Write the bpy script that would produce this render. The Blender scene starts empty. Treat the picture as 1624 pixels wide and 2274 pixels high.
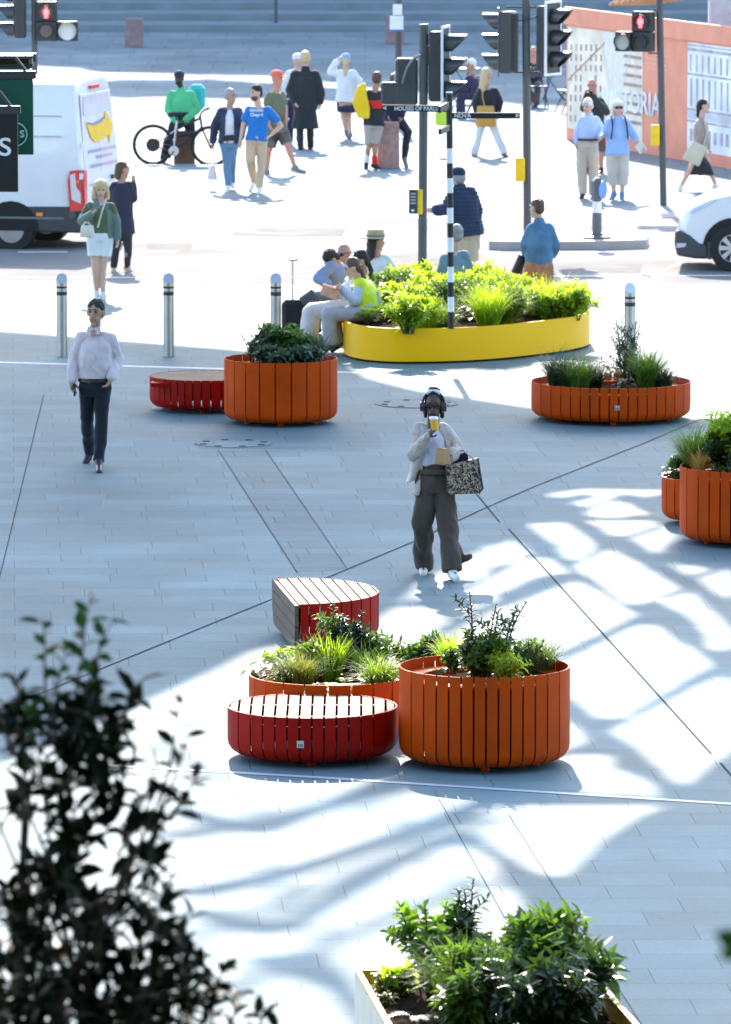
import bpy, bmesh, math, random
import numpy as np
from mathutils import Vector, Matrix, noise as mnoise
random.seed(7); RNG = random.Random(7)
C = bpy.context.scene.collection
R = math.radians
# ------------------------------------------------------------------ camera
FPX, IW, IH = 14300.0, 1624.0, 2274.0          # focal length in photo pixels (photo taken as 1624 x 2274)
CAM = Vector((0.0, 0.0, 7.5)); PITCH = R(6.86)
FWD = Vector((0, math.cos(PITCH), -math.sin(PITCH))); UPV = Vector((0, math.sin(PITCH), math.cos(PITCH))); RGT = Vector((1, 0, 0))
cd = bpy.data.cameras.new('camera'); cam = bpy.data.objects.new('camera', cd); C.objects.link(cam)
cam.location = CAM; cam.rotation_euler = (R(90) - PITCH, 0, 0)
cd.sensor_fit = 'HORIZONTAL'; cd.sensor_width = 24.0; cd.lens = 24.0 * FPX / IW
cd.clip_start = 0.5; cd.clip_end = 4000
cd.dof.use_dof = True; cd.dof.focus_distance = 51.0; cd.dof.aperture_fstop = cd.lens * 0.001 / 0.027
cd.dof.aperture_blades = 0
sc = bpy.context.scene; sc.camera = cam
# ------------------------------------------------------------------ light
SUN_E, SUN_A = R(33), R(3)                     # elevation; shadows fall towards the camera and a little to the right
SUN = Vector((-math.sin(SUN_A) * math.cos(SUN_E), math.cos(SUN_A) * math.cos(SUN_E), math.sin(SUN_E)))
w = bpy.data.worlds.new('World'); sc.world = w; w.use_nodes = True
nt = w.node_tree; sky = nt.nodes.new('ShaderNodeTexSky'); sky.sky_type = 'NISHITA'; sky.sun_disc = False
sky.sun_elevation = SUN_E; sky.sun_rotation = -SUN_A; sky.air_density = 1.0; sky.dust_density = 1.3; sky.ozone_density = 1.2
nt.links.new(sky.outputs[0], nt.nodes['Background'].inputs[0]); nt.nodes['Background'].inputs[1].default_value = 0.145
sl = bpy.data.lights.new('sun', 'SUN'); sl.energy = 2.65; sl.angle = R(0.53); sl.color = (1.0, 0.90, 0.80)
so = bpy.data.objects.new('sun', sl); C.objects.link(so); so.rotation_euler = SUN.to_track_quat('Z', 'Y').to_euler()
sc.view_settings.view_transform = 'Standard'; sc.view_settings.look = 'None'; sc.view_settings.gamma = 1
sc.view_settings.exposure = 2.25
sc.render.engine = 'CYCLES'; sc.cycles.use_denoising = True; sc.cycles.max_bounces = 6
sc.cycles.caustics_reflective = False; sc.cycles.caustics_refractive = False; sc.cycles.sample_clamp_indirect = 6
sc.render.film_transparent = False
# ------------------------------------------------------------------ photo geometry -> world
def ray(x, y): return FWD * FPX + RGT * (x - IW / 2) - UPV * (y - IH / 2)
def P(x, y, z=0.0):
    d = ray(x, y); return CAM + d * ((z - CAM.z) / d.z)
def PY(x, y, Y):
    d = ray(x, y); return CAM + d * (Y / d.y)
def mpp(Y): return (Y / math.cos(PITCH)) / FPX          # metres per photo pixel at that depth (roughly)
# ------------------------------------------------------------------ materials
MATS = {}
def mat(name, col, rough=0.6, metal=0.0, var=0.08, scale=6.0, bump=0.0, bscale=40.0, spec=0.5, emit=0.0, coat=0.0, transl=0.0, alpha=1.0, trans=0.0, sheen=0.0):
    if name in MATS: return MATS[name]
    m = bpy.data.materials.new(name); m.use_nodes = True; t = m.node_tree; b = t.nodes['Principled BSDF']
    b.inputs['Roughness'].default_value = rough; b.inputs['Metallic'].default_value = metal
    b.inputs['Specular IOR Level'].default_value = spec; b.inputs['Coat Weight'].default_value = coat
    b.inputs['Sheen Weight'].default_value = sheen; b.inputs['Transmission Weight'].default_value = trans
    geo = t.nodes.new('ShaderNodeTexCoord')
    n = t.nodes.new('ShaderNodeTexNoise'); n.inputs['Scale'].default_value = scale; n.inputs['Detail'].default_value = 5
    t.links.new(geo.outputs['Object'], n.inputs['Vector'])
    r = t.nodes.new('ShaderNodeMapRange'); r.inputs[1].default_value = 0.3; r.inputs[2].default_value = 0.7
    r.inputs[3].default_value = 1 - var; r.inputs[4].default_value = 1 + var
    t.links.new(n.outputs['Fac'], r.inputs[0])
    mx = t.nodes.new('ShaderNodeVectorMath'); mx.operation = 'SCALE'; mx.inputs[0].default_value = col[:3]
    t.links.new(r.outputs[0], mx.inputs['Scale']); t.links.new(mx.outputs[0], b.inputs['Base Color'])
    if emit: b.inputs['Emission Color'].default_value = (*col[:3], 1); b.inputs['Emission Strength'].default_value = emit
    if bump:
        n2 = t.nodes.new('ShaderNodeTexNoise'); n2.inputs['Scale'].default_value = bscale; n2.inputs['Detail'].default_value = 4
        t.links.new(geo.outputs['Object'], n2.inputs['Vector'])
        bp = t.nodes.new('ShaderNodeBump'); bp.inputs['Strength'].default_value = bump; bp.inputs['Distance'].default_value = 0.02
        t.links.new(n2.outputs['Fac'], bp.inputs['Height']); t.links.new(bp.outputs[0], b.inputs['Normal'])
    if transl:
        tr = t.nodes.new('ShaderNodeBsdfTranslucent'); ms = t.nodes.new('ShaderNodeMixShader'); ms.inputs[0].default_value = transl
        sc2 = t.nodes.new('ShaderNodeVectorMath'); sc2.operation = 'MULTIPLY'; sc2.inputs[1].default_value = (2.1, 1.9, 0.8)
        t.links.new(mx.outputs[0], sc2.inputs[0]); t.links.new(sc2.outputs[0], tr.inputs['Color'])
        o = t.nodes['Material Output']
        t.links.new(b.outputs[0], ms.inputs[1]); t.links.new(tr.outputs[0], ms.inputs[2]); t.links.new(ms.outputs[0], o.inputs['Surface'])
    MATS[name] = m; return m
# ------------------------------------------------------------------ mesh helpers
class MB:
    """collects closed shapes and links them as one mesh object"""
    def __init__(s): s.v = []; s.f = []; s.n = 0
    def add(s, v, f):
        v = [tuple(p) for p in v]; s.v += v; s.f += [tuple(i + s.n for i in q) for q in f]; s.n += len(v); return s
    def box(s, c, d, rot=None):
        x, y, z = [q / 2 for q in d]
        vs = [Vector((a * x, b * y, e * z)) for a in (-1, 1) for b in (-1, 1) for e in (-1, 1)]
        if rot is not None: vs = [rot @ q for q in vs]
        c = Vector(c); vs = [q + c for q in vs]
        return s.add(vs, [(0, 1, 3, 2), (4, 6, 7, 5), (0, 4, 5, 1), (2, 3, 7, 6), (0, 2, 6, 4), (1, 5, 7, 3)])
    def bbox(s, c, d, b=0.01, rot=None):
        """box with chamfered vertical and top edges (rounded-rectangle prism with bevel)"""
        x, y, z = [q / 2 for q in d]; b = min(b, x * .9, y * .9, z * .9)
        ring = lambda k, zz: [Vector((sx * (x - k if i == 0 else x - b), sy * (y - b if i == 0 else y - k), zz)) for sx, sy, i in
                              ((1, 1, 1), (1, 1, 0), (1, -1, 0), (1, -1, 1), (-1, -1, 1), (-1, -1, 0), (-1, 1, 0), (-1, 1, 1))]
        def rg(k, zz):
            q = []
            for sx, sy, first in ((1, 1, 0), (1, -1, 1), (-1, -1, 0), (-1, 1, 1)):
                a = Vector((sx * (x - b), sy * (y - k), zz)); e = Vector((sx * (x - k), sy * (y - b), zz))
                q += [a, e] if first == 0 else [e, a]
            return q
        rs = [rg(b, -z), rg(0, -z + b), rg(0, z - b), rg(b, z)]
        vs = [q for r in rs for q in r]; f = []
        for k in range(3):
            for i in range(8): j = (i + 1) % 8; f.append((k * 8 + i, k * 8 + j, k * 8 + 8 + j, k * 8 + 8 + i))
        f.append(tuple(range(7, -1, -1))); f.append(tuple(range(24, 32)))
        if rot is not None: vs = [rot @ q for q in vs]
        c = Vector(c); return s.add([q + c for q in vs], f)
    def loft(s, rings, n=16, cap=True):
        """rings: (centre, u, v) ellipses"""
        vs = []; f = []
        for c, u, v in rings:
            for i in range(n):
                a = 2 * math.pi * i / n; vs.append(c + u * math.cos(a) + v * math.sin(a))
        m = len(rings)
        for k in range(m - 1):
            for i in range(n): j = (i + 1) % n; f.append((k * n + i, k * n + j, k * n + n + j, k * n + n + i))
        if cap: f.append(tuple(range(n - 1, -1, -1))); f.append(tuple(range((m - 1) * n, m * n)))
        return s.add(vs, f)
    def tube(s, pts, r, n=8):
        pts = [Vector(p) for p in pts]; rr = r if isinstance(r, (list, tuple)) else [r] * len(pts); rings = []
        ref = None
        for i, p in enumerate(pts):
            t = (pts[min(i + 1, len(pts) - 1)] - pts[max(i - 1, 0)]).normalized()
            if ref is None: ref = Vector((0, 0, 1)) if abs(t.z) < .9 else Vector((1, 0, 0))
            u = t.cross(ref).normalized(); v = t.cross(u).normalized(); ref = u.cross(t) if False else ref
            rings.append((p, u * rr[i], v * rr[i]))
        return s.loft(rings, n)
    def cyl(s, p0, p1, r0, r1=None, n=20): return s.tube([p0, p1], [r0, r0 if r1 is None else r1], n)
    def capsule(s, p0, p1, r0, r1, n=12):
        p0 = Vector(p0); p1 = Vector(p1); t = p1 - p0
        t = t.normalized() if t.length > 1e-6 else Vector((0, 0, 1))
        ref = Vector((0, 0, 1)) if abs(t.z) < .9 else Vector((1, 0, 0)); u = t.cross(ref).normalized(); v = t.cross(u).normalized()
        rs = []
        for a in (88, 60, 30, 0): rs.append((p0 - t * r0 * math.sin(R(a)), u * r0 * math.cos(R(a)), v * r0 * math.cos(R(a))))
        for a in (0, 30, 60, 88): rs.append((p1 + t * r1 * math.sin(R(a)), u * r1 * math.cos(R(a)), v * r1 * math.cos(R(a))))
        return s.loft(rs, n)
    def ell(s, c, u, v, w_, n=16, m=10):
        """ellipsoid with half axes u, v, w_ (vectors)"""
        c = Vector(c); rs = []
        for k in range(m + 1):
            a = R(-88 + 176 * k / m); rs.append((c + w_ * math.sin(a), u * math.cos(a), v * math.cos(a)))
        return s.loft(rs, n)
    def prism(s, poly, z0, z1):
        n = len(poly); vs = [(p[0], p[1], z0) for p in poly] + [(p[0], p[1], z1) for p in poly]
        f = [tuple(range(n - 1, -1, -1)), tuple(range(n, 2 * n))] + [(i, (i + 1) % n, n + (i + 1) % n, n + i) for i in range(n)]
        return s.add(vs, f)
    def extr(s, poly, d):
        """3-D polygon pushed along vector d"""
        n = len(poly); poly = [Vector(p) for p in poly]; d = Vector(d)
        f = [tuple(range(n - 1, -1, -1)), tuple(range(n, 2 * n))] + [(i, (i + 1) % n, n + (i + 1) % n, n + i) for i in range(n)]
        return s.add(poly + [p + d for p in poly], f)
    def lathe(s, prof, c, n=28, cap=True):
        c = Vector(c); return s.loft([(c + Vector((0, 0, z)), Vector((r, 0, 0)), Vector((0, r, 0))) for r, z in prof], n, cap)
    def mesh(s, name):
        me = bpy.data.meshes.new(name); me.from_pydata(s.v, [], s.f)
        bm = bmesh.new(); bm.from_mesh(me); bmesh.ops.recalc_face_normals(bm, faces=bm.faces); bm.to_mesh(me); bm.free(); return me
    def build(s, name, m, parent=None, smooth=None, bevel=0):
        me = s.mesh(name); return link(name, me, m, parent, smooth, bevel)
def link(name, me, m=None, parent=None, smooth=None, bevel=0):
    o = bpy.data.objects.new(name, me); C.objects.link(o)
    if m is not None and not me.materials: me.materials.append(m)
    if smooth is not None:
        for p in me.polygons: p.use_smooth = True
        if smooth < 180: me.set_sharp_from_angle(angle=R(smooth))
    if bevel:
        md = o.modifiers.new('bevel', 'BEVEL'); md.width = bevel; md.segments = 2; md.limit_method = 'ANGLE'; md.angle_limit = R(40)
    if parent is not None:
        o.parent = parent
        if parent.type == 'EMPTY' or True: o.matrix_parent_inverse = parent_world(parent).inverted()
    return o
def parent_world(o):
    m = Matrix.LocRotScale(o.location, o.rotation_euler, o.scale)
    return (parent_world(o.parent) @ o.matrix_parent_inverse @ m) if o.parent else m
def tag(o, label=None, cat=None, group=None, kind=None):
    for k, v in (('label', label), ('category', cat), ('group', group), ('kind', kind)):
        if v: o[k] = v
    return o
def thing(name, loc, label, cat, group=None):
    o = bpy.data.objects.new(name, None); C.objects.link(o); o.location = loc; o.empty_display_size = .1
    return tag(o, label, cat, group)
def struct(name, mb, m, **k): return tag(mb.build(name, m, **k), kind='structure')
def text(name, body, size, origin, ux, uy, m, parent=None, ext=0.002, align='CENTER', sx=1.0, bold=0.0):
    cu = bpy.data.curves.new(name, 'FONT'); cu.body = body; cu.size = size; cu.align_x = align; cu.align_y = 'CENTER'; cu.extrude = ext; cu.offset = bold
    o = bpy.data.objects.new(name, cu); C.objects.link(o); bpy.context.view_layer.update()
    me = bpy.data.meshes.new_from_object(o.evaluated_get(bpy.context.evaluated_depsgraph_get())); bpy.data.objects.remove(o)
    ux = Vector(ux).normalized(); uy = Vector(uy).normalized(); uz = ux.cross(uy)
    M = Matrix((ux * sx, uy, uz)).transposed().to_4x4(); M.translation = Vector(origin); me.transform(M)
    me.materials.clear()
    return link(name, me, m, parent)
def disc(mb, c, nrm, r, th=0.01, n=28):
    nrm = Vector(nrm).normalized(); return mb.cyl(Vector(c), Vector(c) + nrm * th, r, r, n)
# ------------------------------------------------------------------ ground
D = lambda y: P(812, y).y
YNK, YFK = P(812, 634).y, P(812, 470, 0).y
def paving(name, bw, bh, shear, c1, c2, mort, rough=(.55, .8), msize=.009):
    m = bpy.data.materials.new(name); m.use_nodes = True; t = m.node_tree; b = t.nodes['Principled BSDF']; N = t.nodes.new; L = t.links.new
    g = N('ShaderNodeNewGeometry'); sx = N('ShaderNodeSeparateXYZ'); L(g.outputs['Position'], sx.inputs[0])
    ma = N('ShaderNodeMath'); ma.operation = 'MULTIPLY_ADD'; ma.inputs[1].default_value = shear; L(sx.outputs[1], ma.inputs[0]); L(sx.outputs[0], ma.inputs[2])
    cb = N('ShaderNodeCombineXYZ'); L(ma.outputs[0], cb.inputs[0]); L(sx.outputs[1], cb.inputs[1])
    br = N('ShaderNodeTexBrick'); L(cb.outputs[0], br.inputs['Vector']); br.inputs['Scale'].default_value = 1; br.inputs['Brick Width'].default_value = bw
    br.inputs['Row Height'].default_value = bh; br.inputs['Mortar Size'].default_value = msize; br.inputs['Mortar Smooth'].default_value = .3; br.offset = .5; br.squash = .72; br.squash_frequency = 3
    br.inputs['Color1'].default_value = (*c1, 1); br.inputs['Color2'].default_value = (*c2, 1); br.inputs['Mortar'].default_value = (*mort, 1); br.inputs['Bias'].default_value = 0.0
    n1 = N('ShaderNodeTexNoise'); n1.inputs['Scale'].default_value = .55; n1.inputs['Detail'].default_value = 8; n1.inputs['Roughness'].default_value = .65; L(g.outputs['Position'], n1.inputs['Vector'])
    mp = N('ShaderNodeMapping'); mp.inputs['Scale'].default_value = (30, 70, 30); L(g.outputs['Position'], mp.inputs[0])
    n2 = N('ShaderNodeTexNoise'); n2.inputs['Scale'].default_value = 1; n2.inputs['Detail'].default_value = 3; L(mp.outputs[0], n2.inputs['Vector'])
    r1 = N('ShaderNodeMapRange'); r1.inputs[1].default_value = .3; r1.inputs[2].default_value = .7; r1.inputs[3].default_value = .74; r1.inputs[4].default_value = 1.16; L(n1.outputs['Fac'], r1.inputs[0])
    r2 = N('ShaderNodeMapRange'); r2.inputs[1].default_value = .3; r2.inputs[2].default_value = .7; r2.inputs[3].default_value = .88; r2.inputs[4].default_value = 1.1; L(n2.outputs['Fac'], r2.inputs[0])
    mm = N('ShaderNodeMath'); mm.operation = 'MULTIPLY'; L(r1.outputs[0], mm.inputs[0]); L(r2.outputs[0], mm.inputs[1])
    vs = N('ShaderNodeVectorMath'); vs.operation = 'SCALE'; vo = N('ShaderNodeTexVoronoi'); vo.inputs['Scale'].default_value = 1.5; L(g.outputs['Position'], vo.inputs['Vector'])
    r4 = N('ShaderNodeMapRange'); r4.inputs[1].default_value = .03; r4.inputs[2].default_value = .045; r4.inputs[3].default_value = .72; r4.inputs[4].default_value = 1.0; L(vo.outputs['Distance'], r4.inputs[0])
    n5 = N('ShaderNodeTexNoise'); n5.inputs['Scale'].default_value = .16; n5.inputs['Detail'].default_value = 6; n5.inputs['Roughness'].default_value = .7; n5.inputs['Distortion'].default_value = .6; L(g.outputs['Position'], n5.inputs['Vector'])
    r5 = N('ShaderNodeMapRange'); r5.inputs[1].default_value = .35; r5.inputs[2].default_value = .65; r5.inputs[3].default_value = .84; r5.inputs[4].default_value = 1.1; L(n5.outputs['Fac'], r5.inputs[0])
    m4 = N('ShaderNodeMath'); m4.operation = 'MULTIPLY'; L(r4.outputs[0], m4.inputs[0]); L(r5.outputs[0], m4.inputs[1]); m5 = N('ShaderNodeMath'); m5.operation = 'MULTIPLY'; L(m4.outputs[0], m5.inputs[0]); L(mm.outputs[0], m5.inputs[1])
    L(br.outputs['Color'], vs.inputs[0]); L(m5.outputs[0], vs.inputs['Scale']); L(vs.outputs[0], b.inputs['Base Color'])
    r3 = N('ShaderNodeMapRange'); r3.inputs[3].default_value = rough[0]; r3.inputs[4].default_value = rough[1]; L(n1.outputs['Fac'], r3.inputs[0]); L(r3.outputs[0], b.inputs['Roughness'])
    bp = N('ShaderNodeBump'); bp.inputs['Strength'].default_value = .25; bp.inputs['Distance'].default_value = .004; L(n2.outputs['Fac'], bp.inputs['Height'])
    bp2 = N('ShaderNodeBump'); bp2.invert = True; bp2.inputs['Strength'].default_value = .5; bp2.inputs['Distance'].default_value = .004; L(br.outputs['Fac'], bp2.inputs['Height']); L(bp.outputs[0], bp2.inputs['Normal'])
    L(bp2.outputs[0], b.inputs['Normal']); b.inputs['Specular IOR Level'].default_value = .05 if name == 'far_paving' else .12; return m
M_PLAZA = paving('plaza_granite', .86, .48, .055, (.120, .186, .200), (.145, .224, .238), (.075, .10, .106), msize=.0045)
M_FAR = paving('far_paving', 1.4, 1.6, .0, (.185, .23, .24), (.215, .265, .275), (.16, .18, .19), msize=.02)
M_ROAD = mat('asphalt', (.24, .235, .225), .9, spec=.04, var=.16, scale=.5, bump=.3, bscale=60)
M_KERB = mat('kerb_granite', (.36, .35, .34), .8, spec=.1, var=.1, scale=3)
def sheet(name, x0, x1, y0, y1, z, m):
    mb = MB().add([(x0, y0, z), (x1, y0, z), (x1, y1, z), (x0, y1, z)], [(0, 1, 2, 3)]); return struct(name, mb, m)
sheet('ground', -1500, 1500, -1500, 1800, -.20, M_ROAD)
sheet('road', -200, 200, YNK + .16, YFK - .6, -.045, M_ROAD)
struct('plaza', MB().box((0, (YNK - 60) / 2, -.14), (160, YNK + 60, .28)), M_PLAZA)
struct('far_pavement', MB().box((0, (YFK + 330) / 2, -.14), (400, 330 - YFK, .28)), M_FAR)
struct('near_kerb', MB().box((0, YNK + .08, -.14), (160, .159, .286)), M_KERB)
struct('far_kerb', MB().extr([(-200, YFK - .001, 0), (-200, YFK - .001, -.2), (-200, YFK - .6, -.2), (-200, YFK - .6, -.043)], (400, 0, 0)), M_KERB)
# joints, drain strips and manhole covers let into the plaza
M_JOINT = mat('dark_joint', (.045, .06, .066), .95, spec=.03); M_STRIP = mat('pale_steel_strip', (.42, .45, .47), .55, spec=.3)
def strip(name, pts, wpx, m, z=.004):
    mb = MB(); q = [P(*p) for p in pts]
    for a, b in zip(q[:-1], q[1:]):
        d = (b - a).normalized(); n = Vector((-d.y, d.x, 0)) * wpx / 2
        mb.add([(*(a + n).xy, z), (*(b + n).xy, z), (*(b - n).xy, z), (*(a - n).xy, z)], [(0, 1, 2, 3)])
    return struct(name, mb, m)
strip('expansion_joint', [(-60, 1603), (300, 1455), (570, 1345), (735, 1280), (915, 1205), (1075, 1130), (1190, 1080), (1430, 985), (1560, 930)], .019, M_JOINT)
strip('expansion_joint', [(1130, 1175), (1355, 1425), (1580, 1675)], .016, M_JOINT); strip('expansion_joint', [(1040, 1075), (1110, 1160)], .016, M_JOINT)
strip('expansion_joint', [(1600, 1695), (1640, 1740)], .016, M_JOINT)
strip('expansion_joint', [(485, 1000), (660, 1272)], .008, M_JOINT); strip('expansion_joint', [(590, 1000), (772, 1265)], .008, M_JOINT)
strip('expansion_joint', [(97, 878), (-5, 1300)], .008, M_JOINT); strip('expansion_joint', [(975, 1775), (1260, 2290)], .005, M_JOINT); strip('expansion_joint', [(1130, 1810), (1440, 2300)], .005, M_JOINT)
M_BANDP = paving('band_granite', 1.3, .48, .088, (.104, .164, .178), (.124, .192, .205), (.06, .075, .078), msize=.006)
def pave_band(px):
    q = [P(*p) for p in px]; return struct('paving_band', MB().add([(v.x, v.y, .002) for v in q], [tuple(range(len(q)))]), M_BANDP)
pave_band([(487, 1002), (590, 1002), (770, 1264), (662, 1272)]); pave_band([(440, 960), (840, 960), (850, 998), (440, 998)]); pave_band([(1260, 2290), (1440, 2300), (1130, 1812), (990, 1800)])
strip('drain_strip', [(230, 1700), (700, 1727), (1160, 1757), (1700, 1791)], .08, M_STRIP); strip('drain_strip', [(-60, 803), (335, 815), (830, 829)], .16, M_STRIP)
for (x, y, r) in ((925, 897, .47), (519, 985, .42)):
    c = P(x, y); t = thing('manhole_cover', c, 'round flush manhole cover in the paving ' + ('behind the coffee drinker' if x > 900 else 'before the orange planter beside the red bench'), 'manhole cover')
    disc(MB(), (c.x, c.y, .001), (0, 0, 1), r, .005, 40).build('cover', M_PLAZA, t)
    ring = MB()
    for k in range(40):
        a0, a1 = 2 * math.pi * k / 40, 2 * math.pi * (k + 1) / 40
        ring.add([(c.x + q * math.cos(a), c.y + q * math.sin(a), .008) for q, a in ((r, a0), (r, a1), (r - .015, a1), (r - .015, a0))], [(0, 1, 2, 3)])
    ring.build('rim', mat('cover_rim', (.10, .12, .125), .8), t)
    for k in range(8):
        a = k * math.pi / 4 + .3; h = MB().box((c.x + .8 * r * math.cos(a), c.y + .8 * r * math.sin(a), .008), (.07, .07, .004)); h.build('lifting_hole', M_JOINT, t)
M_PAINT = mat('road_paint', (.6, .6, .58), .8, spec=.05, var=.15, scale=4)
def road_line(pts, wm, z=-.040):
    mb = MB(); q = [P(*p, -.045) for p in pts]
    for a, b in zip(q[:-1], q[1:]):
        d = (b - a).normalized(); n = Vector((-d.y, d.x, 0)) * wm / 2; mb.add([(*(a + n).xy, z), (*(b + n).xy, z), (*(b - n).xy, z), (*(a - n).xy, z)], [(0, 1, 2, 3)])
    return struct('road_marking', mb, M_PAINT)
for k in range(9): road_line([(-200 + 240 * k, 560), (-90 + 240 * k, 560)], .3)
road_line([(1395, 628), (1520, 583)], .12); road_line([(-60, 618), (1700, 612)], .2); road_line([(-60, 486), (1100, 484)], .2); road_line([(700, 600), (860, 530)], .12)
M_PATCH = mat('asphalt_patch', (.19, .187, .18), .9, spec=.04, var=.2, scale=1.5)
for (x0, x1, y0, y1) in ((520, 760, 506, 522), (860, 1060, 566, 590), (1180, 1420, 585, 604), (330, 420, 540, 556)):
    a, b, c_, d_ = P(x0, y1, -.045), P(x1, y1 + 2, -.045), P(x1 + 10, y0, -.045), P(x0 - 6, y0 + 1, -.045); struct('road_patch', MB().add([(p.x, p.y, -.0425) for p in (a, b, c_, d_)], [(0, 1, 2, 3)]), M_PATCH)
# far terrace steps
M_STEP = mat('step_stone', (.17, .21, .225), .8, var=.15, scale=1.2)
yy = [P(812, v).y for v in (70, 60, 50, 41, 32, 23, 13, 4)]
st = MB()
for k, y in enumerate(yy): st.box((0, y + 20, .09 + .17 * k), (300, 40, .17)) if k == 0 else st.box((0, y + 20 + k * .002, .09 + .17 * k + .003 * k), (300 - k * .01, 40, .17))
struct('stone_steps', st, M_STEP)
# ------------------------------------------------------------------ unseen slabs added to cast the plaza's shade (above the frame)
M_CASTER = mat('canopy_steel', (.25, .25, .26), .6)
COT = 1 / math.tan(SUN_E); HOR = Vector((SUN.x, SUN.y, 0)).normalized()
def up(p, H): return p + HOR * H * COT + Vector((0, 0, H))
def caster(mb, px, H, th=.12): 
    q = [up(P(*p), H) for p in px]; mb.prism([(v.x, v.y) for v in q], H, H + th)
def band(mb, px, wpx, H):
    q = []; n = len(px)
    # smooth the polyline, then give it width in plan
    pts = [P(*p) for p in px]; fine = []
    for i in range(n - 1):
        p0, p1, p2, p3 = pts[max(i - 1, 0)], pts[i], pts[i + 1], pts[min(i + 2, n - 1)]
        for k in range(5):
            t = k / 5; fine.append(.5 * ((2 * p1) + (p2 - p0) * t + (2 * p0 - 5 * p1 + 4 * p2 - p3) * t * t + (3 * p1 - p0 - 3 * p2 + p3) * t ** 3))
    fine.append(pts[-1])
    for i, p in enumerate(fine):
        d = (fine[min(i + 1, len(fine) - 1)] - fine[max(i - 1, 0)]).normalized(); nn = Vector((-d.y, d.x, 0))
        s = FPX / (p - CAM).length; dep = s * 7.5 / p.y
        hw = WK * wpx / 2 * math.sqrt((d.x * s) ** 2 + (d.y * dep) ** 2) / (s * dep); q.append((p + nn * hw, p - nn * hw))
    for (a, b), (c, d) in zip(q[:-1], q[1:]):
        a, b, c, d = [up(v, H) for v in (a, b, c, d)]; mb.prism([(a.x, a.y), (c.x, c.y), (d.x, d.y), (b.x, b.y)], H, H + .06)
roof = MB()  # added slab, its outline follows the shade edge wanted on the plaza
caster(roof, [(-700, 700), (0, 735), (130, 745), (500, 775), (760, 800), (820, 840), (930, 868), (1180, 905), (1535, 930), (1700, 935), (2300, 935), (2300, 1050), (1624, 1075),
              (1480, 1085), (1300, 1082), (1225, 1092), (1190, 1130), (1165, 1160), (1075, 1215), (1010, 1250), (935, 1290), (880, 1345), (800, 1400), (650, 1420), (560, 1440), (505, 1470), (305, 1562), (100, 1650), (-700, 1960)], 14)
roof.build('canopy_deck', M_CASTER)
tag(bpy.data.objects['canopy_deck'], 'broad flat deck of the canopy high over the street, shading the plaza', 'canopy')
c7 = lambda a: [(1099.6 + .3719 * x, 1048.8 + .3719 * y) for x, y in a]
c6 = lambda a: [(727 + .552 * x, 1861 + .552 * y) for x, y in a]
WK = 1.7; lat = MB(); hh = 14.5
for pts, wd in (([(935, 1328), (970, 1345), (1000, 1385), (975, 1425)], 13), ([(985, 1400), (1050, 1366), (1105, 1337)], 14), ([(1030, 1480), (1070, 1455), (1104, 1440)], 12), ([(1090, 1560), (1104, 1556)], 14),
                ([(900, 1345), (960, 1332), (1060, 1290), (1104, 1250)], 8),
                ([(400, 1795), (480, 1822), (560, 1835), (640, 1822), (840, 1738), (960, 1695)], 15), ([(410, 1985), (640, 1935), (850, 1865), (1104, 1770)], 17),
                ([(440, 2020), (560, 2055), (650, 2045), (800, 1965), (950, 1880), (1040, 1864), (1104, 1905)], 18),
                ([(600, 2120), (680, 2150), (760, 2195), (830, 2300)], 36)):
    hh += .03; band(lat, pts, wd, hh)
hh = 21.0
for pts, wd in (([(360, 1860), (700, 1795), (1010, 1715)], 17), ([(400, 2090), (720, 1965), (1090, 1810)], 16), ([(470, 2210), (800, 2065), (1090, 1950)], 18),
                ([(540, 1880), (690, 2050), (790, 2210)], 15), ([(830, 1790), (960, 1905), (1090, 2050)], 12), ([(330, 1640), (470, 1720), (560, 1800)], 12)):
    hh += .05; band(lat, pts, wd, hh)
def inside(x, y, poly):
    r_ = False; n = len(poly)
    for i in range(n):
        (x0, y0), (x1, y1) = poly[i], poly[i - 1]
        if (y0 > y) != (y1 > y) and x < (x1 - x0) * (y - y0) / (y1 - y0) + x0: r_ = not r_
    return r_
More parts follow.
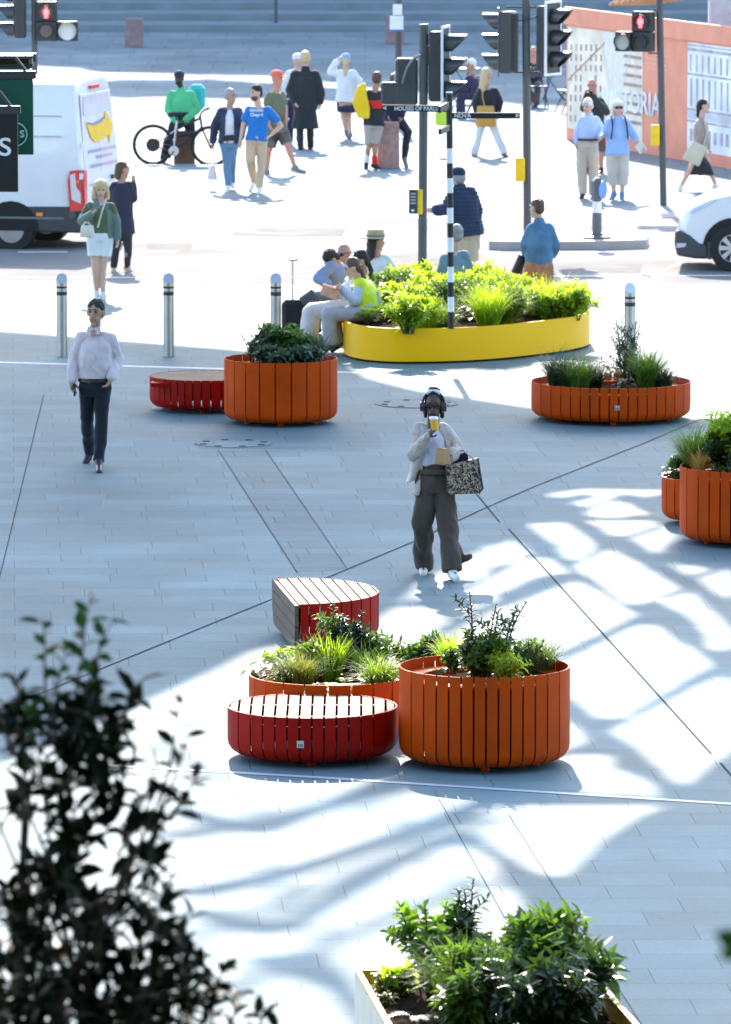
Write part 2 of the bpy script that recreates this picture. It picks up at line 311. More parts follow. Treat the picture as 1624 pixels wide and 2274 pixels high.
openings = [c7(p) for p in ([(190, 310), (390, 290), (470, 330), (600, 440), (560, 480), (500, 530), (410, 510), (390, 440), (280, 370)], [(-40, 460), (110, 395), (215, 480), (100, 540), (-40, 590)],
    [(-40, 640), (200, 505), (310, 500), (425, 595), (250, 620), (-40, 745)], [(530, 240), (700, 160), (800, 185), (920, 255), (600, 268)], [(560, 290), (935, 280), (970, 315), (770, 382), (700, 372)],
    [(330, 112), (460, 108), (450, 150), (335, 148)], [(440, 190), (690, 108), (710, 142), (560, 205)], [(470, 555), (680, 455), (780, 500), (1110, 690), (900, 775), (780, 785), (620, 660)],
    [(820, 395), (990, 325), (1090, 290), (1130, 330), (960, 485)], [(960, 765), (1170, 705), (1230, 770), (1390, 920), (1420, 1040), (1340, 1070), (1275, 1050), (1265, 960), (1150, 850)],
    [(-40, 820), (170, 765), (480, 640), (570, 680), (845, 850), (410, 1055), (200, 1130), (-40, 1200)], [(-40, 1250), (200, 1180), (440, 1110), (850, 905), (965, 905), (1080, 1000), (1170, 1045), (1290, 1145), (900, 1375), (740, 1475), (620, 1465), (440, 1330), (200, 1380), (-40, 1400)],
    [(690, 1540), (1180, 1285), (1350, 1205), (1430, 1250), (1430, 1640), (1225, 1780), (1160, 1855), (1080, 1855), (1000, 1765), (830, 1630)], [(-40, 1420), (440, 1480), (540, 1600), (440, 1650), (-40, 1660)],
    [(-40, 1720), (470, 1685), (680, 1685), (700, 1760), (940, 1850), (965, 1935), (500, 1905), (-40, 1890)], [(1205, 630), (1430, 565), (1430, 765), (1320, 722)], [(1060, 540), (1310, 570), (1150, 625)], [(860, 108), (950, 100), (930, 150), (870, 145)])]
openings += [[(1080, 1785), (1490, 1785), (1416, 1811), (1360, 1848), (1340, 1861), (1257, 1946), (1200, 1942), (1130, 1900), (1080, 1870)], [(1080, 1905), (1112, 1945), (1150, 1995), (1160, 2030), (1146, 2075), (1150, 2300), (1080, 2300)]]  # openings follow the sunlit patches the added lattice should leave
rows = []; y = 1070.0
while y < 2290: rows.append(y); y += 5.5 + (y - 1070) * .003
for y0, y1 in zip(rows[:-1], rows[1:]):
    ym = (y0 + y1) / 2; x = 1100.0; run = None
    while x <= 1720:
        on = x < 1712 and not any(inside(x + 4, ym, o) for o in openings) and (ym > 1160 or x > 1170) and (ym > 1100 or x > 1480)
        if on and run is None: run = x
        if not on and run is not None:
            q = [up(P(*p), 12.0) for p in ((run, y1 + .6), (x, y1 + .6), (x, y0), (run, y0))]; lat.prism([(v.x, v.y) for v in q], 12.0 + .0004 * (y0 % 7), 12.05 + .0004 * (y0 % 7)); run = None
        x += 8
lat.build('canopy_lattice', M_CASTER); tag(bpy.data.objects['canopy_lattice'], 'curved steel lattice at the edge of the canopy high over the street', 'canopy')
# far side: unseen slabs added to keep the station forecourt in shade, and a tall block
far = MB()
def rough_edge(pts, amp, n, seed):
    rr = random.Random(seed); out = []
    for a, b in zip(pts[:-1], pts[1:]):
        for k in range(n): t = k / n; out.append((a[0] + (b[0] - a[0]) * t + rr.uniform(-18, 18), a[1] + (b[1] - a[1]) * t + rr.uniform(-amp, amp)))
    out.append(pts[-1]); return out
H2 = 30
caster(far, [(-600, -120), (2200, -120)] + rough_edge([(2200, 235), (1250, 225), (1150, 225), (760, 178), (620, 160), (420, 158), (300, 152), (180, 148)], 2.5, 14, 3) + rough_edge([(180, 142), (0, 135), (-600, 130)], 2, 6, 5), H2, 1)
far.build('station_roof', M_CASTER); tag(bpy.data.objects['station_roof'], 'high roof edge of the station building shading its forecourt', 'roof')
fb = MB()
caster(fb, rough_edge([(170, 183), (300, 176), (480, 176), (640, 184), (780, 198)], 3, 9, 8) + rough_edge([(800, 222), (600, 216), (430, 212), (240, 212), (170, 205)], 2, 6, 9), H2 + 2, .5)  # strip invented to cast one band of shade on the forecourt
fb.build('bridge_deck', M_CASTER); tag(bpy.data.objects['bridge_deck'], 'narrow high bridge deck crossing beyond the street', 'bridge')
tag(MB().box((0, 232, 13.5), (300, 66, 27)).build('station_building', mat('station_brick', (.22, .19, .18), .8)), 'long brick station building beyond the forecourt steps', 'building')
# the building the photograph was taken from
bb = MB().box((0, -30, 19), (140, 36, 38)); bb.build('office_building', mat('facade_glass', (.05, .06, .07), .3)); tag(bpy.data.objects['office_building'], 'tall pale office block at the near edge of the plaza', 'building')
# ------------------------------------------------------------------ slatted planters and benches
M_ORANGE = mat('orange_paint', (.50, .058, .001), .5, var=.13, scale=3, bump=.04, bscale=120, spec=.1)
M_RED = mat('red_paint', (.34, .007, .003), .5, var=.13, scale=3, bump=.04, bscale=120, spec=.1)
M_DARKIN = mat('dark_liner', (.03, .022, .018), .9)
M_SOIL = mat('soil', (.036, .023, .016), 1.0, var=.5, scale=25, bump=1, bscale=30, spec=.02)
M_WOOD = mat('pale_timber', (.20, .125, .066), .75, var=.14, scale=4, bump=.15, bscale=50)
M_GREYWOOD = mat('weathered_timber', (.11, .078, .05), .7, var=.2, scale=5, bump=.2, bscale=60)
M_BADGE = mat('badge_steel', (.6, .6, .58), .35, metal=.7)
def profile(Rr, H, rc=.10, z0=.045, zr=None):
    p = [(Rr, H), (Rr, (H + rc + z0) / 2), (Rr, rc + z0)]
    for a in (22, 45, 68, 90): p.append((Rr - rc + rc * math.cos(R(a)), z0 + rc - rc * math.sin(R(a))))
    return p
def slats(c, Rr, H, iv, gap=.014, th=.012, rc=.10):
    mb = MB(); c = Vector((c[0], c[1], 0)); po = profile(Rr, H, rc); pi = [(r - th if i < 3 else r - th * .7, z + (0 if i < 3 else th * .6)) for i, (r, z) in enumerate(po)]
    for a0, a1 in iv:
        ga = gap / 2 / Rr; a0 += ga; a1 -= ga
        if a1 - a0 < .004: continue
        k = max(1, int((a1 - a0) / .11)); np_ = len(po); vs = []; f = []
        for prof in (po, pi):
            for i in range(k + 1):
                a = a0 + (a1 - a0) * i / k
                for r, z in prof: vs.append((c.x + r * math.cos(a), c.y + r * math.sin(a), z))
        o = (k + 1) * np_
        for i in range(k):
            for j in range(np_ - 1):
                q = i * np_ + j; f.append((q, q + 1, q + np_ + 1, q + np_)); f.append((o + q, o + q + np_, o + q + np_ + 1, o + q + 1))
        for i in range(k):
            for j in (0, np_ - 1):
                q = i * np_ + j; f.append((q, q + np_, o + q + np_, o + q))
        for i in (0, k):
            for j in range(np_ - 1):
                q = i * np_ + j; f.append((q, o + q, o + q + 1, q + 1))
        mb.add(vs, f)
    return mb
def slice_iv(Rr, w_, rot=0.0, phase=0.5):
    """angle intervals of a circle cut by parallel planes w_ apart (boards run along rot+90 degrees)"""
    n = int(2 * Rr / w_); ts = [-(n - 1) / 2 * w_ + i * w_ for i in range(n)]; ts = [t for t in ts if abs(t) < Rr * .985]
    an = sorted([math.acos(t / Rr) for t in ts] + [2 * math.pi - math.acos(t / Rr) for t in ts])
    return [(a + rot, b + rot) for a, b in zip(an, an[1:] + [an[0] + 2 * math.pi])], ts
def even_iv(n, rot=0): return [(2 * math.pi * i / n + rot, 2 * math.pi * (i + 1) / n + rot) for i in range(n)]
def feet(c, Rr, m, t, n=5, rot=-math.pi / 2):
    for k in range(n):
        a = rot + 2 * math.pi * k / n; x, y = c[0] + (Rr - .24) * math.cos(a), c[1] + (Rr - .24) * math.sin(a)
        MB().lathe([(.035, .0), (.035, .07)], (x, y, 0), 12).build('foot', m, t, smooth=40)
def badge(c, Rr, H, a, t, frac=.5):
    u = Vector((-math.sin(a), math.cos(a), 0)); n = Vector((math.cos(a), math.sin(a), 0)); p = Vector((c[0], c[1], H * frac)) + n * (Rr + .004)
    rot = Matrix((u, n, Vector((0, 0, 1)))).transposed(); b = MB().box(p, (.052, .012, .052), rot).build('badge', M_BADGE, t)
    mk = MB()
    for k in (-1, 0, 1): mk.box(p + n * .0075 + u * k * .014 + Vector((0, 0, -.008)), (.008, .004, .022), rot)
    mk.build('badge_mark', mat('badge_dark', (.15, .15, .15), .5), b)
def planter(x, y, Rr, H, iv, label, group='slatted orange planters', bad=None):
    c = P(x, y); t = thing('slatted_planter', c, label, 'planter', group)
    slats(c, Rr, H, iv).build('slatted_shell', M_ORANGE, t, smooth=35)
    led = MB(); ri = Rr - .15; z = H - .075
    led.lathe([(ri - .012, H - .22), (ri - .012, z - .004), (ri, z), (Rr - .02, z), (Rr - .02, z - .02), (ri, z - .022), (ri, H - .22)], (c.x, c.y, 0), 48)
    led.build('inner_ledge', M_ORANGE, t, smooth=30)
    MB().lathe([(Rr - .2, .075), (Rr - .05, .2), (Rr - .05, H - .13), (Rr - .2, H - .13)], (c.x, c.y, 0), 40).build('liner', M_DARKIN, t, smooth=40)
    so_ = MB(); rr = random.Random(int(x)); n = 26; vs = []; f = []
    for k in range(6):
        for i in range(n):
            a = 2 * math.pi * i / n; q = (ri - .004) * (k + .02) / 5.02; vs.append((c.x + q * math.cos(a), c.y + q * math.sin(a), H - .115 + (rr.uniform(-.008, .012) if k < 5 else -.01)))
    for k in range(5):
        for i in range(n): j = (i + 1) % n; f.append((k * n + i, k * n + j, k * n + n + j, k * n + n + i))
    so_.add(vs, f); so_.build('soil', M_SOIL, t, smooth=180)
    feet(c, Rr, M_ORANGE, t)
    if bad is not None: badge(c, Rr, H, bad, t)
    return t, c
def clip_boards(Rr, ts, w_, gap):
    """board outlines of a round top cut into slices across x"""
    e = [-Rr * .999] + ts + [Rr * .999]; out = []
    for a, b in zip(e[:-1], e[1:]):
        a += gap / 2; b -= gap / 2; n = 6; xs = [a + (b - a) * k / n for k in range(n + 1)]; h = [math.sqrt(max(Rr * Rr - q * q, 0)) for q in xs]
        out.append([(q, -hh_) for q, hh_ in zip(xs, h)] + [(q, hh_) for q, hh_ in reversed(list(zip(xs, h)))])
    return out
def bench(x, y, Rr, H, w_, rot, label, bad=None):
    c = P(x, y); t = thing('round_bench', c, label, 'bench', 'red slatted benches with timber tops'); iv, ts = slice_iv(Rr, w_, rot)
    slats(c, Rr, H, iv, gap=.014).build('slatted_shell', M_RED, t, smooth=35)
    tp = MB()
    for poly in clip_boards(Rr - .016, ts, w_, .016):
        tp.prism([(c.x + q * math.cos(rot) - h * math.sin(rot), c.y + q * math.sin(rot) + h * math.cos(rot)) for q, h in poly], H - .035, H - .004)
    tp.build('seat_boards', M_WOOD, t, bevel=.003)
    fr = MB()
    for k in (-.45, .45): 
        fr.box((c.x + k * Rr * -math.sin(rot), c.y + k * Rr * math.cos(rot), H - .06), (1.6 * Rr * abs(math.cos(rot)) + .04, 1.6 * Rr * abs(math.sin(rot)) + .04, .045))
    fr.build('support_frame', M_RED, t); MB().lathe([(Rr - .05, .24), (Rr - .022, .24), (Rr - .022, H - .07), (Rr - .05, H - .07), (Rr - .05, .24)], (c.x, c.y, 0), 40).build('liner', M_DARKIN, t, smooth=40); feet(c, Rr, M_RED, t)
    if bad is not None: badge(c, Rr, H, bad, t)
    return t
ivf, _ = slice_iv(.63, .0905)
planter(1076, 1693, .63, .72, ivf, 'tall orange planter at the centre, right of the round red bench')
planter(737, 1626, .63, .45, even_iv(22, .1), 'low orange planter full of grasses behind the round red bench')
planter(624, 938, .625, .715, even_iv(22, .06), 'tall orange planter beside the far red bench, near the yellow planter')
ivl, _ = slice_iv(.885, .105)
planter(1357, 930, .885, .425, ivl, 'wide low orange planter with a metal badge at the sunlit edge', bad=-math.pi / 2 + .04)
planter(1661, 1203, .64, .72, slice_iv(.64, .098)[0], 'tall orange planter cut by the right edge of the photo')
planter(1573, 1160, .45, .45, slice_iv(.45, .075)[0], 'small low orange planter tucked behind the tall one at the right')
bench(694, 1681, .63, .385, .0905, 0.0, 'round red bench with a pale board top in front of the tall planter', bad=-math.pi / 2 - .13)
bench(455, 909, .62, .385, .0905, R(-28), 'red bench in the shade left of the far tall orange planter')
def half_bench():
    """half-round bench: red curved face to the right, timber-clad straight face to the left"""
    H = .45; c0 = P(612, 1282, H); c1 = P(663, 1342, H); ctr = (c0 + c1) / 2; ctr.z = 0; Rr = (c0 - c1).length / 2
    ax = (c0 - c1); ax.z = 0; ax.normalize(); nx = Vector((ax.y, -ax.x, 0))             # nx points right, away from the straight face
    t = thing('half_round_bench', ctr, 'half round red bench with a timber end wall behind the planting', 'bench', 'red slatted benches with timber tops')
    w_ = .092; a_ax = math.atan2(ax.y, ax.x); ell = .89  # bulge of the curved side
    n = int(Rr * ell / w_); ts = [w_ * (k + 1) for k in range(n)]
    def pt(q, s, z): return Vector((0, 0, z)) + ctr + nx * q + ax * s
    def hs(q): return Rr * math.sqrt(max(0, 1 - (q / (Rr * ell)) ** 2))
    tp = MB(); e = [0] + ts + [Rr * ell * .999]
    e = [q for q in e if q <= Rr * ell]
    for a, b in zip(e[:-1], e[1:]):
        a += .007; b -= .007; xs = [a + (b - a) * k / 4 for k in range(5)]
        poly = [pt(q, -hs(q) + .012, 0) for q in xs] + [pt(q, hs(q) - .012, 0) for q in reversed(xs)]
        tp.prism([(v.x, v.y) for v in poly], H - .035, H - .003)
    tp.build('seat_boards', M_WOOD, t, bevel=.003)
    z0 = .05; rc = .11
    prof = [(0, H), (0, .3), (0, rc + z0)] + [(-rc + rc * math.cos(R(a)), z0 + rc - rc * math.sin(R(a))) for a in (22, 45, 68, 90)]
    for side in (-1, 1):
        sh = MB()
        for a, b in zip(e[:-1], e[1:]):
            a += .006; b -= .006; k = 5; vs = []; f = []
            for off in (0, -.012):
                for i in range(k + 1):
                    q = a + (b - a) * i / k; nn = Vector((q / (Rr * ell) ** 2, side * hs(q) / Rr ** 2)).normalized()
                    for dr, z in prof: vs.append(pt(max(q + nn.x * (dr + off), .02), side * hs(q) + nn.y * (dr + off), z))
            m_ = len(prof); o = (k + 1) * m_
            for i in range(k):
                for j in range(m_ - 1): q = i * m_ + j; f += [(q, q + 1, q + m_ + 1, q + m_), (o + q, o + q + m_, o + q + m_ + 1, o + q + 1)]
            for i in (0, k):
                for j in range(m_ - 1): q = i * m_ + j; f.append((q, o + q, o + q + 1, q + 1))
            for i in range(k):
                for j in (0, m_ - 1): q = i * m_ + j; f.append((q, q + m_, o + q + m_, o + q))
            sh.add(vs, f)
        sh.build('slatted_side', M_RED, t, smooth=35)
    en = MB(); nb = 4; zz = [.07, .165, .262, .357, .447]
    for k in range(nb):
        s0 = Rr - (.13 if k == 0 else .03 if k == 1 else .0); s1 = Rr - (.03 if k == 0 else .0)
        en.extr([pt(-.03, -s0, zz[k]), pt(-.03, s0, zz[k]), pt(-.03, s1, zz[k + 1] - .008), pt(-.03, -s1, zz[k + 1] - .008)], nx * .03)
    en.build('end_boards', M_GREYWOOD, t)
    for q, s in ((.15, -Rr + .25), (.15, Rr - .25), (Rr * .6, 0)): MB().lathe([(.035, 0), (.035, .09)], pt(q, s, 0), 12).build('foot', M_RED, t, smooth=40)
half_bench()
# ------------------------------------------------------------------ yellow planter with bench
M_YEL = mat('yellow_paint', (1.0, .53, .004), .35, var=.03, scale=2, spec=.2, coat=.05, bump=.03, bscale=30)
def smooth_loop(pts, k=6):
    n = len(pts); out = []
    for i in range(n):
        p0, p1, p2, p3 = pts[i - 1], pts[i], pts[(i + 1) % n], pts[(i + 2) % n]
        for j in range(k):
            t = j / k; out.append(.5 * ((2 * p1) + (p2 - p0) * t + (2 * p0 - 5 * p1 + 4 * p2 - p3) * t * t + (3 * p1 - p0 - 3 * p2 + p3) * t ** 3))
    return out
ypx = [(767, 792), (800, 802), (850, 807), (900, 808.5), (1000, 807), (1100, 801.5), (1200, 791), (1270, 781), (1306, 771), (1308, 762), (1290, 748), (1200, 736), (1050, 732), (900, 738), (800, 755), (766, 778)]
yc = P(1040, 775)
yt = thing('yellow_planter', yc, 'low curved yellow planter overflowing with sunlit plants', 'planter')
loop = smooth_loop([P(*p) for p in ypx]); YH = .43
def wall_loop(mb, lp, h0, h1, th):
    n = len(lp); cen = sum(lp, Vector()) / n; inn = [p - (p - cen).normalized() * th for p in lp]; vs = []
    for z in (h0, h1):
        vs += [(p.x, p.y, z) for p in lp]
    for z in (h1, h0): vs += [(p.x, p.y, z) for p in inn]
    f = []
    for k in range(4):
        for i in range(n): j = (i + 1) % n; a, b = k * n, ((k + 1) % 4) * n; f.append((a + i, a + j, b + j, b + i))
    mb.add(vs, f); return inn
wb = MB(); inn = wall_loop(wb, loop, .03, YH, .05); wb.build('curved_wall', M_YEL, yt, smooth=50)
sb = MB(); cen = sum(inn, Vector()) / len(inn); vs = [(p.x, p.y, YH - .06) for p in inn] + [(cen.x, cen.y, YH + .06)]
sb.add(vs, [(i, (i + 1) % len(inn), len(inn)) for i in range(len(inn))]); sb.build('soil', M_SOIL, yt)
pl = MB(); wall_loop(pl, [p + (p - yc).normalized() * -.08 for p in loop], .0, .035, .1); pl.build('plinth', M_DARKIN, yt)
# yellow bench with timber back on the planter's left side
bl = thing('planter_bench', P(790, 765), 'yellow framed bench with a sloping timber back at the planter edge', 'bench')
Yb = P(790, 765).y
MB().extr([PY(700, 702, Yb + .2), PY(835, 690, Yb + .2), PY(835, 697, Yb + .2), PY(700, 709, Yb + .2)], (0, 1.4, 0)).build('seat_plank', M_YEL, bl)
MB().extr([PY(843, 634, Yb - .1), PY(856, 634, Yb - .1), PY(842, 705, Yb - .1), PY(829, 705, Yb - .1)], (0, 1.5, 0)).build('back_board', mat('bench_timber', (.30, .19, .09), .7, var=.15), bl)
for (xa, ya, xb, yb) in ((763, 692, 758, 722), (764, 722, 770, 798)):
    a, b = PY(xa, ya, Yb - .05), PY(xb, yb, Yb - .05); MB().tube([a, b], .022, 8).build('leg', M_YEL, bl, smooth=60)
a, b = PY(755, 690, Yb - .08), PY(835, 687, Yb - .08); MB().tube([a, b], .02, 8).build('armrest', M_YEL, bl, smooth=60)
# ------------------------------------------------------------------ cream planter at the bottom edge
def box_planter():
    H = .9; q = [P(788, 2151, H), P(1310, 2151, H)]; d = P(872, 2300, H) - q[0]; d.z = 0; d = d.normalized() * 2.0
    e = q[1] - q[0]; c = q[0] + e / 2 + d / 2; c.z = 0; t = thing('box_planter', c, 'square cream planter with yellow inner edges full of shrubs', 'planter')
    M_CR = mat('cream_panel', (.62, .56, .46), .55); M_YE = mat('yellow_edge', (.72, .42, .05), .5)
    q2 = [q[0], q[1], q[1] + d + e * .04, q[0] + d]; cen = sum(q2, Vector()) / 4
    inner = [p + (cen - p).normalized() * .055 for p in q2]
    names = 0
    for i in range(4):
        j = (i + 1) % 4; a, b, c2, d2 = q2[i].copy(), q2[j].copy(), inner[j].copy(), inner[i].copy()
        mb = MB().prism([(v.x, v.y) for v in (a, b, c2, d2)], .0, H - .02); mb.build('side_panel', M_CR, t)
        mb = MB().prism([(v.x, v.y) for v in (a, b, c2, d2)], H - .018, H); mb.build('rim_edge', M_YE, t)
    ib = MB()
    for i in range(4):
        j = (i + 1) % 4; k1 = inner[i] + (cen - inner[i]).normalized() * .004; k2 = inner[j] + (cen - inner[j]).normalized() * .004
        ib.add([(k1.x, k1.y, H - .3), (k2.x, k2.y, H - .3), (k2.x, k2.y, H - .004), (k1.x, k1.y, H - .004)], [(0, 1, 2, 3)])
    ib.build('inner_lining', M_YE, t)
    s = MB(); n = 10; vs = []; rr = random.Random(4); f = []
    for i in range(n + 1):
        for j in range(n + 1):
            u, v = i / n, j / n; p = inner[0] * (1 - u) * (1 - v) + inner[1] * u * (1 - v) + inner[2] * u * v + inner[3] * (1 - u) * v; vs.append((p.x, p.y, H - .1 + rr.uniform(-.03, .03)))
    for i in range(n):
        for j in range(n): a = i * (n + 1) + j; f.append((a, a + 1, a + n + 2, a + n + 1))
    s.add(vs, f); s.build('soil', M_SOIL, t, smooth=180)
    return c, q2, H
BOXP = box_planter()
# ------------------------------------------------------------------ street furniture
M_POLE = mat('pole_grey', (.075, .08, .08), .5, var=.12, scale=3); M_BLK = mat('signal_black', (.034, .038, .04), .45); M_VIS = mat('visor_black', (.03, .034, .036), .38, spec=1.0); M_WHT = mat('white_plastic', (.78, .78, .78), .4)
M_STEEL = mat('brushed_steel', (.55, .53, .50), .32, metal=.9, var=.06, scale=8); M_BAND = mat('dark_band', (.03, .03, .03), .5); M_YBOX = mat('yellow_box', (.85, .55, .01), .35)
M_REDL = mat('red_lamp', (1.0, .05, .06), .4, emit=2.2); M_LENS = mat('dark_lens', (.03, .04, .045), .15); M_GLENS = mat('grey_lens', (.42, .45, .42), .3)
M_GRANITE = mat('pink_granite', (.36, .22, .18), .7, var=.25, scale=12); M_BROWN = mat('brown_stone', (.17, .085, .05), .75, var=.25, scale=6)
Zv = Vector((0, 0, 1))
def fvec(deg): return Vector((math.sin(R(deg)), -math.cos(R(deg)), 0))      # 0 faces the camera, 90 faces right
def basis(f): return Matrix((Zv.cross(f) * -1, f * -1, Zv)).transposed() if False else Matrix((f.cross(Zv) * -1, f, Zv)).transposed()
def pole(base, top, r, t, m=None, name='pole', cap=True):
    a, b = base, top; MB().cyl(a, b, r, r, 18).build(name, m or M_POLE, t, smooth=40)
    if cap: MB().cyl(b, b + Vector((0, 0, .012)), r * 1.08, r * 1.0, 18).build('cap', M_POLE, t, smooth=40)
def visor(mb, c, f, r, L, full=.62):
    """hood: a sleeve whose lower side is cut back"""
    u = f.cross(Zv).normalized(); n = 16; vs = []; fc = []; lens = [L, L * .35]
    for off, rr in ((0, r), (0, r - .012)):
        for i in range(n + 1):
            a = R(-65 + 310 * i / n); c0 = c + (u * math.cos(a) + Zv * math.sin(a)) * rr
            k = max(0, math.sin(a)) * .0 + (1 - (1 - math.sin(a)) / 2 * .75); vs += [c0, c0 + f * L * k]
    o = (n + 1) * 2
    for i in range(n):
        a = i * 2; fc += [(a, a + 1, a + 3, a + 2), (o + a, o + a + 2, o + a + 3, o + a + 1), (a + 1, o + a + 1, o + a + 3, a + 3), (a, a + 2, o + a + 2, o + a)]
    fc += [(0, o, o + 1, 1), (n * 2, n * 2 + 1, o + n * 2 + 1, o + n * 2)]
    mb.add(vs, fc)
def traffic_head(c, deg, t, h=1.04, white_hood=False, board=True):
    """three-lamp signal head: body, backboard with white border, hoods, lenses; c is its centre"""
    f = fvec(deg); B = Matrix((f.cross(Zv), f, Zv)).transposed(); u = f.cross(Zv)
    MB().bbox(c - f * .06, (.31, .2, h * .93), .03, B).build('signal_body', M_BLK, t)
    if board:
        b = MB().box(c + f * .05, (.5, .012, h * 1.06), B).build('backboard', M_BLK, t); e = MB(); hw, hh2 = .245, h * .525
        for k in (-1, 1): e.box(c + f * .055 + u * k * hw, (.035, .03, h * 1.09), B); e.box(c + f * .055 + Zv * k * hh2, (.455, .03, .035), B)
        e.build('white_border', M_WHT, b)
    for k in (1, 0, -1):
        p = c + f * .062 + Zv * k * h * .31; v = MB(); visor(v, p, f, .125, .3); vo = v.build('visor', M_VIS, t, smooth=50)
        disc(MB(), p - f * .004, f, .115, .012).build('lens', M_LENS, t)
def red_man(c, f, t, s=1.0):
    u = f.cross(Zv); mb = MB()
    mb.capsule(c + Zv * .058 * s, c + Zv * .062 * s, .018 * s, .018 * s, 8); mb.capsule(c + Zv * .025 * s, c - Zv * .005 * s, .026 * s, .024 * s, 8)
    for k in (-1, 1): mb.capsule(c - Zv * .01 * s + u * k * .012 * s, c - Zv * .07 * s + u * k * .013 * s, .012 * s, .011 * s, 8); mb.capsule(c + Zv * .035 * s + u * k * .03 * s, c - Zv * .015 * s + u * k * .032 * s, .01 * s, .009 * s, 8)
    mb.build('red_figure', M_REDL, t)
def ped_signal(t, Y, up_px, low_px, side_px, man, disc_px, disc_m, deg, rdisc, lens2):
    f = fvec(deg)
    def bx(px, nm):
        x0, y0, x1, y1 = px; a = PY((x0 + x1) / 2, (y0 + y1) / 2, Y); s = mpp(Y); B = Matrix((f.cross(Zv), f, Zv)).transposed()
        return MB().bbox(a, ((x1 - x0) * s, .2, (y1 - y0) * s), .015, B).build(nm, M_BLK, t), a, (x1 - x0) * s
    bx(up_px, 'signal_box'); bx(low_px, 'signal_box'); bx(side_px, 'signal_box')
    for px, nm, mm, rr in ((man, 'lens', M_LENS, .115), (lens2, 'lens', M_LENS, .105), (disc_px, 'lens', disc_m, rdisc)):
        p = PY(px[0], px[1], Y) + f * .095; disc(MB(), p, f, rr, .014).build(nm, mm, t)
        v = MB(); visor(v, p, f, rr + .012, .12); v.build('visor', M_BLK, t, smooth=50)
    red_man(PY(man[0], man[1], Y) + f * .12, f, t, 1.15)
def push_box(t, x0, y0, x1, y1, Y, deg=0, face=None):
    a = PY((x0 + x1) / 2, (y0 + y1) / 2, Y - .08); s = mpp(Y); f = fvec(deg); B = Matrix((f.cross(Zv), f, Zv)).transposed()
    o = MB().bbox(a, ((x1 - x0) * s, .12, (y1 - y0) * s), .012, B).build('push_button_box', M_YBOX, t)
    return o, a, s
# pole with the signal backs, left of the finger post
Ba = P(938, 622); Ya = Ba.y; t = thing('signal_pole', Ba, 'grey pole with back-turned signal boxes and a white edged traffic light, behind the yellow planter', 'traffic signal')
pole(Ba, PY(942, 55, Ya), .062, t)
s = mpp(Ya)
for (x0, y0, x1, y1, d, nm) in ((846, 182, 886, 232, .26, 'signal_box'), (879, 129, 928, 232, .3, 'signal_box')):
    MB().bbox(PY((x0 + x1) / 2, (y0 + y1) / 2, Ya + .12), ((x1 - x0) * s, d, (y1 - y0) * s), .03).build(nm, mat('signal_grey', (.045, .05, .05), .5), t)
MB().box(PY(877, 183, Ya + .3), (.02, .03, .3)).build('white_border', M_WHT, t)
MB().tube([PY(936, 122, Ya - .07), PY(920, 128, Ya - .1), PY(904, 150, Ya - .12), PY(897, 172, Ya - .1), PY(894, 185, Ya - .05)], .017, 8).build('cable', mat('cable_grey', (.2, .2, .2), .5), t, smooth=60)
traffic_head(PY(981, 147, Ya), 78, t)
for y in (88, 126): MB().tube([PY(945, y + (6 if y > 100 else 0), Ya), PY(975, y, Ya)], .014, 6).build('bracket', M_BLK, t)
MB().box(PY(953, 122, Ya), (.09, .12, .26)).build('clamp', M_BLK, t)
o, a, s = push_box(t, 924, 420, 939, 475, Ya, 0); MB().bbox(PY(918, 447, Ya - .12), (.12, .09, .34), .012).build('push_button_box', M_BLK, t)
for k in range(4): MB().box(PY(918, 430 + 7 * k, Ya - .17), (.075, .004, .022)).build('button_panel', mat('panel_grey', (.35, .36, .36), .4), t)
MB().box(PY(917, 467, Ya - .17), (.04, .004, .03)).build('button_panel', M_WHT, t)
# pole on the island
Bb = P(1172, 528, .10); Yb_ = Bb.y; t = thing('signal_pole', Bb, 'tall grey pole with two back-to-back traffic lights standing on the traffic island', 'traffic signal')
pole(Bb, PY(1168, -60, Yb_), .06, t)
traffic_head(PY(1122, 93, Yb_), -118, t, h=.98, board=False); MB().box(PY(1107, 93, Yb_ + .05), (.02, .34, 1.02), None).build('backboard', mat('board_grey', (.10, .11, .115), .5), t)
traffic_head(PY(1221, 84, Yb_), 62, t, h=1.02)
for y in (15, 160): MB().tube([PY(1125, y, Yb_), PY(1212, y, Yb_)], .013, 6).build('bracket', M_BLK, t)
for pts in ([(1172, 40), (1155, 46), (1140, 40)], [(1172, 44), (1188, 36), (1204, 41)]): MB().tube([PY(x, y, Yb_ - .08) for x, y in pts], .012, 6).build('cable', M_BLK, t, smooth=60)
push_box(t, 1145, 350, 1166, 402, Yb_)
# pole by the hoarding
Bc = P(1474, 456); Yc = Bc.y; t = thing('signal_pole', Bc, 'grey pole with a red standing figure pedestrian light beside the red hoarding', 'traffic signal')
pole(Bc, PY(1464, -60, Yc), .055, t)
ped_signal(t, Yc, (1406, 25, 1453, 69), (1405, 70, 1453, 114), (1369, 70, 1404, 113), (1427, 48), (1387, 92), M_GLENS, -18, .125, (1425, 92))
MB().tube([PY(1440, 22, Yc), PY(1466, 22, Yc)], .014, 6).build('bracket', M_BLK, t); MB().tube([PY(1440, 118, Yc), PY(1468, 118, Yc)], .014, 6).build('bracket', M_BLK, t)
push_box(t, 1446, 277, 1465, 323, Yc)
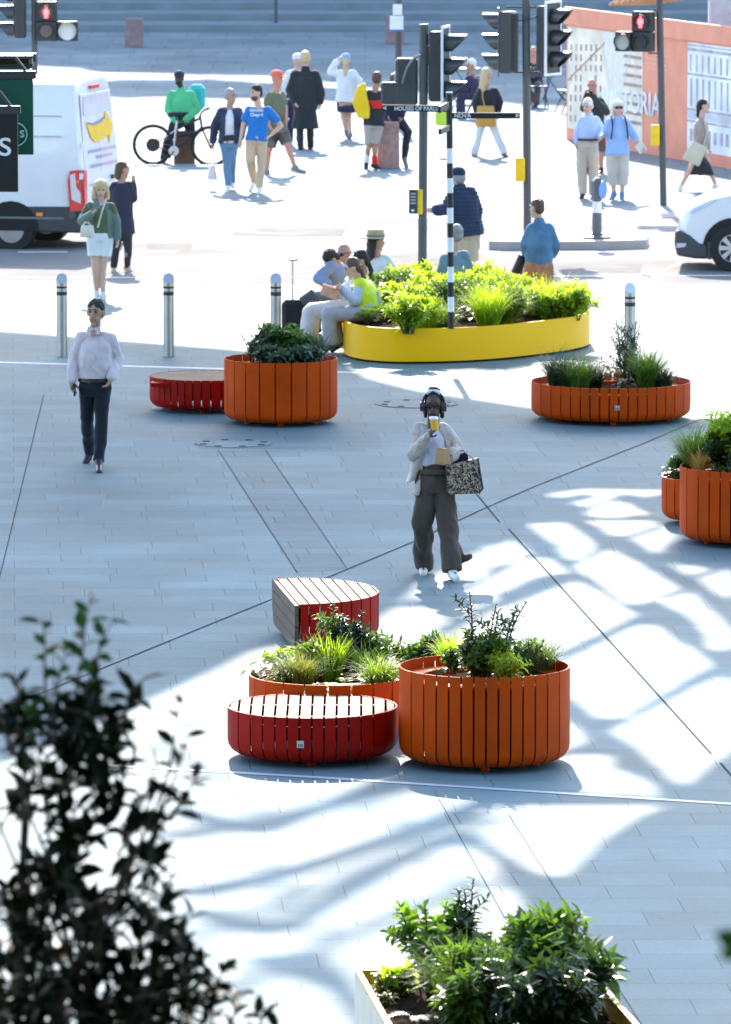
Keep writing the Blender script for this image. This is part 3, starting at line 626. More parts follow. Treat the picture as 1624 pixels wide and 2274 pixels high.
# pole behind the van
Bd = P(78, 398); Yd = Bd.y; t = thing('signal_pole', Bd, 'grey pole behind the van with a red standing figure and a round white lens', 'traffic signal')
pole(Bd, PY(76, -60, Yd), .05, t)
ped_signal(t, Yd, (80, 3, 127, 46), (80, 47, 127, 90), (128, 47, 173, 90), (102, 27), (149, 68), mat('pale_lens', (.75, .74, .68), .4), 4, .155, (102, 68))
traffic_head(PY(36, 26, Yd), -82, t, h=.95, board=False)
# finger post in the planter
Bf = P(1003, 762, .35); Yf = Bf.y; t = thing('finger_post', Bf, 'black and white banded finger post standing in the yellow planter', 'signpost')
M_FB = mat('post_black', (.012, .012, .013), .4); M_FW = mat('post_white', (.78, .80, .78), .4)
edges = [205, 329, 362, 395, 428, 461, 495, 527, 559, 592, 626, 659, 692, 730]
for k in range(len(edges) - 1):
    xa = 998 + 4 * (edges[k] - 205) / 490; xb = 998 + 4 * (edges[k + 1] - 205) / 490
    a, b = PY(xb, edges[k + 1], Yf), PY(xa, edges[k], Yf); MB().cyl(a, b, .038, .038, 16).build('post_band', M_FB if k % 2 == 0 else M_FW, t, smooth=40)
MB().cyl(PY(998, 206, Yf), PY(998, 203, Yf), .04, .036, 16).build('cap', M_FW, t)
def arm(x0, y0, x1, y1, hpx, body, sgn, dy0=0, dy1=0):
    a, b = PY(x0, y0, Yf + dy0), PY(x1, y1, Yf + dy1); h = hpx * mpp(Yf); d = b - a; n = d.cross(Zv).normalized() * .03
    o = MB().extr([a - n * .5 + Zv * h / 2, b - n * .5 + Zv * h / 2, b - n * .5 - Zv * h / 2, a - n * .5 - Zv * h / 2], n).build('direction_arm', M_FB, t)
    MB().extr([a - n * .52 + Zv * (h / 2 + .002), b - n * .52 + Zv * (h / 2 + .002), b - n * .52 + Zv * (h / 2 + .009), a - n * .52 + Zv * (h / 2 + .009)], n * 1.04).build('top_edge', M_STEEL, o)
    return o, a, b, h
o, a, b, h = arm(850, 240, 994, 242, 13, '', 0)
text('lettering', 'HOUSES OF PARLIAMENT', .068, PY(876, 241, Yf - .02), (1, 0, 0), Zv, M_FW, o, align='LEFT', sx=.92, bold=.0015)
text('arrow', '<', .07, PY(855, 240, Yf - .02), (1, 0, 0), Zv, M_FW, o, bold=.003)
o, a, b, h = arm(1004, 257, 1155, 257, 11.5, '', 0)
text('lettering', 'NOVA', .066, PY(1009, 257, Yf - .02), (1, 0, 0), Zv, M_FW, o, align='LEFT', sx=1.05, bold=.0015)
text('arrow', '>', .07, PY(1149, 257, Yf - .02), (1, 0, 0), Zv, M_FW, o, bold=.003)
arm(976, 244, 996, 233, 13, '', 0, -1.0, -.06); arm(977, 293, 997, 284, 11, '', 0, -1.0, -.06)
# beacon bollard and its island
isl = [P(*p) for p in ((1086, 548), (1120, 549), (1300, 549), (1436, 545), (1441, 536), (1400, 527), (1250, 522), (1130, 524), (1090, 536))]
struct('traffic_island', MB().prism([(v.x, v.y) for v in isl], -.2, .085), M_KERB)
Bg = P(1326, 529, .085); Yg = Bg.y; t = thing('beacon_bollard', Bg, 'grey keep-left bollard with a blue disc and a white band on the island', 'bollard'); s = mpp(Yg)
M_BG = mat('bollard_grey', (.10, .115, .13), .5)
def zof(y): return PY(1326, y, Yg).z
cx_ = Bg.x
MB().lathe([(.21, .087), (.21, .11), (.17, .13), (.10, .14), (.10, .16)], (cx_, Yg, 0), 24).build('base', M_BG, t, smooth=35)
MB().lathe([(.072, .12), (.072, zof(473)), (.068, zof(472))], (cx_, Yg, 0), 20).build('body', M_BG, t, smooth=35)
MB().cyl((cx_, Yg, zof(472)), (cx_, Yg, zof(447)), .066, .066, 20).build('white_band', M_WHT, t, smooth=35)
hd = MB().bbox((cx_, Yg, (zof(448) + zof(394)) / 2), (.15, .2, zof(394) - zof(448)), .05, Matrix.Rotation(R(25), 3, 'Z')).build('head', M_BG, t)
f = fvec(62); disc(MB(), Vector((cx_, Yg, (zof(443) + zof(399)) / 2)) + f * .09, f, .135, .012).build('blue_disc', mat('sign_blue', (.10, .25, .62), .35), t)
# steel bollards
bq = []
for (x, yb) in ((138, 795), (375, 795), (613, 798), (1399, 826)):
    b = P(x, yb - 4); top = 610 if x < 700 else 632; k = mpp(b.y); h = (yb - 4 - top) * k / math.cos(PITCH)
    lb = {138: 'steel bollard with a slanted top, leftmost behind the man in the white shirt', 375: 'steel bollard standing left of the far tall orange planter', 613: 'steel bollard behind the far tall orange planter, by the black suitcase', 1399: 'steel bollard in full sun behind the wide low planter'}[x]
    t = thing('steel_bollard', b, lb, 'bollard', 'stainless steel bollards along the pavement edge'); r = .066
    MB().lathe([(r, .0), (r, h * .795)], b, 24).build('tube', M_STEEL, t, smooth=40)
    for z0, z1 in ((.745, .79), (.83, .855)): MB().lathe([(r + .0015, h * z0), (r + .0015, h * z1)], b, 24).build('dark_band', M_BAND, t, smooth=40)
    tp = MB(); n = 24; rr = []
    for zz, sl_ in ((h * .797, 0), (h * .95, 1)):
        rr.append([b + Vector((r * math.cos(2 * math.pi * i / n), r * math.sin(2 * math.pi * i / n), zz + sl_ * .055 * math.sin(2 * math.pi * i / n))) for i in range(n)])
    tp.add(rr[0] + rr[1], [(i, (i + 1) % n, n + (i + 1) % n, n + i) for i in range(n)]); tp.build('slanted_top', M_STEEL, t, smooth=40)
    n_ = n; MB().add([p + Vector((0, 0, .001)) for p in rr[1]], [tuple(range(n_))]).build('top_face', mat('polished_top', (.62, .68, .78), .25, metal=.5), t)
# stone blocks
def block(x0, y0, x1, y1, m, label, taper=.06, group=None):
    a, b = P(x0, y1), P(x1, y1); k = mpp(a.y); h = (y1 - y0) * k; wdt = (b - a).length; c = (a + b) / 2 + Vector((0, wdt / 2, 0))
    t = MB(); q = []
    def ring(s_, z): return [(c.x + sx * wdt / 2 * s_, c.y + sy * wdt / 2 * s_, z) for sx, sy in ((-1, -1), (1, -1), (1, 1), (-1, 1))]
    vs = ring(1, 0) + ring(1 - taper, h * .96) + ring(1 - taper - .06, h)
    t.add(vs, [(3, 2, 1, 0), (8, 9, 10, 11)] + [(k * 4 + i, k * 4 + (i + 1) % 4, k * 4 + 4 + (i + 1) % 4, k * 4 + 4 + i) for k in (0, 1) for i in range(4)])
    o = t.build('stone_block', m, bevel=.012); return tag(o, label, 'stone block', group)
M_SHB = mat('shade_block', (.27, .17, .16), .8, var=.2, scale=5)
block(277, 42, 318, 105, M_SHB, 'reddish stone block alone on the shaded forecourt, left of the photo')
block(856, 36, 898, 97, M_SHB, 'reddish stone block behind the pole with the white notices')
block(386, 292, 432, 363, M_BROWN, 'brown stone block the delivery rider leans on')
block(838, 272, 888, 374, M_GRANITE, 'pink granite block with someone in black trousers perched on it')
# notice pole
Bn = P(886, 285); Yn = Bn.y; t = thing('notice_pole', Bn, 'brown pole carrying two white notices in the background', 'signpost'); s = mpp(Yn)
pole(Bn, PY(885, -40, Yn), .062, t, mat('pole_brown', (.10, .075, .07), .6))
for (x0, y0, x1, y1) in ((873, 9, 893, 33), (866, 35, 896, 66)):
    q = MB().bbox(PY((x0 + x1) / 2, (y0 + y1) / 2, Yn - .08), ((x1 - x0) * s, .02, (y1 - y0) * s), .008).build('notice', M_WHT, t)
MB().box(PY(881, 67, Yn - .08), (29 * s, .02, .035)).build('blue_strip', mat('strip_blue', (.12, .14, .5), .5), t)
Bh = P(613, 120); t = thing('lamp_post', Bh, 'slim dark post at the foot of the far steps', 'post'); pole(P(613, 66), PY(613, -60, P(613, 66).y), .045, t, M_POLE)
# ------------------------------------------------------------------ red hoarding
Hl, Hr = P(1258, 309), P(1625, 376); hd_ = (Hr - Hl); L_vis = hd_.length; hx = hd_.normalized(); hn = Vector((hx.y, -hx.x, 0))
if hn.y > 0: hn = -hn
HH = 2.46; Lh = L_vis * 1.5; M_HRED = mat('hoarding_red', (.86, .31, .19), .5, var=.08, scale=2)
t = thing('hoarding', Hl, 'orange red site hoarding with printed city pictures and the word VICTORIA', 'hoarding')
def hp(u, z, o=0): return Hl + hx * u + Zv * z + hn * o
def hpanel(u0, u1, z0, z1, o, m, nm, th=.012): return MB().extr([hp(u0, z0, o), hp(u1, z0, o), hp(u1, z1, o), hp(u0, z1, o)], hn * th).build(nm, m, t)
hpanel(0, Lh, .0, HH, -.1, M_HRED, 'board', .1)
hpanel(-.03, Lh, HH - .3, HH + .03, .0, M_HRED, 'top_rail', .05)
def U(x, y=250): # distance along the hoarding seen at photo column x
    d = ray(x, y); A = np.array([[hx.x, -d.x], [hx.y, -d.y]]); r_ = np.linalg.solve(A, np.array([-Hl.x, -Hl.y])); return float(r_[0])
def picture(nm, base, dark, u0, u1, z0, z1, kind):
    """printed building picture: a sheet with rows of windows, cornices and a sky wedge"""
    m = mat('print_' + nm, base, .6, var=.22, scale=1.6); o = hpanel(u0, u1, z0, z1, .002, m, 'picture_panel', .006)
    md = mat('print_dark_' + nm, dark, .6, var=.4, scale=3); g = MB(); rr = random.Random(len(nm))
    w_ = u1 - u0; hgt = z1 - z0
    return o, md
o, md = picture('sepia', (.85, .72, .58), (.42, .28, .22), U(1262), U(1428), .22, HH - .33, 0)
ua, ub = U(1262), U(1428); zt = HH - .34; q = MB()
MB().extr([hp(U(1338), zt, .009), hp(U(1412), zt, .009), hp(U(1380), .9, .009), hp(U(1362), .8, .009)], hn * .003).build('sky_wedge', mat('print_sky', (.80, .73, .63), .6), o)
rr = random.Random(5); pw = MB(); pl_ = MB()
for i in range(7):
    for j in range(9):
        u = ua + .12 + i * (U(1345) - ua - .15) / 7 + j * .006; z = .35 + j * .19 + i * .012
        if rr.random() < .85 and z < zt - .25 - i * .02: pw.extr([hp(u, z, .009), hp(u + .09, z, .009), hp(u + .09, z + .12, .009), hp(u, z + .12, .009)], hn * .003)
for j in range(9): pl_.extr([hp(U(1385) + rr.random() * .05, .5 + j * .17, .009), hp(U(1426), .5 + j * .17, .009), hp(U(1426), .56 + j * .17, .009), hp(U(1388), .56 + j * .17, .009)], hn * .003)
pw.build('printed_windows', md, o); pl_.build('printed_cornices', md, o)
MB().extr([hp(ua + .02, 1.1 + .0, .013), hp(U(1345), 1.9, .013), hp(U(1345), 1.93, .013), hp(ua + .02, 1.14, .013)], hn * .002).build('printed_cornices', md, o)
o2, md2 = picture('white', (.84, .84, .86), (.46, .39, .44), U(1528), Lh - .3, .22, HH - .33, 1)
pw = MB(); ua = U(1528)
for i in range(14):
    for j, (z, hw, hg) in enumerate(((.38, .16, .22), (1.0, .09, .5), (1.62, .09, .3))):
        u = ua + .12 + i * .31 + (j % 2) * .03
        if u + hw < Lh - .35: pw.extr([hp(u, z, .009), hp(u + hw, z, .009), hp(u + hw, z + hg, .009), hp(u, z + hg, .009)], hn * .003)
for z, hg in ((.72, .03), (.92, .04), (1.55, .035), (1.98, .05), (2.07, .02)): pw.extr([hp(ua, z, .0092), hp(Lh - .32, z, .0092), hp(Lh - .32, z + hg, .0092), hp(ua, z + hg, .0092)], hn * .0028)
for i in range(50):
    u = ua + .05 + i * .085
    if u < Lh - .35: pw.extr([hp(u, .77, .009), hp(u + .022, .77, .009), hp(u + .022, .91, .009), hp(u, .91, .009)], hn * .003)
pw.build('printed_windows', md2, o2)
uv = U(1398, 226); zv = PY(1398, 226, hp(uv, 0).y).z; Lt = U(1466, 232) - U(1340, 222)
te = text('lettering', 'VICTORIA', .58, hp(U(1403, 226), zv, .014), hx, Zv, mat('print_white', (.95, .95, .95), .5), t, ext=.003, sx=Lt / 2.55, bold=.012)
for j in range(5): hpanel(U(1434), U(1434) + 1.2 - .1 * (j % 3), 1.56 + j * .085, 1.575 + j * .085, .003, mat('print_pink', (.86, .5, .4), .6), 'small_print', .004)
# timber hoarding of the site behind and a grey column
t = thing('timber_fence', hp(1, 0, -4), 'tall brown timber site fence behind the red hoarding', 'fence'); rr = random.Random(3)
mb = MB(); k = 0
M_TF = mat('brown_timber', (.17, .095, .05), .8, var=.35, scale=2)
for i in range(46):
    u = -.4 + i * .25; mb.extr([hp(u, 0, -3.2), hp(u + .243, 0, -3.2), hp(u + .243, 3.5 + rr.uniform(0, .4), -3.2), hp(u, 3.5 + rr.uniform(0, .4), -3.2)], hn * .03)
mb.build('boards', M_TF, t)
for z in (2.55, 2.9): hpanel_ = MB().extr([hp(.1, z, -3.16), hp(11, z, -3.16), hp(11, z + .09, -3.16), hp(.1, z + .09, -3.16)], hn * .05).build('rail', M_TF, t)
pk = MB()
for i in range(7): pk.extr([hp(.1 + i * .33, 2.5 + i * .03, -.8), hp(.4 + i * .33, 2.58 + i * .035, -.8), hp(.4 + i * .33, 2.62 + i * .035, -.8), hp(.1 + i * .33, 2.54 + i * .03, -.8)], hn * -.9)
tag(pk.build('timber_stack', mat('cut_timber', (.62, .44, .24), .7, var=.3, scale=3)), 'pale sawn planks lying on top behind the red hoarding', 'timber')
cc = PY(1600, 60, hp(U(1600), 0).y + 2.0); tag(MB().bbox((cc.x, cc.y, 2.5), (.42, .42, 5), .02).build('stone_column', mat('column_grey', (.5, .52, .55), .7)), 'pale grey column standing behind the hoarding at the top right corner', 'column')
# ------------------------------------------------------------------ hanging shop signs at the left edge
Ys = 42.0; s = mpp(Ys); sp = Vector((-3.15, Ys + .3, 0))
t = thing('sign_post', sp, 'dark post that carries the hanging shop signs, beyond the left edge', 'post'); MB().cyl(sp, sp + Zv * 6.2, .06, .06, 14).build('pole', M_BLK, t)
def hang(x1, y0, y1, dy, m, label, rodw):
    a = PY(x1, (y0 + y1) / 2, Ys + dy); h = (y1 - y0) * s; wd = .62; t = thing('hanging_sign', a + Vector((-wd / 2, 0, 0)), label, 'sign')
    MB().box(a + Vector((-wd / 2, 0, 0)), (wd, .05, h)).build('panel', m, t, bevel=.004)
    top = a + Zv * (h / 2 + .018); MB().box(top + Vector((-wd / 2 - .15, 0, 0)), (wd + .34, .07, .055)).build('top_bar', M_BLK, t, bevel=.006)
    MB().tube([top + Vector((-.05, -.02, .03)), top + Vector((-.12, .0, .12))], .012, 6).build('hook', M_BLK, t); return t, a
tg, a = hang(74, 172, 343, .35, mat('sign_green', (.0, .075, .042), .45), 'hanging dark green shop sign with a pale ring logo, behind the black one', 1)
ring = MB(); cc = PY(34, 298, Ys + .318); rl = 27 * s
for k in range(60):
    a0, a1 = 2 * math.pi * k / 60, 2 * math.pi * (k + 1) / 60
    ring.extr([cc + Vector((q * math.cos(b_), 0, q * math.sin(b_))) for q, b_ in ((rl, a0), (rl, a1), (rl - .008, a1), (rl - .008, a0))], (0, -.003, 0))
ring.build('ring_logo', mat('sign_pale', (.45, .62, .55), .5), tg); text('lettering', 'S', .065, PY(49, 298, Ys + .316), (1, 0, 0), Zv, mat('sign_pale', (.45, .62, .55), .5), tg, bold=.002)
tb, a = hang(40, 250, 425, 0, mat('sign_black', (.008, .009, .011), .4), 'hanging black shop sign with a white letter S in front of the green one', 1)
text('lettering', 'S', .165, PY(11, 328, Ys - .031), (1, 0, 0), Zv, M_WHT, tb, sx=1.15, bold=.002); text('lettering', 'S', .165, PY(-22, 328, Ys - .031), (1, 0, 0), Zv, M_WHT, tb, sx=1.15, bold=.002)
t = thing('awning_box', PY(20, 138, Ys + 1.2), 'dark olive metal canopy housing above the hanging green sign', 'awning')
MB().bbox(PY(-20, 138, Ys + 1.2), (190 * s, .3, 30 * s), .02).build('housing', mat('olive_metal', (.07, .065, .045), .5), t)
MB().box(PY(-20, 124, Ys + 1.1), (192 * s, .4, .022)).build('lid', M_BLK, t); MB().box(PY(-20, 146, Ys + 1.02), (188 * s, .04, .03)).build('rail', M_BLK, t)
MB().cyl(PY(74, 127, Ys + 1.0), PY(80, 127, Ys + 1.0), .03, .03, 12).build('end_cap', M_BLK, t)
# ------------------------------------------------------------------ van
def van():
    g = -.045; c0 = P(186, 556, g); d1 = Vector((math.sin(R(14)), math.cos(R(14)), 0)); d0 = Vector((-math.cos(R(14)), math.sin(R(14)), 0))   # across the rear (away), along the side (left)
    W, Ln, Ht = 2.0, 5.6, 2.55; t = thing('delivery_van', c0, 'white delivery van with a yellow arrow on its rear doors, at the left edge', 'van')
    MW = mat('van_white', (.80, .80, .80), .25, coat=.5, var=.02); MG = mat('van_grey', (.045, .05, .052), .6)
    def v(a, w_, z): return c0 + d0 * a + d1 * w_ + Zv * z
    # body cross-section rings along its length (rounded roof, tumblehome), rear sloping slightly
    def ring(a, zt, zb, ins, lean=0):
        pts = []; prof = [(0, zb), (.0, 1.05), (.03, 1.5), (.10, zt - .22), (.17, zt - .06), (.30, zt)]
        L_ = [(w_ + ins, z) for w_, z in prof]; pts = L_ + [(W - w_, z) for w_, z in reversed(L_)]
        return [v(a + lean * max(0, z - 1.0), w_, g + z) for w_, z in pts]
    b = MB(); rs = [ring(.0, Ht - .06, .62, .03, .10), ring(.05, Ht, .6, .0, .09), ring(3.9, Ht, .6, 0), ring(4.3, Ht - .1, .6, .03), ring(4.75, 1.5, .6, .06), ring(5.5, 1.1, .6, .12)]
    n = len(rs[0]); vs = [p for r_ in rs for p in r_]; f = []
    for k in range(len(rs) - 1):
        for i in range(n): j = (i + 1) % n; f.append((k * n + i, k * n + j, k * n + n + j, k * n + n + i))
    f += [tuple(range(n)), tuple(range((len(rs) - 1) * n, len(rs) * n))]
    b.add(vs, f); b.build('body', MW, t, smooth=32)
    lo = MB(); lo.add([v(-.05, -.02, g + .30), v(-.05, W + .02, g + .30), v(5.5, W + .02, g + .36), v(5.5, -.02, g + .36), v(-.05, -.02, g + .70), v(-.05, W + .02, g + .70), v(5.5, W + .02, g + .62), v(5.5, -.02, g + .62)],
        [(0, 1, 2, 3), (4, 5, 6, 7), (0, 1, 5, 4), (1, 2, 6, 5), (2, 3, 7, 6), (3, 0, 4, 7)])
    lo.build('bumper', MG, t, bevel=.03)
    MB().extr([v(.3, -.026, g + .5), v(3.6, -.026, g + .5), v(3.6, -.026, g + .53), v(.3, -.026, g + .53)], d1 * .01).build('trim_strip', mat('trim_mid', (.16, .17, .17), .5), t)
    for a in (1.12, 4.7):
        for w_ in (.1, W - .1):
            wh = MB().cyl(v(a, w_ - .11, g + .335), v(a, w_ + .11, g + .335), .335, .335, 30).build('wheel', mat('tyre', (.02, .02, .02), .85), t, smooth=40)
            MB().cyl(v(a, w_ - .115, g + .335), v(a, w_ + .115, g + .335), .2, .2, 24).build('rim', mat('rim_grey', (.3, .3, .3), .4, metal=.5), wh, smooth=40)
    wa = MB(); arch = [v(1.12 + .44 * math.cos(q), -.022, g + .32 + .44 * math.sin(q)) for q in [math.pi * k / 12 for k in range(13)]]; wa.extr(arch, d1 * .05); wa.build('wheel_arch', mat('arch_dark', (.012, .012, .012), .8), t)
    rl_ = lambda w_, z, o=0: v(-.012 - o + .10 * max(0, z - 1.0), w_, g + z)      # point on the rear face
    # tail lamp at the near rear corner
    tl = MB(); zs = [.72, 1.0, 1.25, 1.42]; q = []
    side = [v(.0, -.012, g + .72), v(.24, -.012, g + .74), v(.27, -.0, g + 1.3), v(.22, .0, g + 1.38), v(.05, .01, g + 1.4)]
    tl = MB().extr([v(-.02, -.015, g + .64), v(.20, -.015, g + .62), v(.235, -.008, g + 1.08), v(.20, -.002, g + 1.22), v(.04, .0, g + 1.24)], d1 * -.02)
    tl.extr([rl_(-.01, .64, .0), rl_(.13, .64, .0), rl_(.15, 1.22, .0), rl_(-.0, 1.24, .0)], d0 * -.02); lamp = tl.build('tail_lamp', mat('lamp_red', (.75, .03, .03), .2, coat=.5), t)
    MB().extr([v(.03, -.037, g + .74), v(.17, -.037, g + .80), v(.2, -.03, g + 1.16), v(.12, -.026, g + 1.19), v(.10, -.03, g + .98), v(.03, -.035, g + .9)], d1 * -.004).build('clear_lens', mat('lamp_clear', (.7, .68, .68), .2), lamp)
    MB().extr([v(.06, -.03, g + 1.08), v(.11, -.03, g + 1.08), v(.11, -.03, g + 1.05), v(.06, -.03, g + 1.05)], d1 * -.006).build('amber_lens', mat('lamp_amber', (.9, .3, .03), .3), lamp)
    MB().extr([v(.62, -.03, g + .545), v(.72, -.03, g + .545), v(.72, -.03, g + .6), v(.62, -.03, g + .6)], d1 * -.01).build('side_marker', mat('lamp_amber', (.9, .3, .03), .3), t)
    MB().cyl(v(.16, -.02, g + .57), v(.16, -.05, g + .57), .055, .055, 16).build('sensor', mat('sensor_grey', (.07, .075, .08), .5), t)
    MB().extr([rl_(.75, 2.40, .0), rl_(1.2, 2.40, .0), rl_(1.2, 2.45, .0), rl_(.75, 2.45, .0)], d0 * -.03).build('brake_light', mat('lamp_red', (.75, .03, .03), .2, coat=.5), t)
    door = MB()
    for w0, w1 in ((.10, .985), (1.0, 1.9)): door.extr([rl_(w0, .74), rl_(w1, .74), rl_(w1 - (.0 if w0 < .5 else .12), 2.34), rl_(w0 + (.12 if w0 < .5 else 0), 2.34)], d0 * -.018)
    dr = door.build('rear_doors', mat('van_door', (.72, .74, .77), .3, coat=.4, var=.02), t, bevel=.012)
    for z in (1.1, 1.55): MB().extr([v(.0, -.0, g + z), v(.05, -.0, g + z), v(.05, -.0, g + z + .09), v(.0, -.0, g + z + .09)], d1 * -.035).build('hinge', M_WHT, dr)
    MB().extr([rl_(.25, 2.03, .02), rl_(1.75, 2.03, .02), rl_(1.66, 2.30, .02), rl_(.33, 2.30, .02)], d0 * -.006).build('blanked_window', mat('van_pane', (.62, .65, .70), .2, coat=.5), dr)
    ar = MB(); q = [(.35, 1.50), (.7, 1.46), (1.1, 1.485), (1.35, 1.53), (1.37, 1.68), (1.72, 1.42), (1.48, 1.14), (1.44, 1.28), (1.1, 1.22), (.75, 1.2), (.55, 1.27)]
    ar.extr([rl_(w_, z + .40, .02) for w_, z in q], d0 * -.005); ar.build('yellow_arrow', mat('arrow_yellow', (.85, .55, .02), .4), dr)
    MB().extr([rl_(w_, z + .40, .026) for w_, z in ((.36, 1.5), (.7, 1.455), (1.1, 1.48), (1.35, 1.53), (1.35, 1.56), (1.1, 1.515), (.7, 1.485), (.38, 1.525))], d0 * -.004).build('arrow_shade', mat('arrow_purple', (.30, .22, .36), .5), dr)
    rr = random.Random(6)
    for z, w0, w1 in ((1.46, .35, 1.75), (1.36, .75, 1.55), (1.24, .42, 1.75)):
        w_ = w0; lt = MB(); lr = MB()
        while w_ < w1:
            d = rr.uniform(.03, .06); (lt if w_ < .95 else lr).extr([rl_(w_, z, .02), rl_(w_ + d, z, .02), rl_(w_ + d, z + .045, .02), rl_(w_, z + .045, .02)], d0 * -.004); w_ += d + .02
        lt.build('small_print', mat('print_blue', (.35, .36, .50), .5), dr); lr.build('small_print', mat('print_rose', (.62, .45, .50), .5), dr)
    MB().extr([rl_(1.40, 1.02, .02), rl_(1.60, 1.02, .02), rl_(1.60, 1.08, .02), rl_(1.40, 1.08, .02)], d0 * -.02).build('door_handle', M_BLK, dr)
    MB().extr([rl_(.28, .985, .02), rl_(.75, 1.0, .02), rl_(.75, 1.015, .02), rl_(.28, 1.0, .02)], d0 * -.004).build('maker_badge', mat('badge_grey', (.3, .3, .3), .4), dr)
    for z in (1.72, 2.02): MB().extr([v(.35, .04 + .04 * (z > 2), g + z), v(3.2, .04 + .04 * (z > 2), g + z), v(3.2, .04 + .04 * (z > 2), g + z + .012), v(.35, .04 + .04 * (z > 2), g + z + .012)], d1 * -.03).build('side_crease', mat('crease_grey', (.5, .5, .5), .4), t)
van()
# ------------------------------------------------------------------ white car at the right edge
def car():
    g = -.045; wc = P(1628, 602, g); a = R(-4); dx = Vector((math.cos(a), math.sin(a), 0)); dy = Vector((-math.sin(a), math.cos(a), 0)); k = mpp(wc.y)
    # origin: contact point of the near front wheel; dx points backwards along the car (right), dy across to the far side
    t = thing('white_car', wc, 'white small car nosing in at the right edge of the road', 'car'); W = 1.72
    MW = mat('van_white', (.80, .80, .80), .25, coat=.5, var=.02); MD = mat('car_grey', (.05, .055, .06), .55)
    def v(x, w_, z): return wc + dx * x + dy * (w_ - .0) + Zv * (z + 0)
    prof = [(-.78, .42), (-.80, .58), (-.775, .70), (-.72, .82), (-.60, .93), (-.30, 1.06), (.12, 1.17), (.55, 1.30), (1.05, 1.66), (1.35, 1.80), (1.8, 1.86), (3.2, 1.84), (3.5, 1.75), (3.62, 1.1), (3.6, .35), (-.70, .35)]
    n = len(prof); b = MB(); vs = []; secs = [(.0, .0, .95), (-.05, .06, 1.0), (-.05, W - .06, 1), (0, W, .95)]
    secs = [(-.02, .94), (.06, .99), (.16, 1.0), (W - .16, 1.0), (W - .06, .99), (W + .02, .94)]
    for w_, sc_ in secs:
        for x, z in prof:
            r_ = .0 if 0.1 < w_ < W - .1 else (.13 if abs(w_ - W / 2) > W / 2 - .03 else .045)
            x2 = x + (r_ if x < -.55 else 0); w2 = w_ + (.14 * max(0, (z - 1.05)) * (1 if w_ < W / 2 else -1) if abs(w_ - W / 2) > W / 2 - .1 else 0)
            vs.append(v(x2, w2, .35 + (z - .35) * sc_))
    f = []
    for s_ in range(len(secs) - 1):
        for i in range(n): j = (i + 1) % n; f.append((s_ * n + i, s_ * n + j, s_ * n + n + j, s_ * n + n + i))
    f += [tuple(range(n)), tuple(range((len(secs) - 1) * n, len(secs) * n))]
    b.add(vs, f); b.build('body', MW, t, smooth=40)
    bp = MB(); q = [(-.80, .22), (-.83, .40), (-.825, .57), (-.78, .58), (-.62, .52), (-.48, .40), (-.37, .38), (-.35, .17), (-.55, .18)]
    bp.extr([v(x, -.05, z) for x, z in q], dy * (W + .1)); bo_ = bp.build('front_bumper', MD, t, bevel=.08); bo_.modifiers[0].segments = 4
    bp = MB().extr([v(-.8, -.058, .33), v(-.68, -.058, .35), v(-.66, -.058, .40), v(-.8, -.058, .40)], dy * .02); bp.build('fog_lamp', mat('lamp_glass', (.55, .6, .68), .15), t)
    for x in (0, 2.7):
        for w_ in (.02, W - .02):
            wh = MB().lathe([(.20, -.1), (.315, -.1), (.33, -.07), (.33, .07), (.315, .1), (.20, .1)], (0, 0, 0), 36, False); M = Matrix((dx, Zv, dy * -1)).transposed().to_4x4(); M.translation = v(x, w_, .33)
            me = wh.mesh('wheel'); me.transform(M); wo = link('wheel', me, mat('tyre', (.02, .02, .02), .85), t, 40)
            rm = MB().lathe([(.0, .045), (.03, .045), (.03, .06), (.19, .055), (.205, .09), (.21, .085), (.21, -.08), (.0, -.08)], (0, 0, 0), 36)
            me = MB().lathe([(.205, .06), (.207, .095), (.19, .098), (.185, .06)], (0, 0, 0), 36, False)
            for k_ in range(8):
                an = 2 * math.pi * k_ / 8; c1 = Vector((math.cos(an), math.sin(an), 0)); c2 = Vector((-math.sin(an), math.cos(an), 0))
                me.extr([c1 * .03 - c2 * .02 + Zv * .07, c1 * .195 - c2 * .045 + Zv * .075, c1 * .195 + c2 * .03 + Zv * .075, c1 * .03 + c2 * .02 + Zv * .07], (0, 0, .018))
            me.lathe([(.0, .06), (.05, .06), (.05, .095), (0, .1)], (0, 0, 0), 16)
            ms = me.mesh('rim'); ms.transform(M); link('rim', ms, mat('rim_silver', (.62, .63, .64), .3, metal=.6), wo, 30)
            dk = MB().cyl((0, 0, .055), (0, 0, .052), .19, .19, 30).mesh('rim_back'); dk.transform(M); link('rim_back', dk, M_BLK, wo)
    ar = MB()
    arc = [(.43 * math.cos(q), .33 + .43 * math.sin(q)) for q in [R(-15 + 210 * i_ / 16) for i_ in range(17)]]
    ar.extr([v(x, -.03, z) for x, z in arc], dy * .06); ar.build('wheel_arch', mat('arch_dark', (.012, .012, .012), .8), t)
    MB().extr([v(-.62, -.02, .83), v(-.50, -.035, .86), v(-.22, -.03, 1.02), v(-.30, -.0, 1.03), v(-.55, -.0, .9)], dy * .08).build('headlight', mat('lamp_glass', (.55, .6, .68), .15), t)
    MB().extr([v(.62, .03, 1.24), v(1.02, .09, 1.60), v(2.4, .11, 1.66), v(2.4, .05, 1.2)], dy * .03).build('side_window', mat('glass_dark', (.02, .025, .03), .08), t)
    MB().extr([v(-.36, -.052, .17), v(-.30, -.052, .17), v(-.28, -.052, .42), v(-.36, -.052, .42)], dy * .05).build('arch_trim', MD, t)
car()
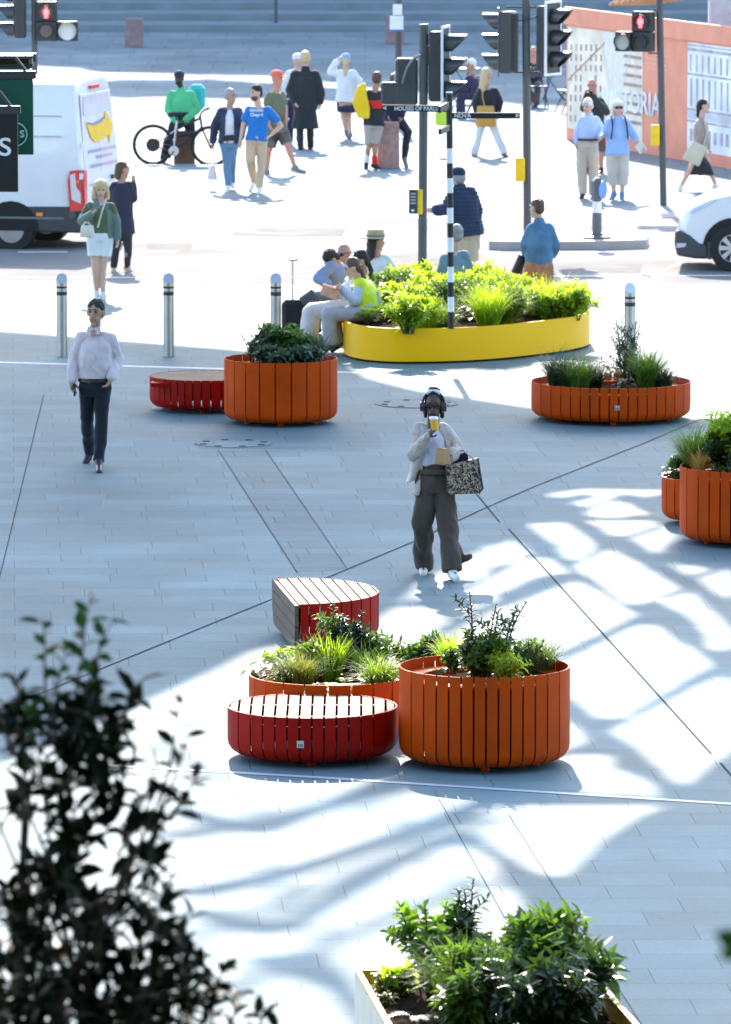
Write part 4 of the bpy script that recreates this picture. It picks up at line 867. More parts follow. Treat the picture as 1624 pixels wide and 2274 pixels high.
# ------------------------------------------------------------------ bicycle
def bicycle():
    Yb2 = P(400, 364).y; s = mpp(Yb2); t = thing('bicycle', P(398, 366), 'black electric bicycle held side-on by the delivery rider', 'bicycle')
    MK = mat('bike_black', (.015, .016, .018), .4); MS = mat('bike_silver', (.55, .56, .58), .35, metal=.6); MT = mat('tyre', (.02, .02, .02), .85)
    def b(x, y, dy=0): return PY(x, y, Yb2 + dy)
    wr = .335
    for (x, y) in ((340, 321), (469, 324)):
        c = b(x, y); ty = MB(); n = 40; vs = []; f = []
        for i in range(n):
            a = 2 * math.pi * i / n; ce = c + Vector((wr * math.cos(a), 0, wr * math.sin(a)))
            for j in range(8): q = 2 * math.pi * j / 8; vs.append(ce + Vector((math.cos(a) * math.cos(q), math.sin(q), math.sin(a) * math.cos(q))) * .03)
        for i in range(n):
            for j in range(8): k, l = (i + 1) % n, (j + 1) % 8; f.append((i * 8 + j, k * 8 + j, k * 8 + l, i * 8 + l))
        ty.add(vs, f); w_ = ty.build('wheel', MT, t, smooth=180)
        sp_ = MB()
        for i in range(16): a = 2 * math.pi * i / 16; sp_.tube([c, c + Vector((wr * .95 * math.cos(a), .0, wr * .95 * math.sin(a)))], .0022, 4)
        sp_.build('spokes', MS, w_)
        MB().cyl(c - Vector((0, .06, 0)), c + Vector((0, .06, 0)), .12 if x < 400 else .03, None, 20).build('hub', MK, w_, smooth=40)
    L = [((340, 324), (385, 335), .014), ((340, 324), (395, 285), .012), ((385, 335), (393, 268), .022), ((385, 335), (449, 283), .026), ((396, 285), (445, 262), .022), ((449, 286), (444, 256), .022), ((448, 284), (469, 330), .016), ((393, 268), (390, 256), .014)]
    names = ['chain_stay', 'seat_stay', 'seat_tube', 'down_tube', 'top_tube', 'head_tube', 'fork', 'seat_post']
    for (p, q, r), nm in zip(L, names): MB().tube([b(*p), b(*q)], r, 10).build(nm, MS if nm in ('seat_stay', 'seat_tube') else MK, t, smooth=60)
    MB().tube([b(395, 300, -.05), b(430, 294, -.05)], .04, 10).build('battery', MK, t, smooth=60)
    MB().capsule(b(378, 254), b(402, 252), .05, .03, 10).build('saddle', MK, t, smooth=60)
    MB().tube([b(444, 256), b(450, 247), b(466, 240, -.25)], .016, 8).build('handlebar', MK, t, smooth=60); MB().tube([b(450, 247), b(463, 236, .25)], .016, 8).build('handlebar', MK, t, smooth=60)
    MB().cyl(b(386, 335, -.06), b(386, 335, -.04), .09, .09, 24).build('chain_ring', MS, t); MB().tube([b(386, 335, -.07), b(376, 352, -.08)], .012, 6).build('crank', MK, t)
    MB().tube([b(352, 338, -.1), b(330, 352, -.1)], .01, 6).build('kick_stand', MS, t)
bicycle()
# ------------------------------------------------------------------ folding chairs and tables on the forecourt
def chair(x, y, deg, label):
    c = P(x, y); t = thing('folding_chair', c, label, 'chair', 'thin metal folding chairs on the far forecourt'); f = fvec(deg); u = f.cross(Zv); m = mat('chair_metal', (.04, .05, .08), .5)
    MB().box(c + Zv * .45, (.4, .38, .025), Matrix((u, f, Zv)).transposed()).build('seat', m, t)
    for k in (-1, 1):
        MB().tube([c + u * k * .19 + f * .22, c + u * k * .19 - f * .2 + Zv * .85], .013, 6).build('leg', m, t); MB().tube([c + u * k * .17 - f * .24, c + u * k * .17 + f * .18 + Zv * .45], .013, 6).build('leg', m, t)
    MB().box(c - f * .19 + Zv * .74, (.4, .02, .18), Matrix((u, f, Zv)).transposed()).build('backrest', m, t)
chair(1058, 258, -90, 'folding chair under the seated person in dark purple'); chair(1005, 250, 80, 'folding chair half hidden behind the white edged traffic light'); chair(1195, 240, 190, 'folding chair under the seated man with the red face'); chair(1262, 250, -70, 'empty folding chair beside the edge of the red hoarding')
for x, y, lb in ((1032, 228, 'small dark bistro table by the person in dark purple'), (1222, 222, 'small dark bistro table between pole and hoarding')):
    c = P(x, y); t = thing('bistro_table', c, lb, 'table', 'bistro tables on the far forecourt'); m = mat('chair_metal', (.04, .05, .08), .5)
    disc(MB(), c + Zv * .7, Zv, .33, .02).build('table_top', m, t)
    for k in range(3): a = 2.1 * k; MB().tube([c + Vector((.28 * math.cos(a), .28 * math.sin(a), 0)), c + Vector((-.2 * math.cos(a), -.2 * math.sin(a), .7))], .012, 6).build('leg', m, t)
# ------------------------------------------------------------------ people
SK = {'pale': mat('skin_pale', (.60, .36, .27), .5, var=.05), 'tan': mat('skin_tan', (.42, .23, .15), .5, var=.05), 'dark': mat('skin_dark', (.075, .036, .024), .45, var=.05), 'ruddy': mat('skin_ruddy', (.60, .25, .17), .5, var=.05), 'brown': mat('skin_brown', (.20, .10, .065), .45, var=.05)}
def cloth(name, col, **k): return mat('cloth_' + name, col, k.pop('rough', .85), bump=k.pop('bump', .35), bscale=k.pop('bscale', 22), var=k.pop('var', .08), scale=5, spec=.25, sheen=.15, **k)
H_BLK = mat('hair_black', (.014, .012, .011), .7, bump=.6, bscale=60); H_BRN = mat('hair_brown', (.10, .05, .025), .5, bump=.6, bscale=60); H_BLD = mat('hair_blonde', (.62, .45, .24), .5, bump=.6, bscale=60)
H_WHT = mat('hair_white', (.72, .70, .67), .55, bump=.6, bscale=60); H_GRY = mat('hair_grey', (.30, .29, .29), .55, bump=.6, bscale=60); M_EYE = mat('eye_dark', (.02, .015, .012), .25); M_LIP = mat('lip', (.36, .14, .11), .5); M_LIPD = mat('lip_dark', (.05, .02, .018), .5)
def remesh(mb, name, m, parent, vox=.011, smooth=3, folds=0.0, fscale=9.0, seed=0, quilt=0.0):
    me = mb.mesh('tmp'); o = bpy.data.objects.new('tmp', me); C.objects.link(o)
    r = o.modifiers.new('r', 'REMESH'); r.mode = 'VOXEL'; r.voxel_size = vox; r.use_smooth_shade = True
    if smooth: s_ = o.modifiers.new('s', 'SMOOTH'); s_.factor = .5; s_.iterations = smooth
    bpy.context.view_layer.update()
    out = bpy.data.meshes.new_from_object(o.evaluated_get(bpy.context.evaluated_depsgraph_get())); bpy.data.objects.remove(o); bpy.data.meshes.remove(me); out.name = name
    if folds or quilt:
        n = len(out.vertices); co = np.empty(n * 3); no = np.empty(n * 3); out.vertices.foreach_get('co', co); out.vertices.foreach_get('normal', no)
        co = co.reshape(-1, 3); no = no.reshape(-1, 3); d = np.zeros(n)
        if folds:
            sv = Vector((seed * 3.1, seed * 1.7, seed)); sx, sz = fscale, fscale * .55
            d += np.array([mnoise.noise(Vector((p[0] * sx, p[1] * sx, p[2] * sz)) + sv) + .5 * mnoise.noise(Vector((p[0] * sx * 2.3 + p[2] * 6, p[1] * sx * 2.3, p[2] * sz * 2.6)) + sv) for p in co]) * folds
        if quilt: d += np.abs(np.sin(co[:, 2] * math.pi / .055)) * quilt
        co = co + no * d[:, None]; out.vertices.foreach_set('co', co.ravel()); out.update()
    for p in out.polygons: p.use_smooth = True
    return link(name, out, m, parent)
def hand(mb, w_, d, pn, k, curl=.35, r=.0085):
    """palm, four fingers and a thumb; d points along the hand, pn out of the palm"""
    d = d.normalized(); pn = (pn - d * pn.dot(d)).normalized(); sd = d.cross(pn)
    mb.ell(w_ + d * .045 * k, d * .055 * k, sd * .04 * k, pn * .017 * k, 10, 6)
    for i, L in enumerate((.068, .078, .072, .056)):
        o = (i - 1.5) * .0205 * k; p0 = w_ + d * .082 * k + sd * o; a = curl; p1 = p0 + (d * math.cos(a) + pn * math.sin(a)) * L * .52 * k; p2 = p1 + (d * math.cos(a * 2.6) + pn * math.sin(a * 2.6)) * L * .48 * k
        mb.capsule(p0 - d * .01, p1, r * k, r * .95 * k, 8); mb.capsule(p1, p2, r * .95 * k, r * .8 * k, 8)
    t0 = w_ + d * .03 * k - sd * .035 * k; t1 = t0 + (d * .6 - sd * .55 + pn * .35) * .042 * k; t2 = t1 + (d * .9 - sd * .05 + pn * .4) * .032 * k
    mb.capsule(t0, t1, .012 * k, .0105 * k, 8); mb.capsule(t1, t2, .0105 * k, .009 * k, 8)
PERSONS = {}
def person(label, feet, top, face, px={}, zg=0.0, head=None, st=0.0, skin='pale', hair=None, hairm=None, hat=None, up=None, coat=None, low=None, shoes=None, fine=False, glasses=False, build=1.0, H=None, group=None, tilt=0.0, curl=.35, folds=1.0, hands=(1, 1), beard=None, headk=1.1):
    G = P(feet[0], feet[1], zg); Y0 = G.y; Hm = H or (feet[1] - top) * mpp(Y0) * 1.0; k = Hm / 1.75; f = fvec(face); l = Zv.cross(f); bw = build
    t = thing('person', G, label, 'person', group); vox = .0065 if fine else .0115
    J = {}
    def S(n, fw, lt, z): J[n] = G + f * fw * k + l * lt * k + Zv * z * k
    S('hd', .03, 0, 1.635); S('nk', .0, 0, 1.475)
    for sg, c in ((1, 'l'), (-1, 'r')):
        q = sg * st / 2
        S(c + 's', 0, sg * .175 * bw, 1.415); S(c + 'e', -q * .3 - .01, sg * .235 * bw, 1.13); S(c + 'w', -q * .7 + .07, sg * .245 * bw, .90)
        S(c + 'h', 0, sg * .085, .93); S(c + 'k', q * .62 + .03, sg * .09, .50); S(c + 'a', q, sg * .09, .085 + (.07 if q < 0 else 0))
    for n, v in px.items():
        if len(n) == 2 and n in J: J[n] = PY(v[0], v[1], Y0 + (v[2] if len(v) > 2 else (J[n].y - Y0)))
    _m = (J['ls'] + J['rs']) / 2
    for c in 'lr': J[c + 's'] = J[c + 's'] + (_m - J[c + 's']) * .15 - Zv * .028 * k
    toe = {}
    for c in 'lr':
        toe[c] = (PY(px[c + 't'][0], px[c + 't'][1], J[c + 'a'].y + (px[c + 't'][2] if len(px[c + 't']) > 2 else -.12)) - J[c + 'a']) if c + 't' in px else f * .17 * k - Zv * .06 * k
    hf = fvec(face if head is None else head); tl = R(tilt); hu = (Zv * math.cos(tl) + hf * math.sin(tl)); hff = (hf * math.cos(tl) - Zv * math.sin(tl)); hl = hu.cross(hff); hk = k * headk
    hd = J['hd']
    # ---- body, one continuous surface
    b = MB()
    b.ell(hd + hu * .018 * hk - hff * .008 * hk, hl * .073 * hk, hff * .092 * hk, hu * .1 * hk, 18, 12); b.ell(hd - hu * .045 * hk + hff * .022 * hk, hl * .054 * hk, hff * .062 * hk, hu * .068 * hk, 16, 10)
    b.capsule(hd + hff * .083 * hk + hu * .012 * hk, hd + hff * .10 * hk - hu * .022 * hk, .010 * hk, .0145 * hk, 8); b.ell(hd - hu * .105 * hk + hff * .06 * hk, hl * .022 * hk, hff * .02 * hk, hu * .018 * hk, 8, 6)
    b.ell(hd + hff * .078 * hk - hu * .052 * hk, hl * .026 * hk, hff * .012 * hk, hu * .012 * hk, 8, 6)
    for q in (-1, 1): b.ell(hd + hl * q * .076 * hk - hff * .005 * hk, hl * .012 * hk, hff * .02 * hk, hu * .032 * hk, 8, 6); b.ell(hd + hff * .078 * hk + hl * q * .032 * hk + hu * .036 * hk, hl * .024 * hk, hff * .014 * hk, hu * .009 * hk, 8, 6)
    b.capsule(hd - hu * .05 * hk - hff * .015 * hk, J['nk'] - Zv * .02 * k, .052 * k, .06 * k, 14)
    hc = (J['lh'] + J['rh']) / 2; shc = (J['ls'] + J['rs']) / 2; sp = shc - hc; uh = (J['lh'] - J['rh']).normalized(); us = (J['ls'] - J['rs']).normalized()
    if uh.dot(us) < 0: uh = -uh
    us0 = l * 1.0; swid = max((J['ls'] - J['rs']).length / 2, .13 * k); ax = sp.normalized()
    def tring(tt, a, d, off=0.0):
        u = (uh * (1 - tt) + us * tt); u = (u - ax * u.dot(ax)); u = u.normalized() if u.length > .2 else l; v = ax.cross(u)
        return (hc + sp * tt, u * (a * k + off), v * (d * k + off))
    wsc = (swid / (.175 * k)); wsc = min(max(wsc, .8), 1.2) * .5 + .5 * bw
    RG = ((-.16, .135, .10), (-.02, .165, .115), (.28, .145, .10), (.62, .165 * wsc, .115), (.86, .16 * wsc, .10), (.97, .115, .08), (1.06, .075, .065), (1.16, .055, .055))
    RG = [(a_, w_ * (bw if a_ < .5 else 1), d_ * (bw if a_ < .9 else 1)) for a_, w_, d_ in RG]
    b.loft([tring(*r_) for r_ in RG], 18)
    arms = {}
    for c in 'lr':
        s0, e0, w0 = J[c + 's'], J[c + 'e'], J[c + 'w']
        b.capsule(s0, e0, .05 * k * bw, .04 * k, 12); b.capsule(e0, w0, .041 * k, .027 * k, 12)
        fd = (w0 - e0).normalized(); pn = px.get(c + 'p'); pn = Vector(pn) if pn else (-l if c == 'l' else l) * .7 + f * .4
        hdv = px.get(c + 'd'); hdv = (PY(hdv[0], hdv[1], w0.y + (hdv[2] if len(hdv) > 2 else 0)) - w0) if hdv else fd
        if hands[0 if c == 'l' else 1]: hand(b, w0, hdv, pn, k * .98, curl, .0085 if fine else .0095)
        h0, k0, a0 = J[c + 'h'], J[c + 'k'], J[c + 'a']
        b.capsule(h0, k0, .083 * k * bw, .053 * k, 14); b.capsule(k0, a0, .05 * k, .036 * k, 12); b.ell(k0 * .68 + a0 * .32 - f * .012 * k, l * .05 * k, f * .05 * k, (k0 - a0).normalized() * .1 * k, 12, 8)
        b.capsule(a0 - Zv * .025 * k, a0 + toe[c] * .8, .032 * k, .02 * k, 10)
    body = remesh(b, 'body', SK[skin], t, vox, 2)
    # ---- face
    for q in (-1, 1):
        e = MB().ell(hd + hl * q * .031 * hk + hff * .081 * hk + hu * .018 * hk, hl * .014 * hk, hff * .008 * hk, hu * .0075 * hk, 10, 6).build('eye', M_EYE, body, smooth=180)
        MB().capsule(hd + hl * q * .018 * hk + hff * .093 * hk + hu * .043 * hk, hd + hl * q * .048 * hk + hff * .078 * hk + hu * .042 * hk, .005 * hk, .004 * hk, 6).build('eyebrow', (hairm or H_BRN), body, smooth=180)
    MB().capsule(hd - hl * .02 * hk + hff * .083 * hk - hu * .052 * hk, hd + hl * .02 * hk + hff * .083 * hk - hu * .052 * hk, .0065 * hk, .0065 * hk, 6).build('mouth', M_LIPD if skin in ('dark', 'brown') else M_LIP, body, smooth=180)
    if beard: 
        q = MB().ell(hd - hu * .062 * hk + hff * .022 * hk, hl * .06 * hk, hff * .068 * hk, hu * .058 * hk, 14, 8); remesh(q, 'beard', beard, t, .01, 2)
    # ---- hair / hat
    if hair:
        q = MB()
        if hair != 'bald': q.ell(hd + hu * .05 * hk - hff * (.034 if hair == 'bun' else .02) * hk, hl * .083 * hk, hff * .092 * hk, hu * .086 * hk, 18, 10); q.ell(hd - hff * .05 * hk, hl * .08 * hk, hff * .06 * hk, hu * .07 * hk, 16, 8)
        else: q.ell(hd + hu * .0 * hk - hff * .035 * hk, hl * .083 * hk, hff * .07 * hk, hu * .05 * hk, 16, 8)
        if hair in ('bob', 'wavy'):
            for sgn in (-1, 1): q.capsule(hd + hl * sgn * .078 * hk + hu * .03 * hk - hff * .01 * hk, hd + hl * sgn * .088 * hk - hu * (.10 if hair == 'bob' else .13) * hk - hff * .01 * hk, .035 * hk, .034 * hk, 10)
            q.ell(hd - hff * .06 * hk - hu * .03 * hk, hl * .095 * hk, hff * .055 * hk, hu * .11 * hk, 14, 8); q.ell(hd + hu * .065 * hk - hff * .01 * hk, hl * .095 * hk, hff * .09 * hk, hu * .065 * hk, 14, 8)
        if hair == 'long': q.loft([(hd - hff * .05 * hk + hu * .03 * hk, hl * .085 * hk, hff * .06 * hk), (hd - hff * .07 * hk - hu * .1 * hk, hl * .09 * hk, hff * .05 * hk), (hd - hff * .085 * hk - hu * .26 * hk + hl * .03 * hk, hl * .085 * hk, hff * .035 * hk), (hd - hff * .08 * hk - hu * .36 * hk + hl * .05 * hk, hl * .03 * hk, hff * .015 * hk)], 14)
        if hair == 'pony': q.tube([hd - hff * .09 * hk + hu * .03 * hk, hd - hff * .14 * hk - hu * .06 * hk, hd - hff * .13 * hk - hu * .2 * hk, hd - hff * .12 * hk - hu * .33 * hk], [.035 * hk, .045 * hk, .035 * hk, .008 * hk], 10)
        if hair == 'tail': q.ell(hd - hff * .1 * hk - hu * .01 * hk, hl * .03 * hk, hff * .035 * hk, hu * .03 * hk, 10, 6); q.tube([hd - hff * .09 * hk - hu * .04 * hk, hd - hff * .10 * hk - hu * .15 * hk, hd - hff * .06 * hk - hu * .24 * hk], [.03 * hk, .028 * hk, .008 * hk], 8)
        if hair == 'bun':
            q.ell(hd + hu * .125 * hk - hff * .03 * hk, hl * .062 * hk, hff * .06 * hk, hu * .05 * hk, 14, 8)
            for sgn in (-1, 1): q.capsule(hd + hl * sgn * .07 * hk - hff * .03 * hk, hd + hl * sgn * .072 * hk - hu * .09 * hk - hff * .04 * hk, .024 * hk, .018 * hk, 8)
        if hair == 'back': q.capsule(hd - hff * .07 * hk, hd - hff * .07 * hk - hu * .1 * hk, .06 * hk, .045 * hk, 12)
        # keep the face free: cut the front by leaving only what stays behind the hairline
        me_ = remesh(q, 'hair', hairm, t, .008 if fine else .01, 2, folds=.008, fscale=30, seed=len(label))
    if hat:
        kind, hm = hat; q = MB(); top_c = hd + hu * .06 * hk - hff * .008 * hk
        if kind in ('cap', 'beanie'):
            q.loft([(top_c - hu * (.02 if kind == 'cap' else .03) * hk, hl * .09 * hk, hff * .108 * hk), (top_c + hu * .03 * hk, hl * .088 * hk, hff * .105 * hk), (top_c + hu * .065 * hk, hl * .062 * hk, hff * .078 * hk), (top_c + hu * .08 * hk, hl * .02 * hk, hff * .025 * hk)], 20)
            if kind == 'cap': q.ell(top_c + hff * .13 * hk - hu * .018 * hk, hl * .07 * hk, hff * .07 * hk, hu * .008 * hk, 14, 6)
        if kind == 'brim':
            q.loft([(top_c - hu * .01 * hk, hl * .19 * hk, hff * .2 * hk), (top_c + hu * .0 * hk, hl * .185 * hk, hff * .195 * hk), (top_c + hu * .005 * hk, hl * .1 * hk, hff * .115 * hk), (top_c + hu * .09 * hk, hl * .085 * hk, hff * .098 * hk), (top_c + hu * .10 * hk, hl * .06 * hk, hff * .07 * hk)], 24)
        if kind == 'bald': pass
        ho = q.build('hat' if kind == 'brim' else kind, hm, t, smooth=50)
        if kind == 'brim': MB().loft([(top_c + hu * .008 * hk, hl * .103 * hk, hff * .118 * hk), (top_c + hu * .03 * hk, hl * .098 * hk, hff * .113 * hk)], 24).build('hat_band', cloth('band', (.2, .17, .1)), ho, smooth=50)
    if glasses:
        q = MB()
        for sgn in (-1, 1):
            q.ell(hd + hl * sgn * .034 * hk + hff * .097 * hk + hu * .016 * hk, hl * .031 * hk, hff * .006 * hk, hu * .023 * hk, 14, 6); q.tube([hd + hl * sgn * .066 * hk + hff * .09 * hk + hu * .022 * hk, hd + hl * sgn * .082 * hk + hff * .01 * hk + hu * .025 * hk], .004 * hk, 6)
        q.tube([hd - hl * .01 * hk + hff * .104 * hk + hu * .022 * hk, hd + hl * .01 * hk + hff * .104 * hk + hu * .022 * hk], .004 * hk, 6); q.build('sunglasses', mat('lens_black', (.01, .01, .012), .12), t, smooth=50)
    # ---- clothes
    def garment(sp_, nm, seed):
        q = MB(); off = sp_.get('off', .016) * k; hem = sp_.get('hem', .08); fl = sp_.get('flare', 0.0); op = sp_.get('open'); sl_ = sp_.get('sleeve', 1)
        rows = [( -hem / max(sp.length / k, .2), .17 + fl, .122 + fl)] if hem > .02 else [(-hem / max(sp.length / k, .2), .15, .105)]
        rows += [r_ for r_ in RG if rows[0][0] + .12 < r_[0] < 1.1]
        if not op: q.loft([tring(*r_, off) for r_ in rows], 20)
        else:
            vs = []; fc = []; n = 18; m_ = len(rows)
            for o2 in (off, off - .022 * k):
                for (tt, a, d_) in rows:
                    c_, u, v = tring(tt, a, d_, o2); sg = 1 if v.dot(f) > 0 else -1; opn = R(op) * (1 - .35 * max(0, tt))
                    for i in range(n + 1):
                        an = math.pi / 2 + opn + (2 * math.pi - 2 * opn) * i / n; vs.append(c_ + u * math.cos(an) + v * sg * math.sin(an))
            o = m_ * (n + 1)
            for r2 in range(m_ - 1):
                for i in range(n): a = r2 * (n + 1) + i; fc += [(a, a + 1, a + n + 2, a + n + 1), (o + a, o + a + n + 1, o + a + n + 2, o + a + 1)]
            for r2 in range(m_ - 1):
                for i in (0, n): a = r2 * (n + 1) + i; fc.append((a, a + n + 1, o + a + n + 1, o + a))
            for r2 in (0, m_ - 1):
                for i in range(n): a = r2 * (n + 1) + i; fc.append((a, o + a, o + a + 1, a + 1))
            q.add(vs, fc)
        if sl_:
            for c in 'lr':
                s0, e0, w0 = J[c + 's'], J[c + 'e'], J[c + 'w']; inn = shc * .45 + s0 * .55
                q.capsule(inn, s0, .058 * k + off * .4, .044 * k * bw + off * .8, 12)
                if sl_ >= 1: q.capsule(s0, e0, .045 * k * bw + off * .85, .041 * k + off, 12); q.capsule(e0, e0 + (w0 - e0) * .95, .043 * k + off, .031 * k + off * .9, 12)
                elif sl_ > .6: q.capsule(s0, e0, .051 * k * bw + off, .045 * k + off, 12); q.capsule(e0, e0 + (w0 - e0) * (sl_ - .5) * 1.2, .043 * k + off, .04 * k + off, 12)
                else: q.capsule(s0, s0 + (e0 - s0) * (sl_ + .15), .053 * k * bw + off, .05 * k + off * 1.3, 12)
        if sp_.get('collar'): q.loft([(J['nk'] - Zv * .10 * k, l * .10 * k, f * .085 * k), (J['nk'] - Zv * .03 * k, l * .08 * k, f * .076 * k), (J['nk'] + Zv * .03 * k, l * .068 * k, f * .066 * k)], 16)
        return remesh(q, nm, sp_['m'], t, vox, 3, folds=.011 * folds * sp_.get('fold', 1) * k, fscale=sp_.get('fs', 9), seed=seed, quilt=sp_.get('quilt', 0))
    if low:
        q = MB(); off = low.get('off', .014) * k; kind = low['kind']
        if kind == 'skirt':
            mid = (J['la'] + J['ra']) / 2; dn = (mid - hc).normalized(); L_ = low['len'] * k; q.loft([tring(.12, .15, .105, off), tring(-.03, .168, .122, off), (hc + dn * L_ * .6, l * (.17 + low['w']) / 2 * k * 1.1, f * low.get('d', .16) * k), (hc + dn * L_, l * low['w'] * k, f * low.get('d2', low.get('d', .16)) * k)], 20)
        else:
            wl = low.get('waist', .10); q.loft([tring(wl, .152, .108, off), tring(-.02, .168, .12, off), tring(-.2, .15, .11, off)], 18); ln = low.get('len', 1.0); hr = low.get('hem_r', .055) * k
            for c in 'lr':
                h0, k0, a0 = J[c + 'h'], J[c + 'k'], J[c + 'a']
                if ln > .5:
                    e = k0 + (a0 - k0) * ((ln - .5) * 2 * (1.03 if ln > .95 else .93)); kr = low.get('knee_r', .06) * k + off * .6
                    q.capsule(h0, k0, .088 * k * bw + off * .8, kr, 14)
                    # open hem: a cone without a round cap
                    tdir = (e - k0).normalized(); u = tdir.cross(l).normalized(); v = tdir.cross(u); q.capsule(k0, k0 + (e - k0) * .2, kr, kr * .98, 12); q.loft([(k0, u * kr, v * kr), (k0 * .4 + e * .6, u * (kr * .45 + hr * .55), v * (kr * .45 + hr * .55)), (e, u * hr, v * hr)], 14)
                else:
                    e = h0 + (k0 - h0) * ln * 2; tdir = (e - h0).normalized(); u = tdir.cross(l).normalized(); v = tdir.cross(u); r1 = .09 * k * bw + off; r2 = low.get('hem_r', .085) * k
                    q.loft([(h0, u * r1, v * r1), (e, u * r2, v * r2)], 14)
        remesh(q, {'skirt': 'skirt', 'trousers': 'trousers', 'shorts': 'shorts'}[kind], low['m'], t, vox, 2, folds=.012 * folds * k, fscale=8, seed=3 + len(label))
    if up: garment(up, up.get('nm', 'shirt'), len(label))
    if coat: garment(coat, coat.get('nm', 'jacket'), len(label) + 5)
    if shoes:
        for c in 'lr':
            a0 = J[c + 'a']; td = toe[c]; tv = td.normalized(); heel = a0 - Zv * .045 * k - tv * .045 * k; tp = a0 + td * .98 - Zv * .012 * k
            q = MB(); q.capsule(heel, tp, .038 * k, .032 * k, 12); q.capsule(a0 + Zv * .01 * k, heel * .5 + tp * .5, .047 * k, .04 * k, 12); q.capsule(heel * .55 + tp * .45, tp, .042 * k, .034 * k, 12)
            so_ = remesh(q, 'shoe', shoes[0], t, .009, 2)
            if len(shoes) > 1:
                MB().capsule(heel - Zv * .026 * k, tp - Zv * .02 * k, .03 * k, .027 * k, 10).build('sole', shoes[1], so_, smooth=60)
    PERSONS[label] = (t, J, k, G, f, l, hd, hu, hff, hl)
    return t, J, k, f, l, hd, hu, hff, hl, body
def hold(name, mb, m, label, cat, smooth=40): return tag(mb.build(name, m, smooth=smooth), label, cat)
def bag(name, cx, cy, wpx, hpx, Y, d, m, label, cat='bag', deg=0, strap=None, tap=.85, rot=0):
    s = mpp(Y); a = PY(cx, cy, Y); w_, h = wpx * s, hpx * s; f = fvec(deg); u = f.cross(Zv) * -1; t = thing(name, a - Zv * h / 2, label, cat); cr, sr = math.cos(R(rot)), math.sin(R(rot)); U_ = u * cr + Zv * sr; V_ = Zv * cr - u * sr
    q = MB().loft([(a - V_ * h * .5, U_ * w_ * .44, f * d * .4), (a - V_ * h * .42, U_ * w_ * .5, f * d * .5), (a + V_ * h * .3, U_ * w_ * .5 * tap, f * d * .45), (a + V_ * h * .5, U_ * w_ * .46 * tap, f * d * .16)], 20)
    q.build('bag_body', m, t, smooth=50)
    if strap:
        q = MB().tube([PY(x, y, Y + (dy[0] if dy else 0)) for x, y, *dy in strap], .012, 6); q.build('strap', m if not isinstance(strap, tuple) else strap, t, smooth=60)
    return t
B_BLK = mat('shoe_black', (.012, .012, .013), .35); B_WHT = mat('shoe_white', (.72, .70, .67), .5); B_SOLE = mat('sole_pale', (.6, .58, .54), .6); B_GRY = mat('shoe_grey', (.2, .2, .21), .6); B_BLU = mat('shoe_blue', (.12, .22, .4), .6); B_LIME = mat('sole_lime', (.6, .75, .1), .6); B_BEI = mat('shoe_beige', (.55, .42, .32), .5)
# --- man in the white shirt
C_WS = cloth('white_shirt', (.62, .53, .52)); C_NAVY = cloth('navy_trousers', (.008, .012, .02), bump=.25)
r_ = person('man in a white shirt and dark navy trousers walking through the shade, left', (215, 1040), 664, -6, dict(hd=(212, 695, -.03), nk=(211, 731, 0), ls=(250, 745, 0), rs=(175, 745, 0), le=(262, 796, .05), re=(164, 799, .05), lw=(249, 838, -.12), rw=(159, 845, -.05), ld=(235, 862, -.03), rd=(161, 866, -.02),
     lh=(227, 858, 0), rh=(196, 858, 0), lk=(226, 932, -.08), rk=(193, 926, .05), la=(219, 1022, -.22), ra=(199, 1002, .5), lt=(220, 1046, -.2), rt=(189, 1027, -.05)), head=-16, skin='tan', hair='short', hairm=H_BLK, up=dict(m=C_WS, hem=-.05, off=.022, fold=1.9), low=dict(kind='trousers', m=C_NAVY, hem_r=.056, knee_r=.062, off=.010), shoes=(B_BLK,), fine=True)
t, J, k, f, l, hd, hu, hff, hl, body = r_
MB().loft([(J['lh'] * .5 + J['rh'] * .5 + Zv * .055, l * .182, f * .136), (J['lh'] * .5 + J['rh'] * .5 + Zv * .09, l * .18, f * .134)], 24).build('belt', B_BLK, t, smooth=40)
cl = MB()
for q in (-1, 1): cl.extr([J['nk'] + f * .075 + Zv * .02, J['nk'] + f * .085 + l * q * .06 + Zv * .035, J['nk'] + f * .115 + l * q * .075 - Zv * .03, J['nk'] + f * .115 + l * q * .03 - Zv * .05], f * .008)
cl.build('collar', C_WS, t)
MB().extr([J['nk'] + f * .098 + l * .03 - Zv * .005, J['nk'] + f * .098 - l * .03 - Zv * .005, J['nk'] + f * .122 - Zv * .085], f * .012).build('open_neck', SK['tan'], t)
bt = MB()
for i in range(5): disc(bt, J['nk'] + f * (.142 - .004 * i) - Zv * (.13 + .085 * i), f, .007, .005, 8)
bt.build('shirt_buttons', B_WHT, t); 
tag(MB().bbox(PY(166, 866, J['rw'].y - .05), (.02, .14, .075), .008, Matrix.Rotation(R(30), 3, 'X')).build('phone', B_BLK), 'dark phone in the hand of the man in the white shirt', 'phone')
